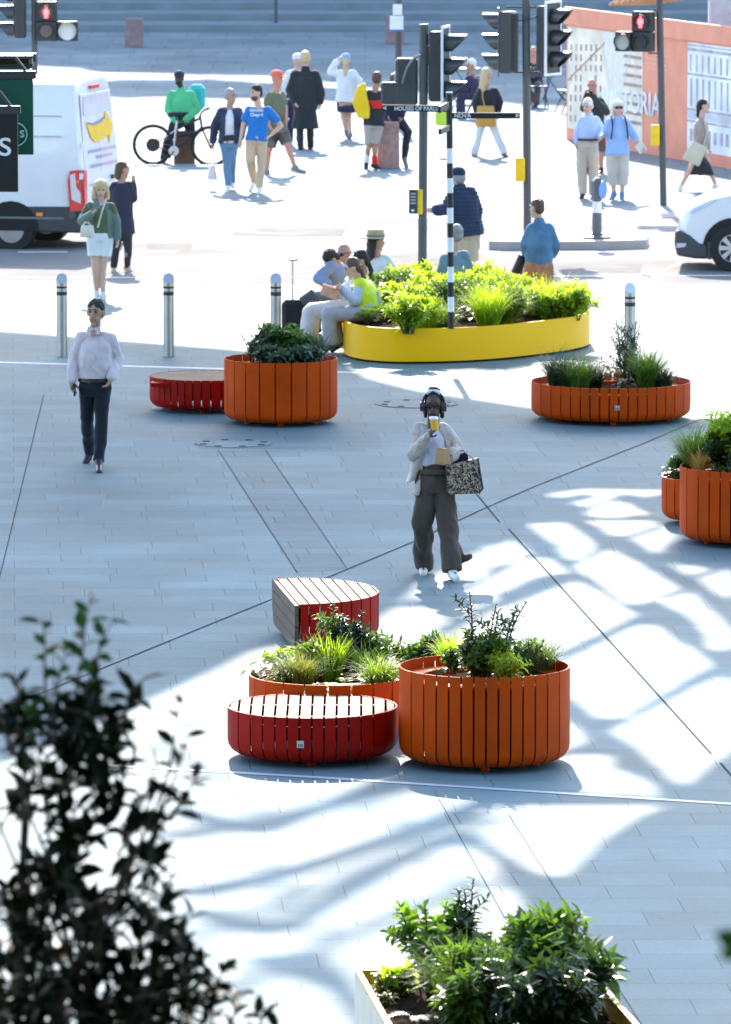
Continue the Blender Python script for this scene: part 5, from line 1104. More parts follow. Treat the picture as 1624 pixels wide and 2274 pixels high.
# --- woman with coffee
C_CARD = cloth('cream_cardigan', (.50, .43, .37), bump=.6, bscale=40); C_TEE = cloth('pale_tee', (.55, .55, .60), bump=.2); C_TAUPE = cloth('taupe_trousers', (.075, .058, .044), bump=.25)
lw_ = "woman with white headphones drinking coffee, in a cream cardigan and wide taupe trousers"
r_ = person(lw_, (968, 1280), 864, -4, dict(hd=(963, 903, -.05), nk=(963, 938, 0), rs=(932, 950, 0), ls=(994, 950, 0), re=(921, 1008, -.05), rw=(950, 968, -.24), rd=(966, 948, -.05), rp=(1, .3, .1), le=(1012, 1000, .02), lw=(1003, 1012, -.2), ld=(985, 1008, -.06), lp=(-.3, -.3, -.8),
     rh=(951, 1071, 0), lh=(985, 1071, 0), rk=(938, 1162, -.02), lk=(994, 1164, -.1), ra=(941, 1255, .25), la=(1004, 1265, -.25), rt=(940, 1272, -.2), lt=(1016, 1282, -.2)), skin='dark', hair='bun', hairm=H_BLK, up=dict(m=C_TEE, hem=-.17, off=.012, sleeve=0.2, nm='top'), coat=dict(m=C_CARD, hem=.10, off=.026, open=52, flare=.035, nm='cardigan', fold=1.5), low=dict(kind='trousers', m=C_TAUPE, hem_r=.088, knee_r=.084, off=.02, waist=.18), shoes=(B_WHT, B_SOLE), fine=True, glasses=True, headk=1.08, folds=1.9)
t, J, k, f, l, hd, hu, hff, hl, body = r_
hp_ = MB(); pts = [hd + hl * math.cos(a) * .104 + hu * (math.sin(a) * .142 + .0) + hff * .005 for a in [R(5 + 170 * i / 14) for i in range(15)]]
ho = MB().tube(pts, .012, 8).build('headphones', mat('headphone_dark', (.03, .03, .032), .35), t, smooth=60); MB().tube([p + hff * .006 + hu * .004 for p in pts[4:11]], .016, 8).build('headband', B_WHT, ho, smooth=60)
for q in (-1, 1): MB().cyl(hd + hl * q * .075, hd + hl * q * .118, .05, .042, 18).build('ear_cup', mat('headphone_dark', (.03, .03, .032), .35), ho, smooth=40)
hem_c = PY(905, 1072, J['rh'].y + .1)
cf = MB(); a0 = PY(932, 1018, J['rh'].y + .02); cf.loft([(a0 + Zv * .04, Vector((.07, .0, .0)), Vector((0, .13, 0))), (PY(922, 1045, J['rh'].y + .03), Vector((.055, 0, .02)), Vector((0, .13, 0))), (PY(913, 1068, J['rh'].y + .05), Vector((.05, 0, .022)), Vector((0, .12, 0)))], 16)
remesh(cf, 'cardigan_hem', C_CARD, t, .008, 2, folds=.01, fscale=12)
ft = MB(); ft.loft([(J['lk'] * .62 + J['la'] * .38 + Vector((.01, .03, 0)), Vector((.075, 0, 0)), Vector((0, .08, 0))), (J['lk'] * .3 + J['la'] * .7 + Vector((.045, .08, 0)), Vector((.085, 0, .0)), Vector((0, .07, 0))), (PY(1024, 1238, J['la'].y + .15), Vector((.1, .0, .04)), Vector((0, .05, 0))), (PY(1033, 1247, J['la'].y + .15), Vector((.075, 0, .035)), Vector((0, .045, 0)))], 16)
remesh(ft, 'trouser_hem', C_TAUPE, t, .008, 2, folds=.012, fscale=14)
wb_ = J['lh'] * .5 + J['rh'] * .5 + Zv * .085; MB().loft([(wb_, l * .187, f * .143), (wb_ + Zv * .035, l * .183, f * .139)], 24).build('waistband', cloth('taupe_band', (.07, .06, .05)), t, smooth=50)
cupY = J['rw'].y - .12
q = thing('coffee_cup', PY(968, 953, cupY), 'yellow takeaway coffee cup with a white lid at the woman\'s mouth', 'cup'); c0 = PY(967, 955, cupY); ax_ = (Zv * .97 + Vector((-.12, .15, 0))).normalized()
MB().loft([(c0, Vector((.03, 0, 0)), Vector((0, .03, 0))), (c0 + ax_ * .10, Vector((.04, 0, 0)), Vector((0, .04, 0)))], 20).build('cup', mat('cup_yellow', (.75, .38, .03), .5), q, smooth=40)
MB().loft([(c0 + ax_ * .1, Vector((.043, 0, 0)), Vector((0, .043, 0))), (c0 + ax_ * .112, Vector((.043, 0, 0)), Vector((0, .043, 0))), (c0 + ax_ * .12, Vector((.036, 0, 0)), Vector((0, .036, 0)))], 20).build('lid', M_WHT, q, smooth=40)
q = thing('paper_bag', PY(984, 1032, J['lw'].y - .12), 'small brown paper bag held at the woman\'s waist', 'bag'); c0 = PY(984, 1031, J['lw'].y - .12)
MB().loft([(c0, Vector((.062, 0, 0)), Vector((0, .04, 0))), (c0 + Zv * .01, Vector((.068, 0, 0)), Vector((0, .045, 0))), (c0 + Zv * .10, Vector((.064, 0, 0)), Vector((0, .042, 0))), (c0 + Zv * .145, Vector((.05, 0, 0)), Vector((0, .02, 0)))], 4).build('bag_body', mat('kraft_paper', (.42, .24, .10), .7, bump=.5), q)
ml = bpy.data.materials.new('leopard_print'); ml.use_nodes = True; nt_ = ml.node_tree; vo = nt_.nodes.new('ShaderNodeTexNoise'); vo.inputs['Scale'].default_value = 34; vo.inputs['Detail'].default_value = 1.5; vo.inputs['Distortion'].default_value = 1.2; tc = nt_.nodes.new('ShaderNodeTexCoord'); cr_ = nt_.nodes.new('ShaderNodeValToRGB')
cr_.color_ramp.interpolation = 'CONSTANT'; cr_.color_ramp.elements[0].color = (.03, .022, .018, 1); cr_.color_ramp.elements[1].color = (.50, .38, .25, 1); cr_.color_ramp.elements[1].position = .5; e_ = cr_.color_ramp.elements.new(.6); e_.color = (.04, .03, .022, 1)
nt_.links.new(tc.outputs['Object'], vo.inputs['Vector']); nt_.links.new(vo.outputs['Fac'], cr_.inputs[0]); nt_.links.new(cr_.outputs[0], nt_.nodes['Principled BSDF'].inputs['Base Color']); nt_.nodes['Principled BSDF'].inputs['Roughness'].default_value = .7
Yt = J['lw'].y + .02; q = thing('tote_bag', PY(1032, 1097, Yt), 'leopard print tote bag hanging from the coffee drinker\'s arm', 'bag'); tb_ = MB()
tb_.extr([PY(990, 1034, Yt), PY(1062, 1018, Yt), PY(1073, 1085, Yt), PY(1064, 1096, Yt), PY(1000, 1099, Yt), PY(992, 1092, Yt)], (.0, .12, 0)); bo = tb_.build('bag_body', ml, q, bevel=.012)
MB().tube([PY(990, 1034, Yt), PY(994, 1095, Yt), PY(1000, 1099, Yt)], .007, 6).build('piping', B_BLK, q); MB().tube([PY(1062, 1017, Yt), PY(1073, 1085, Yt), PY(1064, 1096, Yt)], .007, 6).build('piping', B_BLK, q)
MB().tube([PY(1000, 1030, Yt - .005), PY(1006, 1004, Yt - .02), PY(1030, 1000, Yt), PY(1052, 1020, Yt - .005)], .009, 6).build('handle', mat('handle_tan', (.5, .42, .36), .6), q, smooth=60)
MB().extr([PY(1004, 1020, Yt + .05), PY(1038, 1001, Yt + .05), PY(1041, 1022, Yt + .05), PY(1008, 1030, Yt + .05)], (0, .05, 0)).build('inner_pouch', cloth('pouch', (.01, .014, .03)), q)
# --- the crowd on the road and beyond
C_ = lambda n, c, **k: cloth(n, c, **k)
JEANS = C_('jeans', (.11, .22, .36)); BLK = C_('black', (.03, .032, .036)); KHAKI = C_('khaki', (.52, .45, .36)); WHITE = C_('white', (.72, .72, .72)); TANSH = C_('tan_shorts', (.55, .40, .27)); NAVYC = C_('navy', (.02, .03, .06))
# blonde woman with phone
t, J, k, f, l, hd, hu, hff, hl, body = person('blonde woman in white shorts and a green jacket looking at her phone', (225, 664), 396, 5, dict(hd=(224, 420, -.05), nk=(224, 440, 0), rs=(195, 455, 0), ls=(250, 455, 0), re=(182, 490, -.03), rw=(203, 475, -.25), rd=(216, 464, -.05), rp=(.3, -.2, .9), le=(259, 495, 0), lw=(261, 530, -.05), rh=(209, 522, 0), lh=(236, 522, 0), rk=(212, 598, -.02), lk=(228, 598, .02), ra=(215, 650, 0), la=(229, 655, -.05), rt=(213, 668), lt=(240, 671)), skin='pale', hair='wavy', hairm=H_BLD, tilt=14, up=dict(m=C_('olive_blouse', (.10, .13, .06)), hem=-.02, nm='blouse', sleeve=.3), coat=dict(m=C_('green_jacket', (.13, .19, .16)), hem=.04, open=42, off=.028), low=dict(kind='shorts', m=WHITE, len=.30, hem_r=.108, off=.02), shoes=(B_WHT, B_SOLE), build=1.08)
Yq = J['rw'].y - .1; tag(MB().bbox(PY(215, 452, Yq), (.075, .012, .15), .008, Matrix.Rotation(R(-12), 3, 'Y')).build('phone', mat('phone_grey', (.16, .17, .18), .4)), 'phone held up by the blonde woman', 'phone')
bag('handbag', 194, 513, 33, 26, Yq + .02, .12, C_('cream_bag', (.66, .60, .50), bump=.1), 'cream handbag on the arm of the blonde woman', strap=[(184, 502), (188, 494), (197, 494), (202, 502)])
MB().tube([PY(236, 441, Yq + .1), PY(228, 465, Yq - .0), PY(217, 505, Yq + .08)], .012, 6).build('bag_strap', C_('strap_pale', (.6, .58, .55)), t, smooth=60)
person('woman in a long dark navy jacket, seen from behind beside the van', (270, 603), 360, 155, dict(hd=(273, 377, 0), nk=(272, 394, 0), ls=(251, 408, 0), rs=(290, 408, 0), re=(296, 440, .0), rw=(295, 408, .05), rd=(297, 396), lh=(262, 505, 0), rh=(282, 505, 0), lk=(258, 550, 0), rk=(284, 550, 0), la=(252, 592, .05), ra=(283, 593, 0), lt=(256, 606, -.02), rt=(298, 607, -.05)), zg=-.045, skin='tan', hair='back', hairm=H_BRN, coat=dict(m=C_('dark_jacket', (.03, .034, .055)), hem=.10, off=.03, flare=.01, nm='jacket'), low=dict(kind='trousers', m=BLK, hem_r=.05), shoes=(B_BEI,), head=110)
# delivery rider
RIDER = C_('mint_jacket', (.10, .50, .22), bump=.3)
t, J, k, f, l, hd, hu, hff, hl, body = person('delivery rider in a mint green jacket and dark beanie behind a bicycle', (396, 361), 152, -5, dict(hd=(398, 174, -.05), nk=(402, 194, 0), rs=(378, 206, 0), ls=(430, 206, 0), re=(373, 243, 0), le=(437, 243, 0), rw=(390, 268, -.22), lw=(410, 268, -.22), rh=(392, 268, 0), lh=(420, 268, 0), rk=(371, 316, -.1), lk=(426, 316, -.05), ra=(363, 355, 0), la=(424, 356, 0)), head=-18, skin='dark', hat=('beanie', C_('beanie', (.03, .035, .06))), beard=H_BLK, up=dict(m=RIDER, hem=.04, off=.035, collar=True, fold=1.3), low=dict(kind='trousers', m=BLK, hem_r=.07, off=.02), shoes=(B_BLK, B_SOLE), build=1.12)
MB().loft([(J['lh'] * .5 + J['rh'] * .5 + Zv * .02, l * .225, f * .17), (J['lh'] * .5 + J['rh'] * .5 + Zv * .16, l * .215, f * .165)], 20).build('waist_panel', BLK, t, smooth=50)
tag(MB().bbox(PY(437, 216, J['ls'].y + .24), (.30, .30, .46), .07).build('backpack', C_('turquoise', (.05, .48, .45), bump=.2)), 'turquoise delivery backpack behind the rider', 'backpack')
# trio
t, J, k, f, l, hd, hu, hff, hl, body = person('man in a dark checked jacket, white T-shirt and jeans carrying a plastic bag', (510, 422), 197, 12, dict(hd=(513, 214, 0), nk=(510, 234, 0), rs=(488, 243, 0), ls=(533, 243, 0), re=(477, 279, 0), le=(540, 274, .02), rw=(473, 314, -.02), lw=(536, 306, -.05), rh=(500, 313, 0), lh=(519, 313, 0), rk=(504, 360, -.05), lk=(515, 360, .03), ra=(507, 411, -.12), la=(515, 404, .2), rt=(505, 425), lt=(517, 413)), head=45, skin='tan', hair='short', hairm=H_GRY, up=dict(m=WHITE, hem=.03, off=.012, sleeve=.3), coat=dict(m=C_('check_jacket', (.035, .045, .085), var=.5), hem=.04, open=34, off=.03, quilt=.006), low=dict(kind='trousers', m=JEANS, hem_r=.06, knee_r=.062), shoes=(B_WHT,))
MB().capsule(PY(500, 307, J['lh'].y - .17), PY(518, 305, J['lh'].y - .16), .055, .05, 10).build('waist_bag', BLK, t, smooth=180)
bag('plastic_bag', 471, 382, 23, 33, J['rw'].y - .02, .16, mat('plastic_pale', (.68, .62, .62), .3), 'pale carrier bag hanging from the hand of the man in the checked jacket', strap=[(467, 367), (472, 325), (475, 367)], tap=.6)
MB().loft([(PY(471, 376, J['rw'].y - .12), Vector((.03, 0, 0)), Vector((0, .004, 0))), (PY(471, 372, J['rw'].y - .12), Vector((.03, 0, 0)), Vector((0, .004, 0)))], 8)
t, J, k, f, l, hd, hu, hff, hl, body = person('dark-haired man in a blue printed T-shirt and beige trousers walking across', (568, 428), 189, -8, dict(hd=(568, 207, 0), nk=(573, 228, 0), rs=(550, 241, 0), ls=(599, 241, 0), re=(541, 276, .02), le=(625, 279, .05), rw=(534, 312, -.05), lw=(603, 299, -.05), rh=(559, 306, 0), lh=(583, 306, 0), rk=(556, 355, -.05), lk=(581, 355, -.02), ra=(565, 402, .25), la=(577, 415, -.1), rt=(556, 421), lt=(575, 431)), head=-48, skin='pale', hair='short', hairm=H_BLK, beard=H_BRN, up=dict(m=C_('blue_tee', (.02, .17, .50)), hem=.04, off=.022, sleeve=.42), low=dict(kind='trousers', m=C_('beige', (.55, .40, .27)), hem_r=.055, knee_r=.066), shoes=(B_WHT,))
for z, bdy, sz in ((.065, 'CHICAGO', .05), (.135, 'Chapel', .075)):
    text('shirt_print', bdy, sz, J['nk'] + f * .153 - Zv * (z + .055) - l * .0, l * 1.0, Zv, WHITE, t, ext=.004, bold=.002)
t, J, k, f, l, hd, hu, hff, hl, body = person('jogger in an olive T-shirt, red cap and patterned shorts striding to the right', (625, 388), 158, 55, dict(hd=(616, 175, 0), nk=(613, 197, 0), rs=(598, 209, -.1), ls=(627, 208, .1), re=(590, 242, -.1), rw=(598, 272, -.15), le=(634, 236, .15), lw=(636, 262, -.1), rh=(609, 288, -.04), lh=(624, 287, .04), lk=(641, 327, -.05), la=(655, 371, -.1), lt=(677, 380, -.1), rk=(597, 336, .05), ra=(592, 380, .1), rt=(602, 393, -.1)), skin='ruddy', hat=('cap', C_('red_cap', (.75, .16, .10))), up=dict(m=C_('olive_tee', (.16, .16, .10)), hem=.05, off=.022, sleeve=.42), low=dict(kind='shorts', m=C_('camo', (.10, .09, .08), var=.9, bump=.2), len=.38, hem_r=.105, off=.02), shoes=(B_GRY, B_SOLE))
person('person in a long black coat with cropped fair hair, seen from behind', (676, 332), 113, 172, dict(hd=(679, 130, 0), nk=(679, 150, 0), ls=(652, 162, 0), rs=(704, 162, 0), le=(645, 200, 0), re=(711, 200, 0), lw=(654, 224, -.1), rw=(711, 226, 0), lh=(666, 235, 0), rh=(690, 235, 0), la=(667, 323, -.1), ra=(689, 326, .05), lk=(667, 280, -.05), rk=(689, 280, 0)), skin='pale', hair='short', hairm=H_BLD, coat=dict(m=BLK, hem=.40, off=.045, flare=.03, nm='coat', collar=True), low=dict(kind='trousers', m=BLK, hem_r=.06), shoes=(B_BLK,), build=1.15)
person('person in a white cap half hidden behind the black coat', (655, 322), 121, 175, dict(hd=(661, 135, 0), nk=(660, 152, 0)), skin='pale', hat=('cap', WHITE), up=dict(m=WHITE, hem=.05), low=dict(kind='trousers', m=NAVYC), shoes=(B_WHT,), build=.85)
person('woman in a white sweater and navy skirt with a long ponytail, hand to her head', (770, 309), 121, 178, dict(hd=(768, 134, 0), nk=(768, 152, 0), ls=(750, 160, 0), rs=(787, 160, 0), le=(735, 158, .05), lw=(749, 136, -.02), ld=(754, 129), re=(796, 180, 0), rw=(795, 204, 0), lh=(760, 223, 0), rh=(776, 223, 0), lk=(763, 263, 0), rk=(775, 261, .05), la=(769, 290, .05), ra=(778, 299, -.05), lt=(772, 302, .05), rt=(773, 312, .05)), skin='pale', hair='pony', hairm=H_BLD, hat=('cap', C_('blue_cap', (.30, .40, .52))), up=dict(m=WHITE, hem=.03, off=.045, fold=1.6, nm='sweater'), low=dict(kind='skirt', m=NAVYC, len=.24, w=.19), shoes=(B_GRY,))
t, J, k, f, l, hd, hu, hff, hl, body = person('courier in a black and red top with beige shorts and one red sock, back turned', (828, 375), 163, 165, dict(hd=(838, 176, 0), nk=(834, 196, 0), ls=(818, 205, 0), rs=(850, 205, 0), le=(812, 240, 0), re=(848, 240, 0), lw=(815, 272, 0), rw=(846, 280, 0), lh=(821, 272, 0), rh=(841, 272, 0), lk=(820, 319, 0), rk=(833, 319, 0), la=(814, 362, 0), ra=(832, 365, 0), lt=(812, 378), rt=(850, 378, .0)), skin='tan', hair='short', hairm=H_BRN, up=dict(m=BLK, hem=.05, off=.035), low=dict(kind='shorts', m=C_('stone_shorts', (.42, .36, .31)), len=.5, hem_r=.085, off=.02), shoes=(B_BLK,))
MB().capsule(PY(832, 362, J['ra'].y), PY(832, 348, J['ra'].y), .05, .05, 10).build('red_sock', C_('red_sock', (.7, .03, .03)), t, smooth=60); MB().capsule(PY(814, 362, J['la'].y), PY(815, 348, J['la'].y), .048, .048, 10).build('white_sock', WHITE, t, smooth=60)
MB().loft([(J['nk'] - Zv * .34, l * .205, f * .15), (J['nk'] - Zv * .2, l * .21, f * .153)], 18).build('red_panel', C_('red_panel', (.65, .03, .03)), t, smooth=50)
q = MB().extr([PY(808, 183, J['nk'].y - .2), PY(793, 192, J['nk'].y - .2), PY(782, 228, J['nk'].y - .2), PY(795, 262, J['nk'].y - .2), PY(820, 264, J['nk'].y - .2), PY(821, 240, J['nk'].y - .2), PY(812, 205, J['nk'].y - .2)], (.03, .3, 0)); tag(q.build('courier_bag', C_('yellow_bag', (.85, .55, .02), bump=.1), bevel=.03), 'large yellow courier bag on the shoulder of the person in beige shorts', 'bag')
person('person in navy and black perched on the pink granite block behind the signal boxes', (885, 370), 170, 150, dict(hd=(878, 180, 0), nk=(877, 198, 0), ls=(862, 208, 0), rs=(893, 208, 0), le=(858, 235, 0), lw=(862, 255, -.1), re=(897, 235, 0), rw=(893, 258, -.1), lh=(866, 262, 0), rh=(884, 262, 0), lk=(864, 302, -.25), rk=(906, 292, -.2), la=(867, 350, -.2), ra=(898, 348, -.2), lt=(867, 372, -.15), rt=(904, 370, -.1)), H=1.72, skin='tan', hair='short', hairm=H_BRN, up=dict(m=NAVYC, hem=.05, off=.03), low=dict(kind='trousers', m=BLK, hem_r=.055, knee_r=.07), shoes=(B_GRY, B_WHT))
DPUR = C_('dark_purple', (.045, .035, .07))
person('white-haired person in dark purple sitting on a folding chair, facing left', (1030, 262), 131, -60, dict(hd=(1046, 146, 0), nk=(1051, 163, 0), ls=(1040, 172, -.12), rs=(1062, 172, .12), le=(1032, 196, -.15), lw=(1016, 200, -.2), re=(1056, 200, .15), rw=(1036, 208, .0), lh=(1050, 212, -.08), rh=(1056, 212, .08), lk=(1022, 212, -.2), rk=(1026, 213, .0), la=(1020, 252, -.15), ra=(1026, 252, .05)), H=1.72, skin='tan', hair='short', hairm=H_WHT, up=dict(m=DPUR, hem=.05, off=.04), low=dict(kind='trousers', m=DPUR, hem_r=.075), shoes=(B_BLK,))
t, J, k, f, l, hd, hu, hff, hl, body = person('woman with long blonde hair in a dark jacket and white trousers walking away', (1086, 348), 149, 158, dict(hd=(1081, 166, 0), nk=(1083, 186, 0), ls=(1065, 199, 0), rs=(1103, 199, 0), le=(1057, 226, 0), re=(1110, 226, 0), lw=(1060, 252, -.05), rw=(1106, 252, 0), lh=(1071, 266, 0), rh=(1092, 266, 0), lk=(1064, 306, .05), rk=(1104, 303, 0), la=(1053, 340, .1), ra=(1120, 340, -.05), lt=(1062, 350), rt=(1128, 347, .05)), skin='pale', hair='long', hairm=H_BLD, up=dict(m=WHITE, hem=.05), coat=dict(m=BLK, hem=-.05, off=.035), low=dict(kind='trousers', m=WHITE, hem_r=.08), shoes=(B_GRY,), head=130)
bag('shoulder_bag', 1079, 258, 46, 46, J['nk'].y - .22, .12, C_('tan_bag', (.62, .33, .08)), 'tan shoulder bag on the back of the woman with long blonde hair', strap=[(1077, 238), (1072, 215), (1072, 200)])
person('seated man with a red face and dark jacket behind the traffic lights', (1190, 236), 101, -15, dict(hd=(1185, 116, 0), nk=(1187, 133, 0), rs=(1172, 141, 0), ls=(1201, 141, 0), re=(1169, 162, -.1), rw=(1178, 167, -.25), le=(1203, 160, -.1), lw=(1188, 164, -.25), rh=(1180, 186, 0), lh=(1194, 186, 0), rk=(1168, 190, -.4), lk=(1195, 190, -.4), ra=(1190, 228, -.3), la=(1193, 228, -.35)), H=1.72, skin='ruddy', hair='bald', hairm=H_WHT, up=dict(m=C_('charcoal', (.045, .04, .05)), hem=.05, off=.035), low=dict(kind='trousers', m=C_('taupe_dark', (.13, .10, .09)), hem_r=.06), shoes=(B_BLK,))
t, J, k, f, l, hd, hu, hff, hl, body = person('bald man in a dark jacket raising a camera behind the elderly couple', (1322, 384), 175, -18, dict(hd=(1315, 190, 0), nk=(1320, 210, 0), rs=(1303, 221, 0), ls=(1337, 221, 0), re=(1297, 240, -.2), rw=(1303, 212, -.25), le=(1347, 248, -.1), lw=(1316, 212, -.25), rh=(1313, 290, 0), lh=(1333, 290, 0), rk=(1308, 336, 0), lk=(1335, 336, 0), ra=(1305, 376, 0), la=(1336, 376, 0)), skin='ruddy', hair='bald', hairm=H_WHT, up=dict(m=C_('dark_olive', (.06, .058, .05)), hem=.05, off=.03, nm='jacket'), low=dict(kind='shorts', m=C_('brown_shorts', (.16, .09, .07)), len=.5, hem_r=.085), shoes=(B_BLK,))
q = thing('camera', PY(1308, 206, J['rw'].y - .05), 'black camera held to the eye of the bald man', 'camera'); MB().bbox(PY(1308, 206, J['rw'].y - .05), (.13, .06, .09), .015).build('camera_body', B_BLK, q); MB().cyl(PY(1307, 207, J['rw'].y - .08), PY(1303, 209, J['rw'].y - .22), .035, .04, 16).build('lens_barrel', B_BLK, q, smooth=40)
LBLUE = C_('light_blue', (.45, .55, .78)); SBLUE = C_('sky_blue', (.32, .47, .80)); CROP = C_('cropped_beige', (.58, .51, .46))
t, J, k, f, l, hd, hu, hff, hl, body = person('elderly man in a light blue shirt and khaki trousers arm in arm with a woman', (1304, 440), 217, -8, dict(hd=(1305, 236, -.04), nk=(1308, 254, 0), rs=(1289, 262, 0), ls=(1327, 262, 0), re=(1283, 289, 0), le=(1337, 284, .03), rw=(1281, 314, -.03), lw=(1333, 304, -.12), rh=(1294, 317, 0), lh=(1316, 317, 0), rk=(1292, 371, 0), lk=(1319, 371, 0), ra=(1295, 428, 0), la=(1318, 430, 0), rt=(1288, 444), lt=(1321, 446)), head=-30, tilt=10, skin='pale', hair='short', hairm=H_WHT, up=dict(m=LBLUE, hem=.0, off=.022, collar=True), low=dict(kind='trousers', m=KHAKI, hem_r=.075, knee_r=.08, off=.02), shoes=(B_BLK,), build=1.05)
MB().loft([(J['lh'] * .5 + J['rh'] * .5 + Zv * .04, l * .196, f * .15), (J['lh'] * .5 + J['rh'] * .5 + Zv * .075, l * .195, f * .149)], 20).build('belt', C_('belt', (.08, .04, .02)), t, smooth=40)
t, J, k, f, l, hd, hu, hff, hl, body = person('elderly woman in sunglasses, blue shirt and cropped beige trousers holding a paper', (1371, 443), 220, 8, dict(hd=(1373, 240, -.03), nk=(1373, 260, 0), rs=(1353, 268, 0), ls=(1392, 268, 0), re=(1343, 296, .02), le=(1407, 300, 0), rw=(1336, 302, -.15), lw=(1423, 322, -.1), rh=(1360, 335, 0), lh=(1384, 335, 0), rk=(1360, 380, 0), lk=(1385, 380, 0), ra=(1364, 429, 0), la=(1382, 430, 0), rt=(1354, 445), lt=(1381, 447)), skin='pale', hair='bob', hairm=H_WHT, glasses=True, up=dict(m=SBLUE, hem=.06, off=.028, sleeve=.75, flare=.02, collar=True), low=dict(kind='trousers', m=CROP, hem_r=.088, knee_r=.092, off=.02, len=.84), shoes=(B_BLU, B_LIME), build=1.1)
for q in (-1, 1): MB().tube([J['nk'] + l * q * .11 + f * .0 + Zv * .01, J['nk'] + l * q * .115 + f * .15 - Zv * .1, J['nk'] + l * q * .14 + f * .16 - Zv * .35], .014, 6).build('rucksack_strap', NAVYC, t, smooth=60)
tag(MB().bbox(PY(1424, 328, J['lw'].y - .05), (.15, .01, .16), .003, Matrix.Rotation(R(-35), 3, 'Y')).build('paper', mat('paper_white', (.7, .66, .6), .7)), 'folded paper in the outstretched hand of the elderly woman', 'paper')
t, J, k, f, l, hd, hu, hff, hl, body = person('woman in a taupe jacket and black skirt walking right past the hoarding', (1552, 424), 220, 88, dict(hd=(1563, 236, 0), nk=(1559, 256, 0), ls=(1556, 266, .17), rs=(1560, 266, -.17), re=(1560, 300, -.22), rw=(1549, 318, -.22), le=(1562, 300, .2), lw=(1572, 325, .2), rh=(1555, 322, -.08), lh=(1557, 322, .08), rk=(1534, 374, -.08), lk=(1576, 374, .08), ra=(1512, 415, -.1), la=(1590, 411, .1), rt=(1508, 430, 0), lt=(1602, 419, 0)), skin='pale', hair='tail', hairm=H_BLK, up=dict(m=C_('taupe_jacket', (.34, .27, .23)), hem=.06, off=.035, nm='jacket'), low=dict(kind='skirt', m=BLK, len=.56, w=.14, d=.2, d2=.30), shoes=(B_WHT, B_SOLE))
bag('shoulder_bag', 1545, 340, 42, 46, J['rw'].y - .06, .1, C_('cream_tote', (.62, .55, .40)), 'cream shoulder bag of the woman in the black skirt', rot=-28, strap=[(1562, 330), (1571, 290, .03), (1564, 262, .04)])
# near side of the road and around the yellow planter
t, J, k, f, l, hd, hu, hff, hl, body = person('man in a navy quilted jacket, cap and tan shorts reaching out to the left', (1040, 668), 378, -155, dict(hd=(1017, 395, 0), nk=(1022, 414, 0), rs=(1047, 424, 0), ls=(1006, 426, 0), le=(993, 464, -.1), lw=(971, 467, -.2), ld=(958, 467), re=(1058, 468, 0), rw=(1056, 502, 0), lh=(1028, 512, 0), rh=(1048, 512, 0), lk=(1030, 585, 0), rk=(1046, 585, 0), la=(1034, 655, 0), ra=(1046, 655, 0)), skin='pale', hat=('cap', NAVYC), hair='short', hairm=H_GRY, coat=dict(m=C_('quilted', (.03, .042, .08)), hem=.06, off=.045, quilt=.012, collar=True, nm='jacket'), low=dict(kind='shorts', m=TANSH, len=.46, hem_r=.10, off=.02), shoes=(B_WHT,), build=1.18)
person('grey-haired man in a blue grey shirt seated on the back of the yellow planter', (1005, 726), 502, -168, dict(hd=(1013, 522, 0), nk=(1010, 546, 0), ls=(986, 571, 0), rs=(1034, 562, 0), le=(982, 612, .05), re=(1043, 605, .05), lw=(990, 640, .2), rw=(1030, 640, .2), lh=(998, 652, 0), rh=(1024, 652, 0), lk=(996, 655, .42), rk=(1026, 655, .42), la=(996, 715, .45), ra=(1026, 715, .45)), H=1.74, skin='pale', hair='short', hairm=H_GRY, up=dict(m=C_('grey_blue', (.16, .25, .30)), hem=.05, off=.03), low=dict(kind='trousers', m=JEANS), shoes=(B_BLK,), build=1.1)
person('woman in a straw hat and white shirt with long black hair, seated', (838, 716), 508, 150, dict(hd=(836, 537, 0), nk=(836, 560, 0), ls=(815, 573, 0), rs=(860, 571, 0), le=(812, 612, 0), re=(870, 600, 0), lw=(822, 640, .2), rw=(874, 625, .2), lh=(825, 655, 0), rh=(850, 655, 0), lk=(826, 658, .42), rk=(852, 658, .42), la=(826, 712, .45), ra=(852, 712, .45)), H=1.7, skin='tan', hair='long', hairm=H_BLK, hat=('brim', C_('straw', (.42, .36, .22), bump=.6, bscale=80)), up=dict(m=C_('white_linen', (.62, .66, .66)), hem=.05, off=.035), low=dict(kind='trousers', m=WHITE), shoes=(B_BLK,), head=110)
person('man in a blue sweater with black hair bending low over his lap on the bench', (700, 745), 555, -72, dict(hd=(738, 577, -.05), nk=(748, 580, .05), ls=(737, 583, -.12), rs=(752, 586, .2), le=(708, 618, -.15), lw=(728, 630, -.25), re=(735, 625, .2), rw=(722, 632, .0), lh=(752, 655, .1), rh=(758, 655, .25), lk=(690, 660, .05), rk=(700, 660, .2), la=(690, 728, .1), ra=(702, 728, .25)), H=1.72, skin='tan', hair='short', hairm=H_BLK, tilt=55, up=dict(m=C_('blue_sweater', (.20, .27, .42)), hem=.05, off=.035), low=dict(kind='trousers', m=JEANS, hem_r=.07), shoes=(B_BLK,))
person('man in sunglasses with a lit face sitting behind the bending man', (735, 738), 545, -35, dict(hd=(764, 563, .25), nk=(771, 583, .28), ls=(785, 592, .3), rs=(758, 592, .2), le=(786, 625, .3), lw=(765, 650, .0), re=(755, 622, .15), rw=(748, 645, .0), lh=(785, 655, .3), rh=(770, 655, .3), lk=(760, 660, -.0), rk=(735, 660, .1), la=(758, 728, .0), ra=(735, 728, .1)), H=1.74, skin='tan', hair='bald', hairm=H_GRY, glasses=True, tilt=12, up=dict(m=C_('blue_sweater', (.20, .27, .42)), hem=.05, off=.03), low=dict(kind='trousers', m=JEANS), shoes=(B_BLK,))
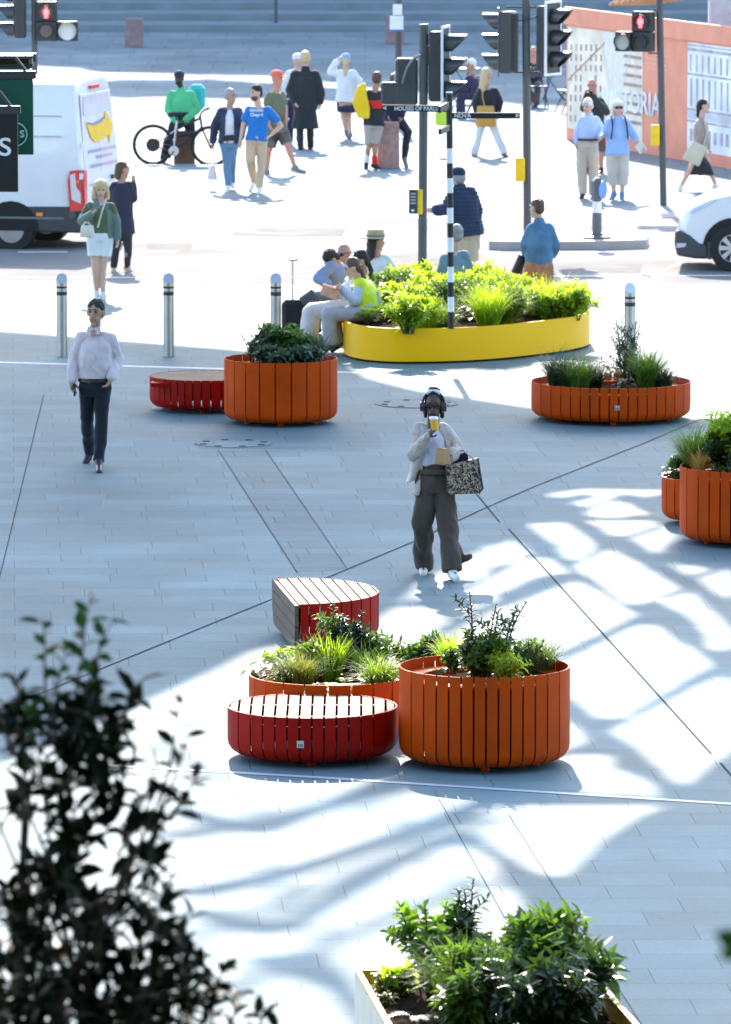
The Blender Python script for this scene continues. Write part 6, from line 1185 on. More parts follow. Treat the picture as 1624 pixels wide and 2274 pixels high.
HIVIS = mat('hivis', (.62, .78, .02), .6, var=.05); REFL = mat('reflective', (.42, .45, .46), .35)
GREYT = C_('grey_trousers', (.42, .41, .42)); CREAMT = C_('cream_trousers', (.66, .61, .58))
def vest(J, k, f, l, t):
    hc = (J['lh'] + J['rh']) / 2; sh = (J['ls'] + J['rs']) / 2; sp = sh - hc; ax = sp.normalized(); u = (J['ls'] - J['rs']).normalized(); v = ax.cross(u)
    q = MB().loft([(hc + sp * a, u * (w_ + .055), v * (d + .055)) for a, w_, d in ((-.05, .17, .125), (.28, .155, .115), (.62, .17, .12), (.86, .165, .105), (1.06, .085, .075))], 20)
    for c in 'lr': q.capsule(sh * .5 + J[c + 's'] * .5 + ax * .02, J[c + 's'] + ax * .01, .078 * k, .088 * k, 12)
    vo_ = remesh(q, 'hivis_vest', HIVIS, t, .011, 2, folds=.006)
    MB().loft([(hc + sp * a, u * (.155 + .058), v * (.115 + .058)) for a in (.14, .25)], 20).build('reflective_band', REFL, vo_, smooth=60)
    for sg in (-1, 1):
        MB().tube([hc + sp * .25 + u * sg * .1 - v * sg * 0 + f * -.18, hc + sp * .7 + u * sg * .1 - f * .185, hc + sp * 1.02 + u * sg * .11 - f * .07, hc + sp * .95 + u * sg * .1 + f * .12, hc + sp * .3 + u * sg * .1 + f * .185], .02, 6).build('reflective_band', REFL, vo_, smooth=60)
t, J, k, f, l, hd, hu, hff, hl, body = person('second worker in a yellow hi-vis vest with cream trousers, behind the nearer one', (690, 775), 560, -72, dict(hd=(800, 580, .05), nk=(806, 601, .1), ls=(786, 612, -.05), rs=(802, 612, .25), le=(768, 640, -.1), lw=(738, 645, -.15), re=(780, 645, .25), rw=(740, 648, .05), lh=(788, 680, .0), rh=(795, 680, .18), lk=(690, 692, -.1), rk=(694, 690, .1), la=(682, 758, -.1), ra=(690, 755, .1), lt=(668, 770, -.05), rt=(675, 768)), H=1.70, skin='tan', hair='tail', hairm=H_BLK, tilt=15, up=dict(m=WHITE, hem=.05, off=.018), low=dict(kind='trousers', m=CREAMT, hem_r=.10, knee_r=.09, off=.03), shoes=(B_BLK,)); vest(J, k, f, l, t)
t, J, k, f, l, hd, hu, hff, hl, body = person('worker in a yellow hi-vis vest and grey trousers eating on the yellow bench', (740, 783), 572, -78, dict(hd=(783, 596, -.2), nk=(797, 616, -.15), ls=(800, 628, -.33), rs=(806, 626, .03), le=(790, 668, -.38), lw=(757, 640, -.4), ld=(745, 632, -.35), re=(785, 660, .08), rw=(752, 646, -.1), lh=(814, 693, -.28), rh=(818, 692, -.08), lk=(730, 698, -.38), rk=(738, 700, -.15), la=(735, 762, -.35), ra=(752, 760, -.12), lt=(722, 777, 0), rt=(738, 776, 0)), H=1.68, skin='pale', hair='tail', hairm=H_BRN, tilt=18, up=dict(m=C_('grey_sweat', (.50, .54, .62)), hem=.06, off=.03), low=dict(kind='trousers', m=GREYT, hem_r=.085, knee_r=.085, off=.028), shoes=(B_BLK,)); vest(J, k, f, l, t)
tag(MB().bbox(PY(733, 648, J['lw'].y), (.22, .16, .14), .01, Matrix.Rotation(R(20), 3, 'Y')).build('takeaway_box', mat('box_peach', (.70, .36, .22), .6, var=.3, scale=14)), 'peach takeaway box in the lap of the worker on the bench', 'food box')
t, J, k, f, l, hd, hu, hff, hl, body = person('woman in a denim jacket and orange patterned trousers standing behind the yellow planter', (1197, 722), 445, -165, dict(hd=(1192, 463, 0), nk=(1198, 487, 0), ls=(1178, 502, 0), rs=(1222, 502, 0), le=(1166, 543, 0), re=(1234, 545, 0), lw=(1170, 565, .1), rw=(1228, 565, .12), lh=(1184, 592, 0), rh=(1210, 592, 0)), head=-130, skin='pale', hair='short', hairm=H_BRN, coat=dict(m=C_('denim', (.09, .19, .32), var=.25), hem=.02, off=.035, collar=True, nm='jacket'), low=dict(kind='trousers', m=C_('paisley', (.42, .19, .10), var=.45, bscale=8), hem_r=.10, knee_r=.1, off=.04), shoes=(B_BLK,), build=1.12)
bag('handbag', 1154, 588, 24, 42, J['lw'].y + .05, .12, B_BLK, 'black handbag at the elbow of the woman in denim', rot=-20, strap=[(1160, 570), (1168, 548), (1172, 560)])
# luggage by the bench
Yl = P(655, 752).y; q = thing('suitcase', P(655, 752), 'black suitcase with a tall pulled-out handle by the bench', 'suitcase'); s = mpp(Yl)
MB().bbox(PY(656, 702, Yl), (.34, .26, .42), .05).build('case', C_('case_black', (.016, .015, .02), bump=.2), q); MB().tube([PY(650, 668, Yl), PY(650, 578, Yl)], .012, 8).build('handle_rod', M_STEEL, q, smooth=60); MB().capsule(PY(645, 577, Yl), PY(659, 577, Yl), .012, .012, 8).build('handle_grip', B_BLK, q, smooth=60)
for dx_ in (-.12, .12): MB().cyl(PY(656, 738, Yl) + Vector((dx_ - .02, -.08, 0)) - Zv * .02, PY(656, 738, Yl) + Vector((dx_ + .02, -.08, 0)) - Zv * .02, .035, .035, 14).build('wheel', B_BLK, q)
bag('backpack', 690, 668, 44, 40, P(690, 752).y - .1, .2, C_('pack_grey', (.06, .065, .075)), 'dark backpack propped on top of the luggage by the bench', 'backpack', rot=35)
tag(MB().bbox(PY(795, 660, Ya - 13.5) if False else PY(983, 262, P(983, 345).y), (.26, .2, .26), .03).build('shopping_bag', mat('bag_lime', (.55, .75, .05), .5)), 'small yellow green bag by the far chairs, seen past the finger post', 'bag')
# ------------------------------------------------------------------ plants
def leafmat(name, col, tr=.45, rough=.38, var=.35): return mat(name, col, rough, var=var, scale=9, transl=tr, spec=.45)
LF_MID = leafmat('leaf_mid', (.065, .14, .024)); LF_DARK = leafmat('leaf_dark', (.022, .05, .018), .3, .3); LF_LIME = leafmat('leaf_lime', (.24, .36, .035), .62); LF_GRS = leafmat('grass_green', (.10, .19, .035), .45, .45); LF_GLD = leafmat('grass_gold', (.16, .19, .04), .45, .5)
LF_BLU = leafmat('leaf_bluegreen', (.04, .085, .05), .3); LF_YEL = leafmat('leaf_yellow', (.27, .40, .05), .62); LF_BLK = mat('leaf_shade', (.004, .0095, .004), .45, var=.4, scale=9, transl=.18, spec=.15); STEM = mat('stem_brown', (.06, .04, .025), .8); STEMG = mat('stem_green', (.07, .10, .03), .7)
class LM:
    def __init__(s): s.v = []; s.f = []
    def leaf(s, p, d, n, L, W, fold=.18, droop=.15):
        d = d.normalized(); sd = d.cross(n)
        if sd.length < 1e-4: sd = d.orthogonal()
        sd.normalize(); n = sd.cross(d); i = len(s.v)
        s.v += [p, p + d * L * .28 + sd * W * .40 + n * W * fold, p + d * L * .28 - sd * W * .40 + n * W * fold, p + d * L * .62 + sd * W * .40 + n * (W * fold - L * droop * .35), p + d * L * .62 - sd * W * .40 + n * (W * fold - L * droop * .35), p + d * L - n * L * droop, p + d * L * .3, p + d * L * .62 - n * L * droop * .4]
        s.f += [(i, i + 6, i + 1), (i, i + 2, i + 6), (i + 1, i + 6, i + 7, i + 3), (i + 6, i + 2, i + 4, i + 7), (i + 3, i + 7, i + 5), (i + 7, i + 4, i + 5)]
    def blade(s, p, d, L, W, bend, rr, seg=5):
        d = d.normalized(); side = Vector((-d.y, d.x, 0)); side = side.normalized() if side.length > .05 else Vector((1, 0, 0)); a = rr.uniform(0, 6.28); side = (side + Vector((math.cos(a), math.sin(a), 0)) * .6).normalized()
        hz = Vector((d.x, d.y, 0)); hz = hz.normalized() if hz.length > .03 else Vector((math.cos(a), math.sin(a), 0)); q = p.copy(); i = len(s.v); dd = d.copy()
        for k in range(seg + 1):
            w_ = W * (1 - (k / seg) ** 1.6) * .5 + .0006; s.v += [q + side * w_, q - side * w_]; q = q + dd * L / seg; dd = (dd + (hz * .8 - Zv * 1.0) * bend / seg * (1 + k * .35)).normalized()
        for k in range(seg): s.f.append((i + 2 * k, i + 2 * k + 1, i + 2 * k + 3, i + 2 * k + 2))
    def build(s, name, m, parent=None):
        me = bpy.data.meshes.new(name); me.from_pydata([tuple(q) for q in s.v], [], s.f); 
        for p in me.polygons: p.use_smooth = True
        return link(name, me, m, parent)
def rdir(rr): 
    a = rr.uniform(0, 2 * math.pi); return Vector((math.cos(a), math.sin(a), 0))
def shrub(c, h, spread, n, L, W, m, label, seed, sm=None, leaves=26, lean=None, whorl=False, low=.15, group=None, kind='shrub', branch=2, up_=.5, cat='shrub'):
    rr = random.Random(seed); lm = LM(); sb = MB(); leaves = int(leaves * 1.5); L *= 1.2; W *= 1.25
    for i in range(n):
        o = rdir(rr) * rr.uniform(0, spread * .25); tip = rdir(rr) * rr.uniform(.15, 1) * spread; hh_ = h * rr.uniform(.6, 1.0) if i else h
        if lean is not None: tip = tip + lean * hh_
        pts = [c + o + (tip) * (t ** 1.5) + Zv * hh_ * t + Vector((rr.uniform(-1, 1), rr.uniform(-1, 1), 0)) * .02 * h for t in (0, .25, .5, .75, 1.0)]
        sb.tube(pts, [.004 + .006 * h * (1 - t) for t in (0, .25, .5, .75, 1)], 5); segs = [(pts, 1.0)]
        for b_ in range(branch):
            t = rr.uniform(.3, .75); j = int(t * 4); p0 = pts[j].lerp(pts[j + 1], t * 4 - j); dr = (rdir(rr) * .8 + Zv * rr.uniform(.4, 1)).normalized() * h * rr.uniform(.2, .42)
            bp_ = [p0, p0 + dr * .5 + Zv * .01, p0 + dr]; sb.tube(bp_, [.004, .003, .002], 4); segs.append((bp_, .5))
        for pt, fr in segs:
            nl = max(4, int(leaves * fr)); m_ = len(pt) - 1; lo = low if fr == 1 else 0.1; ph = rr.uniform(0, 6)
            for q in range(nl):
                t = lo + (1 - lo) * (q + rr.random() * .6) / nl; t = min(t, .999); j = int(t * m_); p = pt[j].lerp(pt[j + 1], t * m_ - j); ax = (pt[j + 1] - pt[j]).normalized()
                a = ph + q * 2.4 if not whorl else ph + (q % 5) * 1.257 + (q // 5) * .6
                u = ax.orthogonal().normalized(); v = ax.cross(u); d = (u * math.cos(a) + v * math.sin(a) + ax * rr.uniform(up_ - .2, up_ + .4)).normalized()
                sz = rr.uniform(.65, 1.1) * (1 - .35 * max(0, t - .8) / .2); lm.leaf(p, d, (ax + Zv * .6 + rdir(rr) * .4).normalized(), L * sz, W * sz, droop=rr.uniform(0, .35))
    t = thing(kind, c, label, cat, group); sb.build('stems', sm or STEM, t); lm.build('leaves', m, t); return t
def grass(c, h, spread, n, m, label, seed, W=.006, bend=.9, group=None, name='grass_tuft', cat='ornamental grass'):
    rr = random.Random(seed); lm = LM(); n = int(n * 1.7); h *= 1.25; spread *= 1.2
    for i in range(n):
        o = rdir(rr) * spread * .3 * math.sqrt(rr.random()); d = (rdir(rr) * rr.uniform(.05, .55) * spread / h * 1.6 + Zv).normalized(); lm.blade(c + o, d, h * rr.uniform(.6, 1.15), W * rr.uniform(.7, 1.3), bend * rr.uniform(.4, 1.3), rr)
    return tag(lm.build(name, m), label, cat, group)
def fern(c, h, n, m, label, seed, group=None):
    rr = random.Random(seed); lm = LM()
    for i in range(n):
        hd_ = rdir(rr); L = h * rr.uniform(.8, 1.3); q = c.copy(); dd = (hd_ * .7 + Zv).normalized()
        for k in range(12):
            q2 = q + dd * L / 12; sd = dd.cross(Zv); sd = sd.normalized() if sd.length > .1 else Vector((1, 0, 0)); ll = L * .22 * math.sin(math.pi * (k + 1.5) / 14)
            for sg in (-1, 1): lm.leaf(q2, (sd * sg + dd * .35), Zv, ll, ll * .28, .1, .1)
            lm.leaf(q, dd, Zv, L / 10, .004, 0, 0); q = q2; dd = (dd + (hd_ * .25 - Zv * .28) * (.35 + k * .05)).normalized()
    return tag(lm.build('fern', m), label, 'fern', group)
def broad(c, h, n, L, m, label, seed, group=None, name='leafy_plant', cat='leafy plant'):
    rr = random.Random(seed); lm = LM(); sb = MB()
    for i in range(n):
        d = rdir(rr); hh_ = h * rr.uniform(.4, 1); tip = c + d * rr.uniform(.2, .7) * h + Zv * hh_; sb.tube([c + d * .01, c.lerp(tip, .5) + Zv * hh_ * .15, tip], [.005, .004, .003], 5)
        lm.leaf(tip - d * .01, (d + Zv * rr.uniform(-.2, .3)), (Zv - d * .3), L * rr.uniform(.7, 1.1), L * .8 * rr.uniform(.8, 1.1), .12, .25)
    t = thing(name, c, label, cat, group); sb.build('stems', STEMG, t); lm.build('leaves', m, t); return t
def at(x, y, z): return P(x, y, z)
# centre group: low planter (rim .45) and tall planter (rim .72)
zl, zt_ = .35, .62; _g, _s, _b = grass, shrub, broad
def grass(c, h, spread, n, *a, **k): return _g(c, h * 1.28, spread * 1.15, int(n * 1.25), *a, **k)
def shrub(c, h, spread, n, L, W, *a, **k): return _s(c, h * 1.06, spread * 1.15, n + 3, L * 1.12, W * 1.15, *a, **k)
def broad(c, h, n, L, *a, **k): return _b(c, h * 1.15, n + 4, L * 1.15, *a, **k)
G1 = 'plants in the low central planter'
def at2(x, y, z): return P(x, y, z)
LF_GB = leafmat('grass_bright', (.15, .24, .03), .5, .45); LF_SLV = leafmat('grass_silver', (.14, .20, .11), .4)
_g(at(640, 1524, zl), .24, .20, 300, LF_SLV, 'fine silvery grass tuft at the left of the low central planter', 1, .007, .9, G1); _g(at(672, 1529, zl), .25, .19, 330, LF_GLD, 'olive haze of fine grass before the silvery grass in the low planter', 2, .005, .7, G1)
_g(at(845, 1537, zl), .27, .20, 300, LF_GB, 'bright yellow green grass against the tall central planter', 3, .009, .9, G1); _g(at(700, 1502, zl), .27, .22, 300, LF_SLV, 'silvery grass with arching tips at the back of the low central planter', 4, .007, 1.1, G1)
_g(at(640, 1503, zl), .22, .16, 200, LF_GRS, 'green blades at the back left of the low central planter', 23, .008, 1.0, G1); _g(at(815, 1513, zl), .26, .18, 240, LF_GRS, 'green grass behind the bright tuft in the low planter', 24, .008, .8, G1); _g(at(735, 1516, zl), .30, .16, 170, LF_LIME, 'upright lime blades behind the ferns', 11, .011, .4, G1)
fern(at(775, 1539, zl), .27, 13, LF_LIME, 'lime fern at the front middle of the low central planter', 5, G1); fern(at(735, 1542, zl), .22, 10, LF_MID, 'small mid green fern beside the lime fern', 6, G1); fern(at(800, 1523, zl), .26, 10, LF_MID, 'mid green fern right of the lime fern', 25, G1)
_b(at(588, 1516, zl), .17, 9, .11, LF_MID, 'round leaved plant at the left rim of the low central planter', 7, G1); _b(at(615, 1532, zl), .10, 12, .05, LF_LIME, 'small lime rosette by the left rim of the low central planter', 8, G1); _b(at(700, 1542, zl), .08, 14, .05, LF_MID, 'low green leaves along the front soil of the low planter', 26, G1)
_s(at(778, 1502, zl), .50, .20, 11, .055, .022, LF_DARK, 'glossy dark shrub rising before the half round bench', 9, leaves=26, group=G1, branch=4); _s(at(745, 1502, zl), .56, .06, 3, .065, .028, LF_MID, 'slim upright light green shoots beside the dark glossy shrub', 10, leaves=24, group=G1)
_s(at(910, 1495, .35), .26, .24, 9, .085, .03, LF_MID, 'pale green spray leaning out left of the tall central planter', 12, leaves=14, group=G1, branch=2); _s(at(960, 1480, .40), .28, .20, 7, .075, .026, LF_MID, 'leafy spray seen over the back left rim of the tall central planter', 27, leaves=14, group=G1, branch=2); _g(at(1000, 1480, .45), .24, .17, 200, LF_LIME, 'lime grass peeping over the back rim of the tall central planter', 13, .008, .8, G1)
_s(P(690, 1512, zl), .34, .22, 12, .06, .034, LF_MID, 'leafy mid green mound among the grasses of the low central planter', 29, leaves=16, group=G1, branch=2); _s(P(830, 1506, zl), .36, .16, 9, .06, .03, LF_MID, 'leafy mid green shrub behind the bright grass in the low planter', 39, leaves=16, group=G1, branch=2)
_s(P(620, 1506, zl), .24, .14, 8, .055, .03, LF_LIME, 'light green mound at the left end of the low central planter', 49, leaves=14, group=G1, branch=2)
G2 = 'plants in the tall central planter'
_s(P(1165, 1500, zt_), .26, .16, 9, .05, .03, LF_MID, 'low leafy shrub between the sprigs and the spiky grass in the tall planter', 59, leaves=15, group=G2, branch=2); _s(P(1010, 1500, zt_), .2, .12, 7, .05, .03, LF_MID, 'small leafy shrub at the left of the tall central planter', 69, leaves=13, group=G2, branch=2)
_s(at(1052, 1518, zt_), .68, .05, 2, .055, .022, LF_DARK, 'tallest upright sprig with dark leaves in the tall central planter', 14, leaves=20, low=.35, group=G2, branch=1)
_s(at(1105, 1509, zt_), .58, .06, 2, .05, .022, LF_BLU, 'branching bluish sprig right of the tallest one in the central planter', 15, leaves=20, low=.3, group=G2, lean=Vector((.36, 0, 0)), branch=3)
_s(at(1085, 1522, zt_), .60, .05, 2, .05, .022, LF_DARK, 'middle upright sprig of the tall central planter', 16, leaves=18, low=.35, group=G2, lean=Vector((.13, 0, 0)), branch=2)
_s(at(1072, 1518, zt_), .40, .23, 20, .06, .038, LF_MID, 'bushy mid green shrub in the middle of the tall central planter', 17, leaves=17, group=G2, branch=3); _s(at(1120, 1522, zt_), .28, .20, 13, .055, .034, LF_LIME, 'pale green low shrub under the upright sprigs', 28, leaves=15, group=G2, branch=2)
_g(at(1198, 1494, zt_), .25, .24, 300, LF_SLV, 'spiky green grass at the right of the tall central planter', 18, .009, .6, G2); _g(at(1160, 1499, zt_), .11, .13, 110, mat('grass_straw', (.45, .32, .10), .7, transl=.3), 'dry straw coloured grass in the tall central planter', 19, .007, 1.0, G2)
_b(at(970, 1509, zt_), .10, 10, .05, LF_SLV, 'low grey green plant on the bare soil of the tall central planter', 20, G2); _b(at(1175, 1522, zt_), .07, 16, .06, LF_MID, 'low round leaved plant at the front right of the central planter', 21, G2); _b(at(1120, 1526, zt_), .09, 14, .04, LF_LIME, 'small seedlings at the foot of the bushy shrub', 22, G2)
# far tall planter
G3 = 'plants in the far tall planter'
for i, (x, y, h, m_, lb) in enumerate(((590, 810, .36, LF_DARK, 'dark leafy shrub at the left of the far tall planter'), (622, 809, .42, LF_MID, 'tallest mid green shrub in the far tall planter'), (655, 810, .38, LF_MID, 'mid green shrub right of the tallest in the far tall planter'), (610, 819, .22, LF_DARK, 'low dark shrub at the front rim of the far tall planter'), (668, 817, .22, LF_BLU, 'low bluish shrub at the front right of the far tall planter'))):
    shrub(at(x, y, .62), h, .24, 12, .085, .042, m_, lb, 30 + i, leaves=22, group=G3, branch=2, whorl=True)
shrub(at(560, 810, .62), .36, .12, 4, .03, .016, LF_MID, 'airy sprigs at the left edge of the far tall planter', 36, leaves=16, group=G3, low=.4); grass(at(700, 811, .62), .26, .18, 160, LF_BLU, 'spiky tuft at the right of the far tall planter', 37, .008, .6, G3); broad(at(640, 821, .62), .12, 14, .09, LF_DARK, 'broad dark leaves over the front rim of the far tall planter', 38, G3)
# wide low planter
G4 = 'plants in the wide low planter'
for i, (x, y, h, n, m_, lb) in enumerate(((1238, 863, .32, 230, LF_BLU, 'bluish spiky grass at the left end of the wide low planter'), (1262, 865, .28, 150, LF_BLU, 'second bluish tuft near the left end of the wide low planter'), (1288, 868, .30, 230, LF_GRS, 'green grass tuft left of centre in the wide low planter'), (1318, 863, .24, 160, LF_DARK, 'dark tuft left of the leafy plant in the wide low planter'), (1435, 865, .36, 300, LF_GRS, 'largest green grass tuft right of centre in the wide low planter'), (1472, 863, .22, 160, LF_BLU, 'bluish tuft at the right end of the wide low planter'), (1420, 858, .26, 160, LF_DARK, 'dark grass under the twiggy sprigs of the wide low planter'))):
    grass(at(x, y, .33), h, .22, n, m_, lb, 40 + i, .007, .9, G4)
shrub(at(1392, 855, .33), .72, .20, 7, .045, .014, LF_DARK, 'tall twiggy dark sprigs in front of the sunlit bollard', 50, leaves=26, low=.35, group=G4, branch=3); broad(at(1330, 859, .33), .24, 12, .09, LF_MID, 'upright broad leaved plant in the middle of the wide low planter', 51, G4); broad(at(1385, 868, .33), .12, 16, .08, leafmat('leaf_silver', (.16, .20, .17), .2), 'silvery low leaves at the front of the wide low planter', 52, G4); broad(at(1380, 861, .33), .2, 12, .09, LF_MID, 'mid green leaves under the twiggy sprigs', 53, G4)
# right planters
G5 = 'plants in the planters at the right edge'
grass(at(1545, 1050, .62), .34, .20, 330, LF_GRS, 'arching green grass in the tall planter at the right edge', 60, .007, 1.0, G5); grass(at(1552, 1056, .62), .16, .10, 120, mat('grass_straw', (.45, .32, .10), .7, transl=.3), 'straw coloured base of grass in the tall planter at the right edge', 61, .005, .5, G5)
shrub(at(1612, 1050, .62), .56, .17, 9, .095, .042, LF_LIME, 'lime leaved shrub at the right edge of the photo', 62, leaves=22, group=G5, branch=2); shrub(at(1600, 1052, .62), .36, .18, 9, .07, .03, LF_DARK, 'dark small leaved shrub under the lime shrub at the right edge', 63, leaves=26, group=G5, branch=3); broad(at(1590, 1056, .62), .12, 12, .07, LF_MID, 'low bright leaves at the rim of the right tall planter', 64, G5); broad(at(1496, 1078, .35), .16, 14, .07, LF_BLU, 'round leaved plant in the small planter at the right edge', 65, G5); shrub(at(1510, 1074, .35), .26, .14, 6, .06, .03, LF_MID, 'light green shrub in the small planter at the right edge', 66, group=G5)
# yellow planter
G6 = 'plants in the yellow planter'; rr = random.Random(11); YZ = .37
kinds = ['bushy lime shrub', 'yellow green shrub', 'leafy mid green shrub']
ysp = [(925, 712, 'at the left front'), (890, 690, 'behind the left front corner'), (905, 720, 'at the front left'), (935, 690, 'left of the finger post'), (960, 668, 'at the back left of the finger post'), (1040, 660, 'right behind the finger post'), (1075, 690, 'right of the finger post'), (1100, 655, 'in the middle of the back edge'), (1140, 668, 'below the woman in denim'), (1130, 700, 'at the centre right'), (1175, 680, 'in front of the denim woman'), (1210, 690, 'towards the right end'), (1245, 680, 'near the right end at the back'), (1270, 690, 'at the right tip'), (900, 655, 'at the back below the straw hat'), (980, 645, 'at the back behind the finger post'), (1020, 690, 'close beside the finger post'), (885, 668, 'behind the bench back'), (1060, 640, 'below the seated grey-haired man'), (920, 640, 'at the back edge, left of the grey pole')]
for i, (x, y, w_) in enumerate(ysp):
    b_ = at(x, y + 22, YZ); m_ = (LF_LIME, LF_YEL, LF_MID)[(0, 1, 0, 1, 0, 1, 2, 1, 0, 2, 0, 1, 0, 1, 1, 0, 2, 2, 1, 0)[i]]
    shrub(b_, rr.uniform(.34, .50), .36, 18, .075, .03, m_, {LF_LIME: 'bushy lime shrub ', LF_YEL: 'yellow green shrub ', LF_MID: 'leafy mid green shrub '}[m_] + w_ + (' of the yellow planter' if len(w_.split()) < 6 else ''), 70 + i, STEMG, leaves=20, group=G6, branch=3)
for i, (x, y, h, n, lb) in enumerate(((1085, 728, .42, 420, 'wide haze of lime grass at the front of the yellow planter'), (1195, 708, .36, 300, 'lime grass at the right front of the yellow planter'), (1120, 722, .34, 260, 'lime grass right of the widest haze in the yellow planter'), (940, 735, .22, 160, 'short grass at the front left of the yellow planter'), (985, 732, .30, 160, 'dark green blades at the foot of the finger post'), (1040, 705, .40, 300, 'lime grass between the shrubs right of the finger post'), (1235, 698, .34, 240, 'lime grass near the right tip of the yellow planter'), (885, 705, .34, 220, 'lime grass at the left of the yellow planter'))):
    grass(at(x, y, YZ), h, .30, n, LF_GRS if i == 4 else LF_LIME, lb, 100 + i, .008, .8, G6)
for i, (x, y, m_, lb) in enumerate(((815, 722, LF_YEL, 'large yellow green leaves at the left tip of the yellow planter'), (850, 720, LF_MID, 'broad mid green leaves at the left front rim of the yellow planter'), (895, 722, LF_LIME, 'lime leaves hanging at the front rim of the yellow planter'), (1050, 722, leafmat('leaf_silver', (.16, .20, .17), .2), 'silvery leaves at the front rim right of the finger post'), (1155, 702, LF_MID, 'low leaves at the right front rim of the yellow planter'))):
    broad(at(x, y, YZ), .2, 16, .11, m_, lb, 110 + i, G6)
for i, (x, y, lb) in enumerate(((1262, 700, 'upright lime shoots near the right end of the yellow planter'), (1290, 700, 'short lime shoots at the right rim of the yellow planter'))):
    shrub(at(x, y, YZ), .36 - .12 * i, .10, 5, .08, .035, LF_LIME, lb, 120 + i, STEMG, leaves=20, group=G6, whorl=True)
# cream box planter
G7 = 'plants in the cream box planter'; zb = .8; cB, qB, HB = BOXP
def bx(u, v, z=zb): 
    p = qB[0] * (1 - u) * (1 - v) + qB[1] * u * (1 - v) + qB[2] * u * v + qB[3] * (1 - u) * v; return Vector((p.x, p.y, z))
shrub(bx(.29, .16), .50, .17, 10, .06, .04, leafmat('leaf_fresh', (.085, .18, .022), .5), 'light green round leaved shrub at the back left of the cream planter', 130, leaves=22, group=G7, low=.25, branch=2)
shrub(bx(.45, .14), .60, .09, 3, .06, .024, LF_DARK, 'tall dark upright sprigs at the back of the cream planter', 131, leaves=22, group=G7, low=.35, branch=1); shrub(bx(.42, .2), .36, .18, 9, .065, .036, LF_MID, 'leafy green shrub at the back middle of the cream planter', 132, leaves=20, group=G7)
shrub(bx(.48, .42), .40, .28, 16, .075, .03, LF_MID, 'wide dark glossy shrub filling the middle of the cream planter', 133, leaves=26, group=G7, branch=4); shrub(bx(.70, .28), .48, .24, 12, .14, .045, LF_MID, 'long leaved bright shrub at the back right of the cream planter', 134, leaves=16, group=G7, whorl=True, branch=3, low=.35)
shrub(bx(.82, .36), .38, .24, 9, .14, .048, LF_MID, 'long leaved shrub spilling over the right side of the cream planter', 135, leaves=15, group=G7, whorl=True, branch=2, low=.35); shrub(bx(.6, .75), .40, .3, 12, .08, .032, LF_DARK, 'dark shrub at the near middle of the cream planter', 136, leaves=24, group=G7, branch=4); shrub(bx(.76, .62), .34, .24, 10, .13, .045, LF_DARK, 'long leaved dark shrub at the near right of the cream planter', 137, leaves=16, group=G7, whorl=True)
grass(bx(.34, .42), .30, .17, 240, LF_GRS, 'grey green grass tuft at the left of the cream planter', 138, .006, .9, G7); fern(bx(.17, .5), .18, 8, LF_BLU, 'pale fern at the left side of the cream planter', 139, G7); broad(bx(.1, .16), .12, 30, .028, LF_LIME, 'tiny leaved ground cover in the back left corner of the cream planter', 140, G7); shrub(bx(.36, .66), .30, .16, 9, .11, .045, LF_MID, 'broad leaved shrub at the near left of the cream planter', 141, leaves=18, group=G7); broad(bx(.08, .3), .08, 24, .025, LF_GRS, 'sparse seedlings on the bare soil of the cream planter', 142, G7); shrub(bx(.17, .12), .12, .05, 4, .07, .045, LF_LIME, 'small bright sprig in the corner of the cream planter', 143, leaves=10, group=G7)
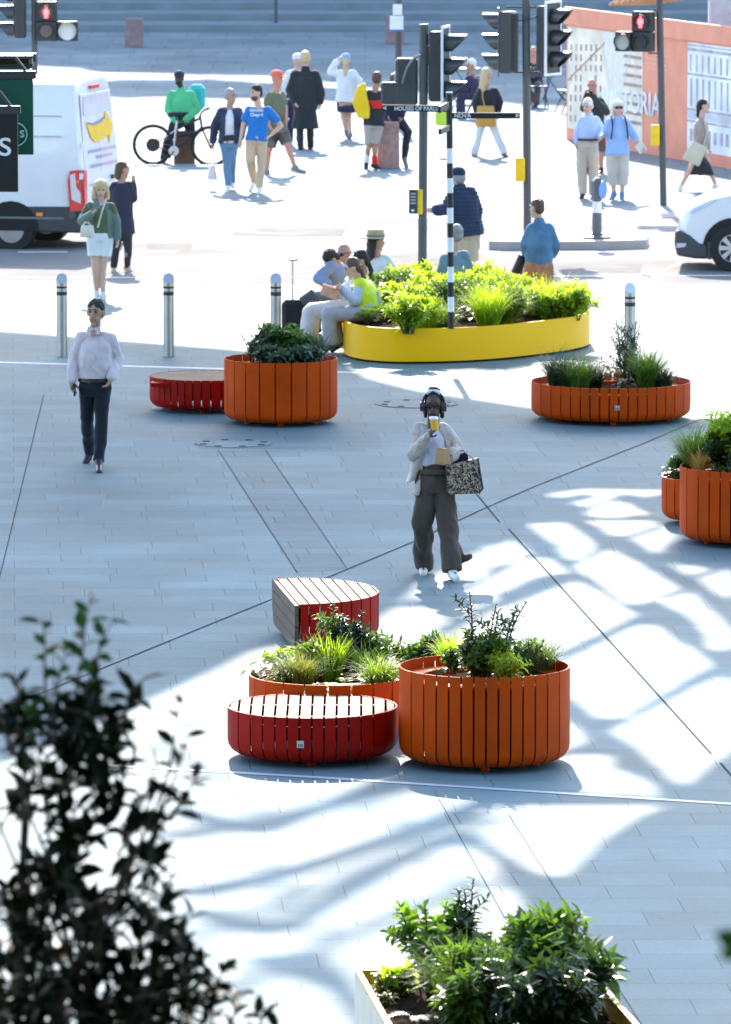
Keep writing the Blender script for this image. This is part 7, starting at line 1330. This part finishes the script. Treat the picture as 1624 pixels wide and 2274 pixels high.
# dark shrub close to the camera at the lower left
def near_shrub():
    rr = random.Random(21); Yn = 17.0; t = thing('near_tree', PY(150, 2274, Yn) * Vector((1, 1, 0)) if False else Vector((PY(150, 1800, Yn).x, Yn, 0)), 'dark out of focus tree close to the camera at the lower left', 'tree'); lm = LM(); lm_top = LM(); sb = MB(); bx_ = t.location.x
    sb.tube([(bx_ - .1, Yn, 0), (bx_ - .08, Yn, 2.0), (bx_ - .05, Yn, 3.4), (bx_ - .03, Yn, 4.2)], [.06, .05, .035, .02], 10)
    def twig(p0, tip, r, nl, L):
        mid = p0.lerp(tip, .5) + Vector((rr.uniform(-.02, .02), rr.uniform(-.03, .03), .01)); pts = [p0, p0.lerp(mid, .5), mid, mid.lerp(tip, .5) + Vector((rr.uniform(-.01, .01), 0, .005)), tip]; sb.tube(pts, [r, r * .85, r * .7, r * .5, r * .25], 5); ph = rr.uniform(0, 6)
        for q in range(nl):
            tt = .08 + .92 * (q + rr.random() * .5) / nl; tt = min(tt, .999); j = int(tt * 4); p = pts[j].lerp(pts[j + 1], tt * 4 - j); ax = (pts[j + 1] - pts[j]).normalized(); a = ph + q * 2.4; u = ax.orthogonal().normalized(); v = ax.cross(u)
            d = (u * math.cos(a) + v * math.sin(a) + ax * rr.uniform(.2, .9)).normalized(); s_ = rr.uniform(.7, 1.15); lm.leaf(p, d, (Zv + rdir(rr) * .7), L * s_, L * .5 * s_, .15, rr.uniform(0, .3))
    tips = [((150, 1640), (205, 1312), 15), ((110, 1640), (95, 1372), 13), ((170, 1600), (255, 1370), 8), ((60, 1700), (40, 1500), 14), ((120, 1640), (150, 1440), 14), ((200, 1660), (215, 1500), 16), ((250, 1720), (280, 1570), 15), ((30, 1680), (10, 1560), 12), ((120, 1650), (120, 1560), 16), ((70, 1660), (75, 1580), 16), ((240, 1680), (265, 1600), 14),
            ((330, 1900), (400, 1540), 10), ((340, 1860), (420, 1620), 7), ((320, 1880), (455, 1700), 8), ((300, 1820), (350, 1690), 8), ((380, 1820), (440, 1730), 6), ((260, 1900), (360, 1740), 10), ((230, 1800), (300, 1680), 12)]
    lm_dark = lm
    for ti, (a, b_, nl) in enumerate(tips):
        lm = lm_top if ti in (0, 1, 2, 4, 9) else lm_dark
        twig(PY(*a, Yn + rr.uniform(-.15, .15)), PY(*b_, Yn + rr.uniform(-.2, .2)), .005, nl, .07)
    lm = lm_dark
    def dens(x, y):
        cx = 150 + (y - 1600) * .08; half = 112 + (y - 1600) * .2
        return abs(x - cx) < half
    k = 0
    while k < 125:
        y = rr.uniform(1590, 2360); x = rr.uniform(-120, 420)
        if not dens(x, y): continue
        if rr.random() < .35 and 1700 < y < 1900: continue
        k += 1; dx_, dy_ = rr.uniform(-60, 60), rr.uniform(-110, 10); p0 = PY(x, y, Yn + rr.uniform(-.3, .3)); twig(p0, PY(x + dx_, y + dy_, Yn + rr.uniform(-.35, .35)), .004, rr.randint(6, 10), .086)
    for (a, b_, nl) in (((430, 2260), (440, 2120), 16), ((470, 2290), (505, 2150), 16), ((380, 2280), (370, 2170), 14), ((540, 2330), (600, 2235), 7), ((500, 2330), (535, 2200), 12), ((420, 2300), (395, 2130), 14), ((570, 2330), (560, 2250), 5), ((450, 2300), (475, 2180), 16), ((350, 2300), (330, 2180), 14)): twig(PY(*a, Yn), PY(*b_, Yn + rr.uniform(-.2, .1)), .005, nl, .07)
    for i in range(14):
        a = PY(150 + rr.uniform(-120, 120), 2330, Yn); b_ = PY(170 + rr.uniform(-200, 230), rr.uniform(1650, 2050), Yn + rr.uniform(-.3, .3)); sb.tube([Vector((bx_ - .03, Yn, 3.6)), a, a.lerp(b_, .5) + Vector((rr.uniform(-.03, .03), 0, 0)), b_], [.014, .010, .007, .003], 5)
    sb.build('trunk', STEM, t); lm.build('crown', LF_BLK, t); lm_top.build('crown_tips', leafmat('leaf_tip', (.012, .045, .010), .4, .5), t)  # sunlit tips and shaded crown are painted as two leaf colours
near_shrub()
tb2 = thing('near_branch', PY(1660, 2080, 9.5), 'blurred green leaf very close to the camera at the right edge', 'branch'); lm = LM(); a = PY(1655, 2105, 9.5)
lm.leaf(a, Vector((-1, 0, .55)), Vector((0, -1, .3)), .052, .038); lm.leaf(a + Vector((0, .02, -.01)), Vector((-.8, 0, -.1)), Vector((0, -1, .3)), .04, .03); lm.build('leaves', leafmat('leaf_near', (.02, .07, .012), .35), tb2)
MB().tube([a, a + Vector((.1, .0, -.05)), a + Vector((.5, .1, -1.5)), Vector((a.x + .6, 9.7, 0))], [.003, .004, .012, .02], 6).build('twig', STEM, tb2)
# unseen slab added over the viewpoint to keep the nearest leaves in shade
tag(MB().box((-1, 8.0, 9.6), (22, 34, .3)).build('entrance_roof', M_CASTER), 'flat roof slab over the viewpoint at the edge of the plaza', 'roof')
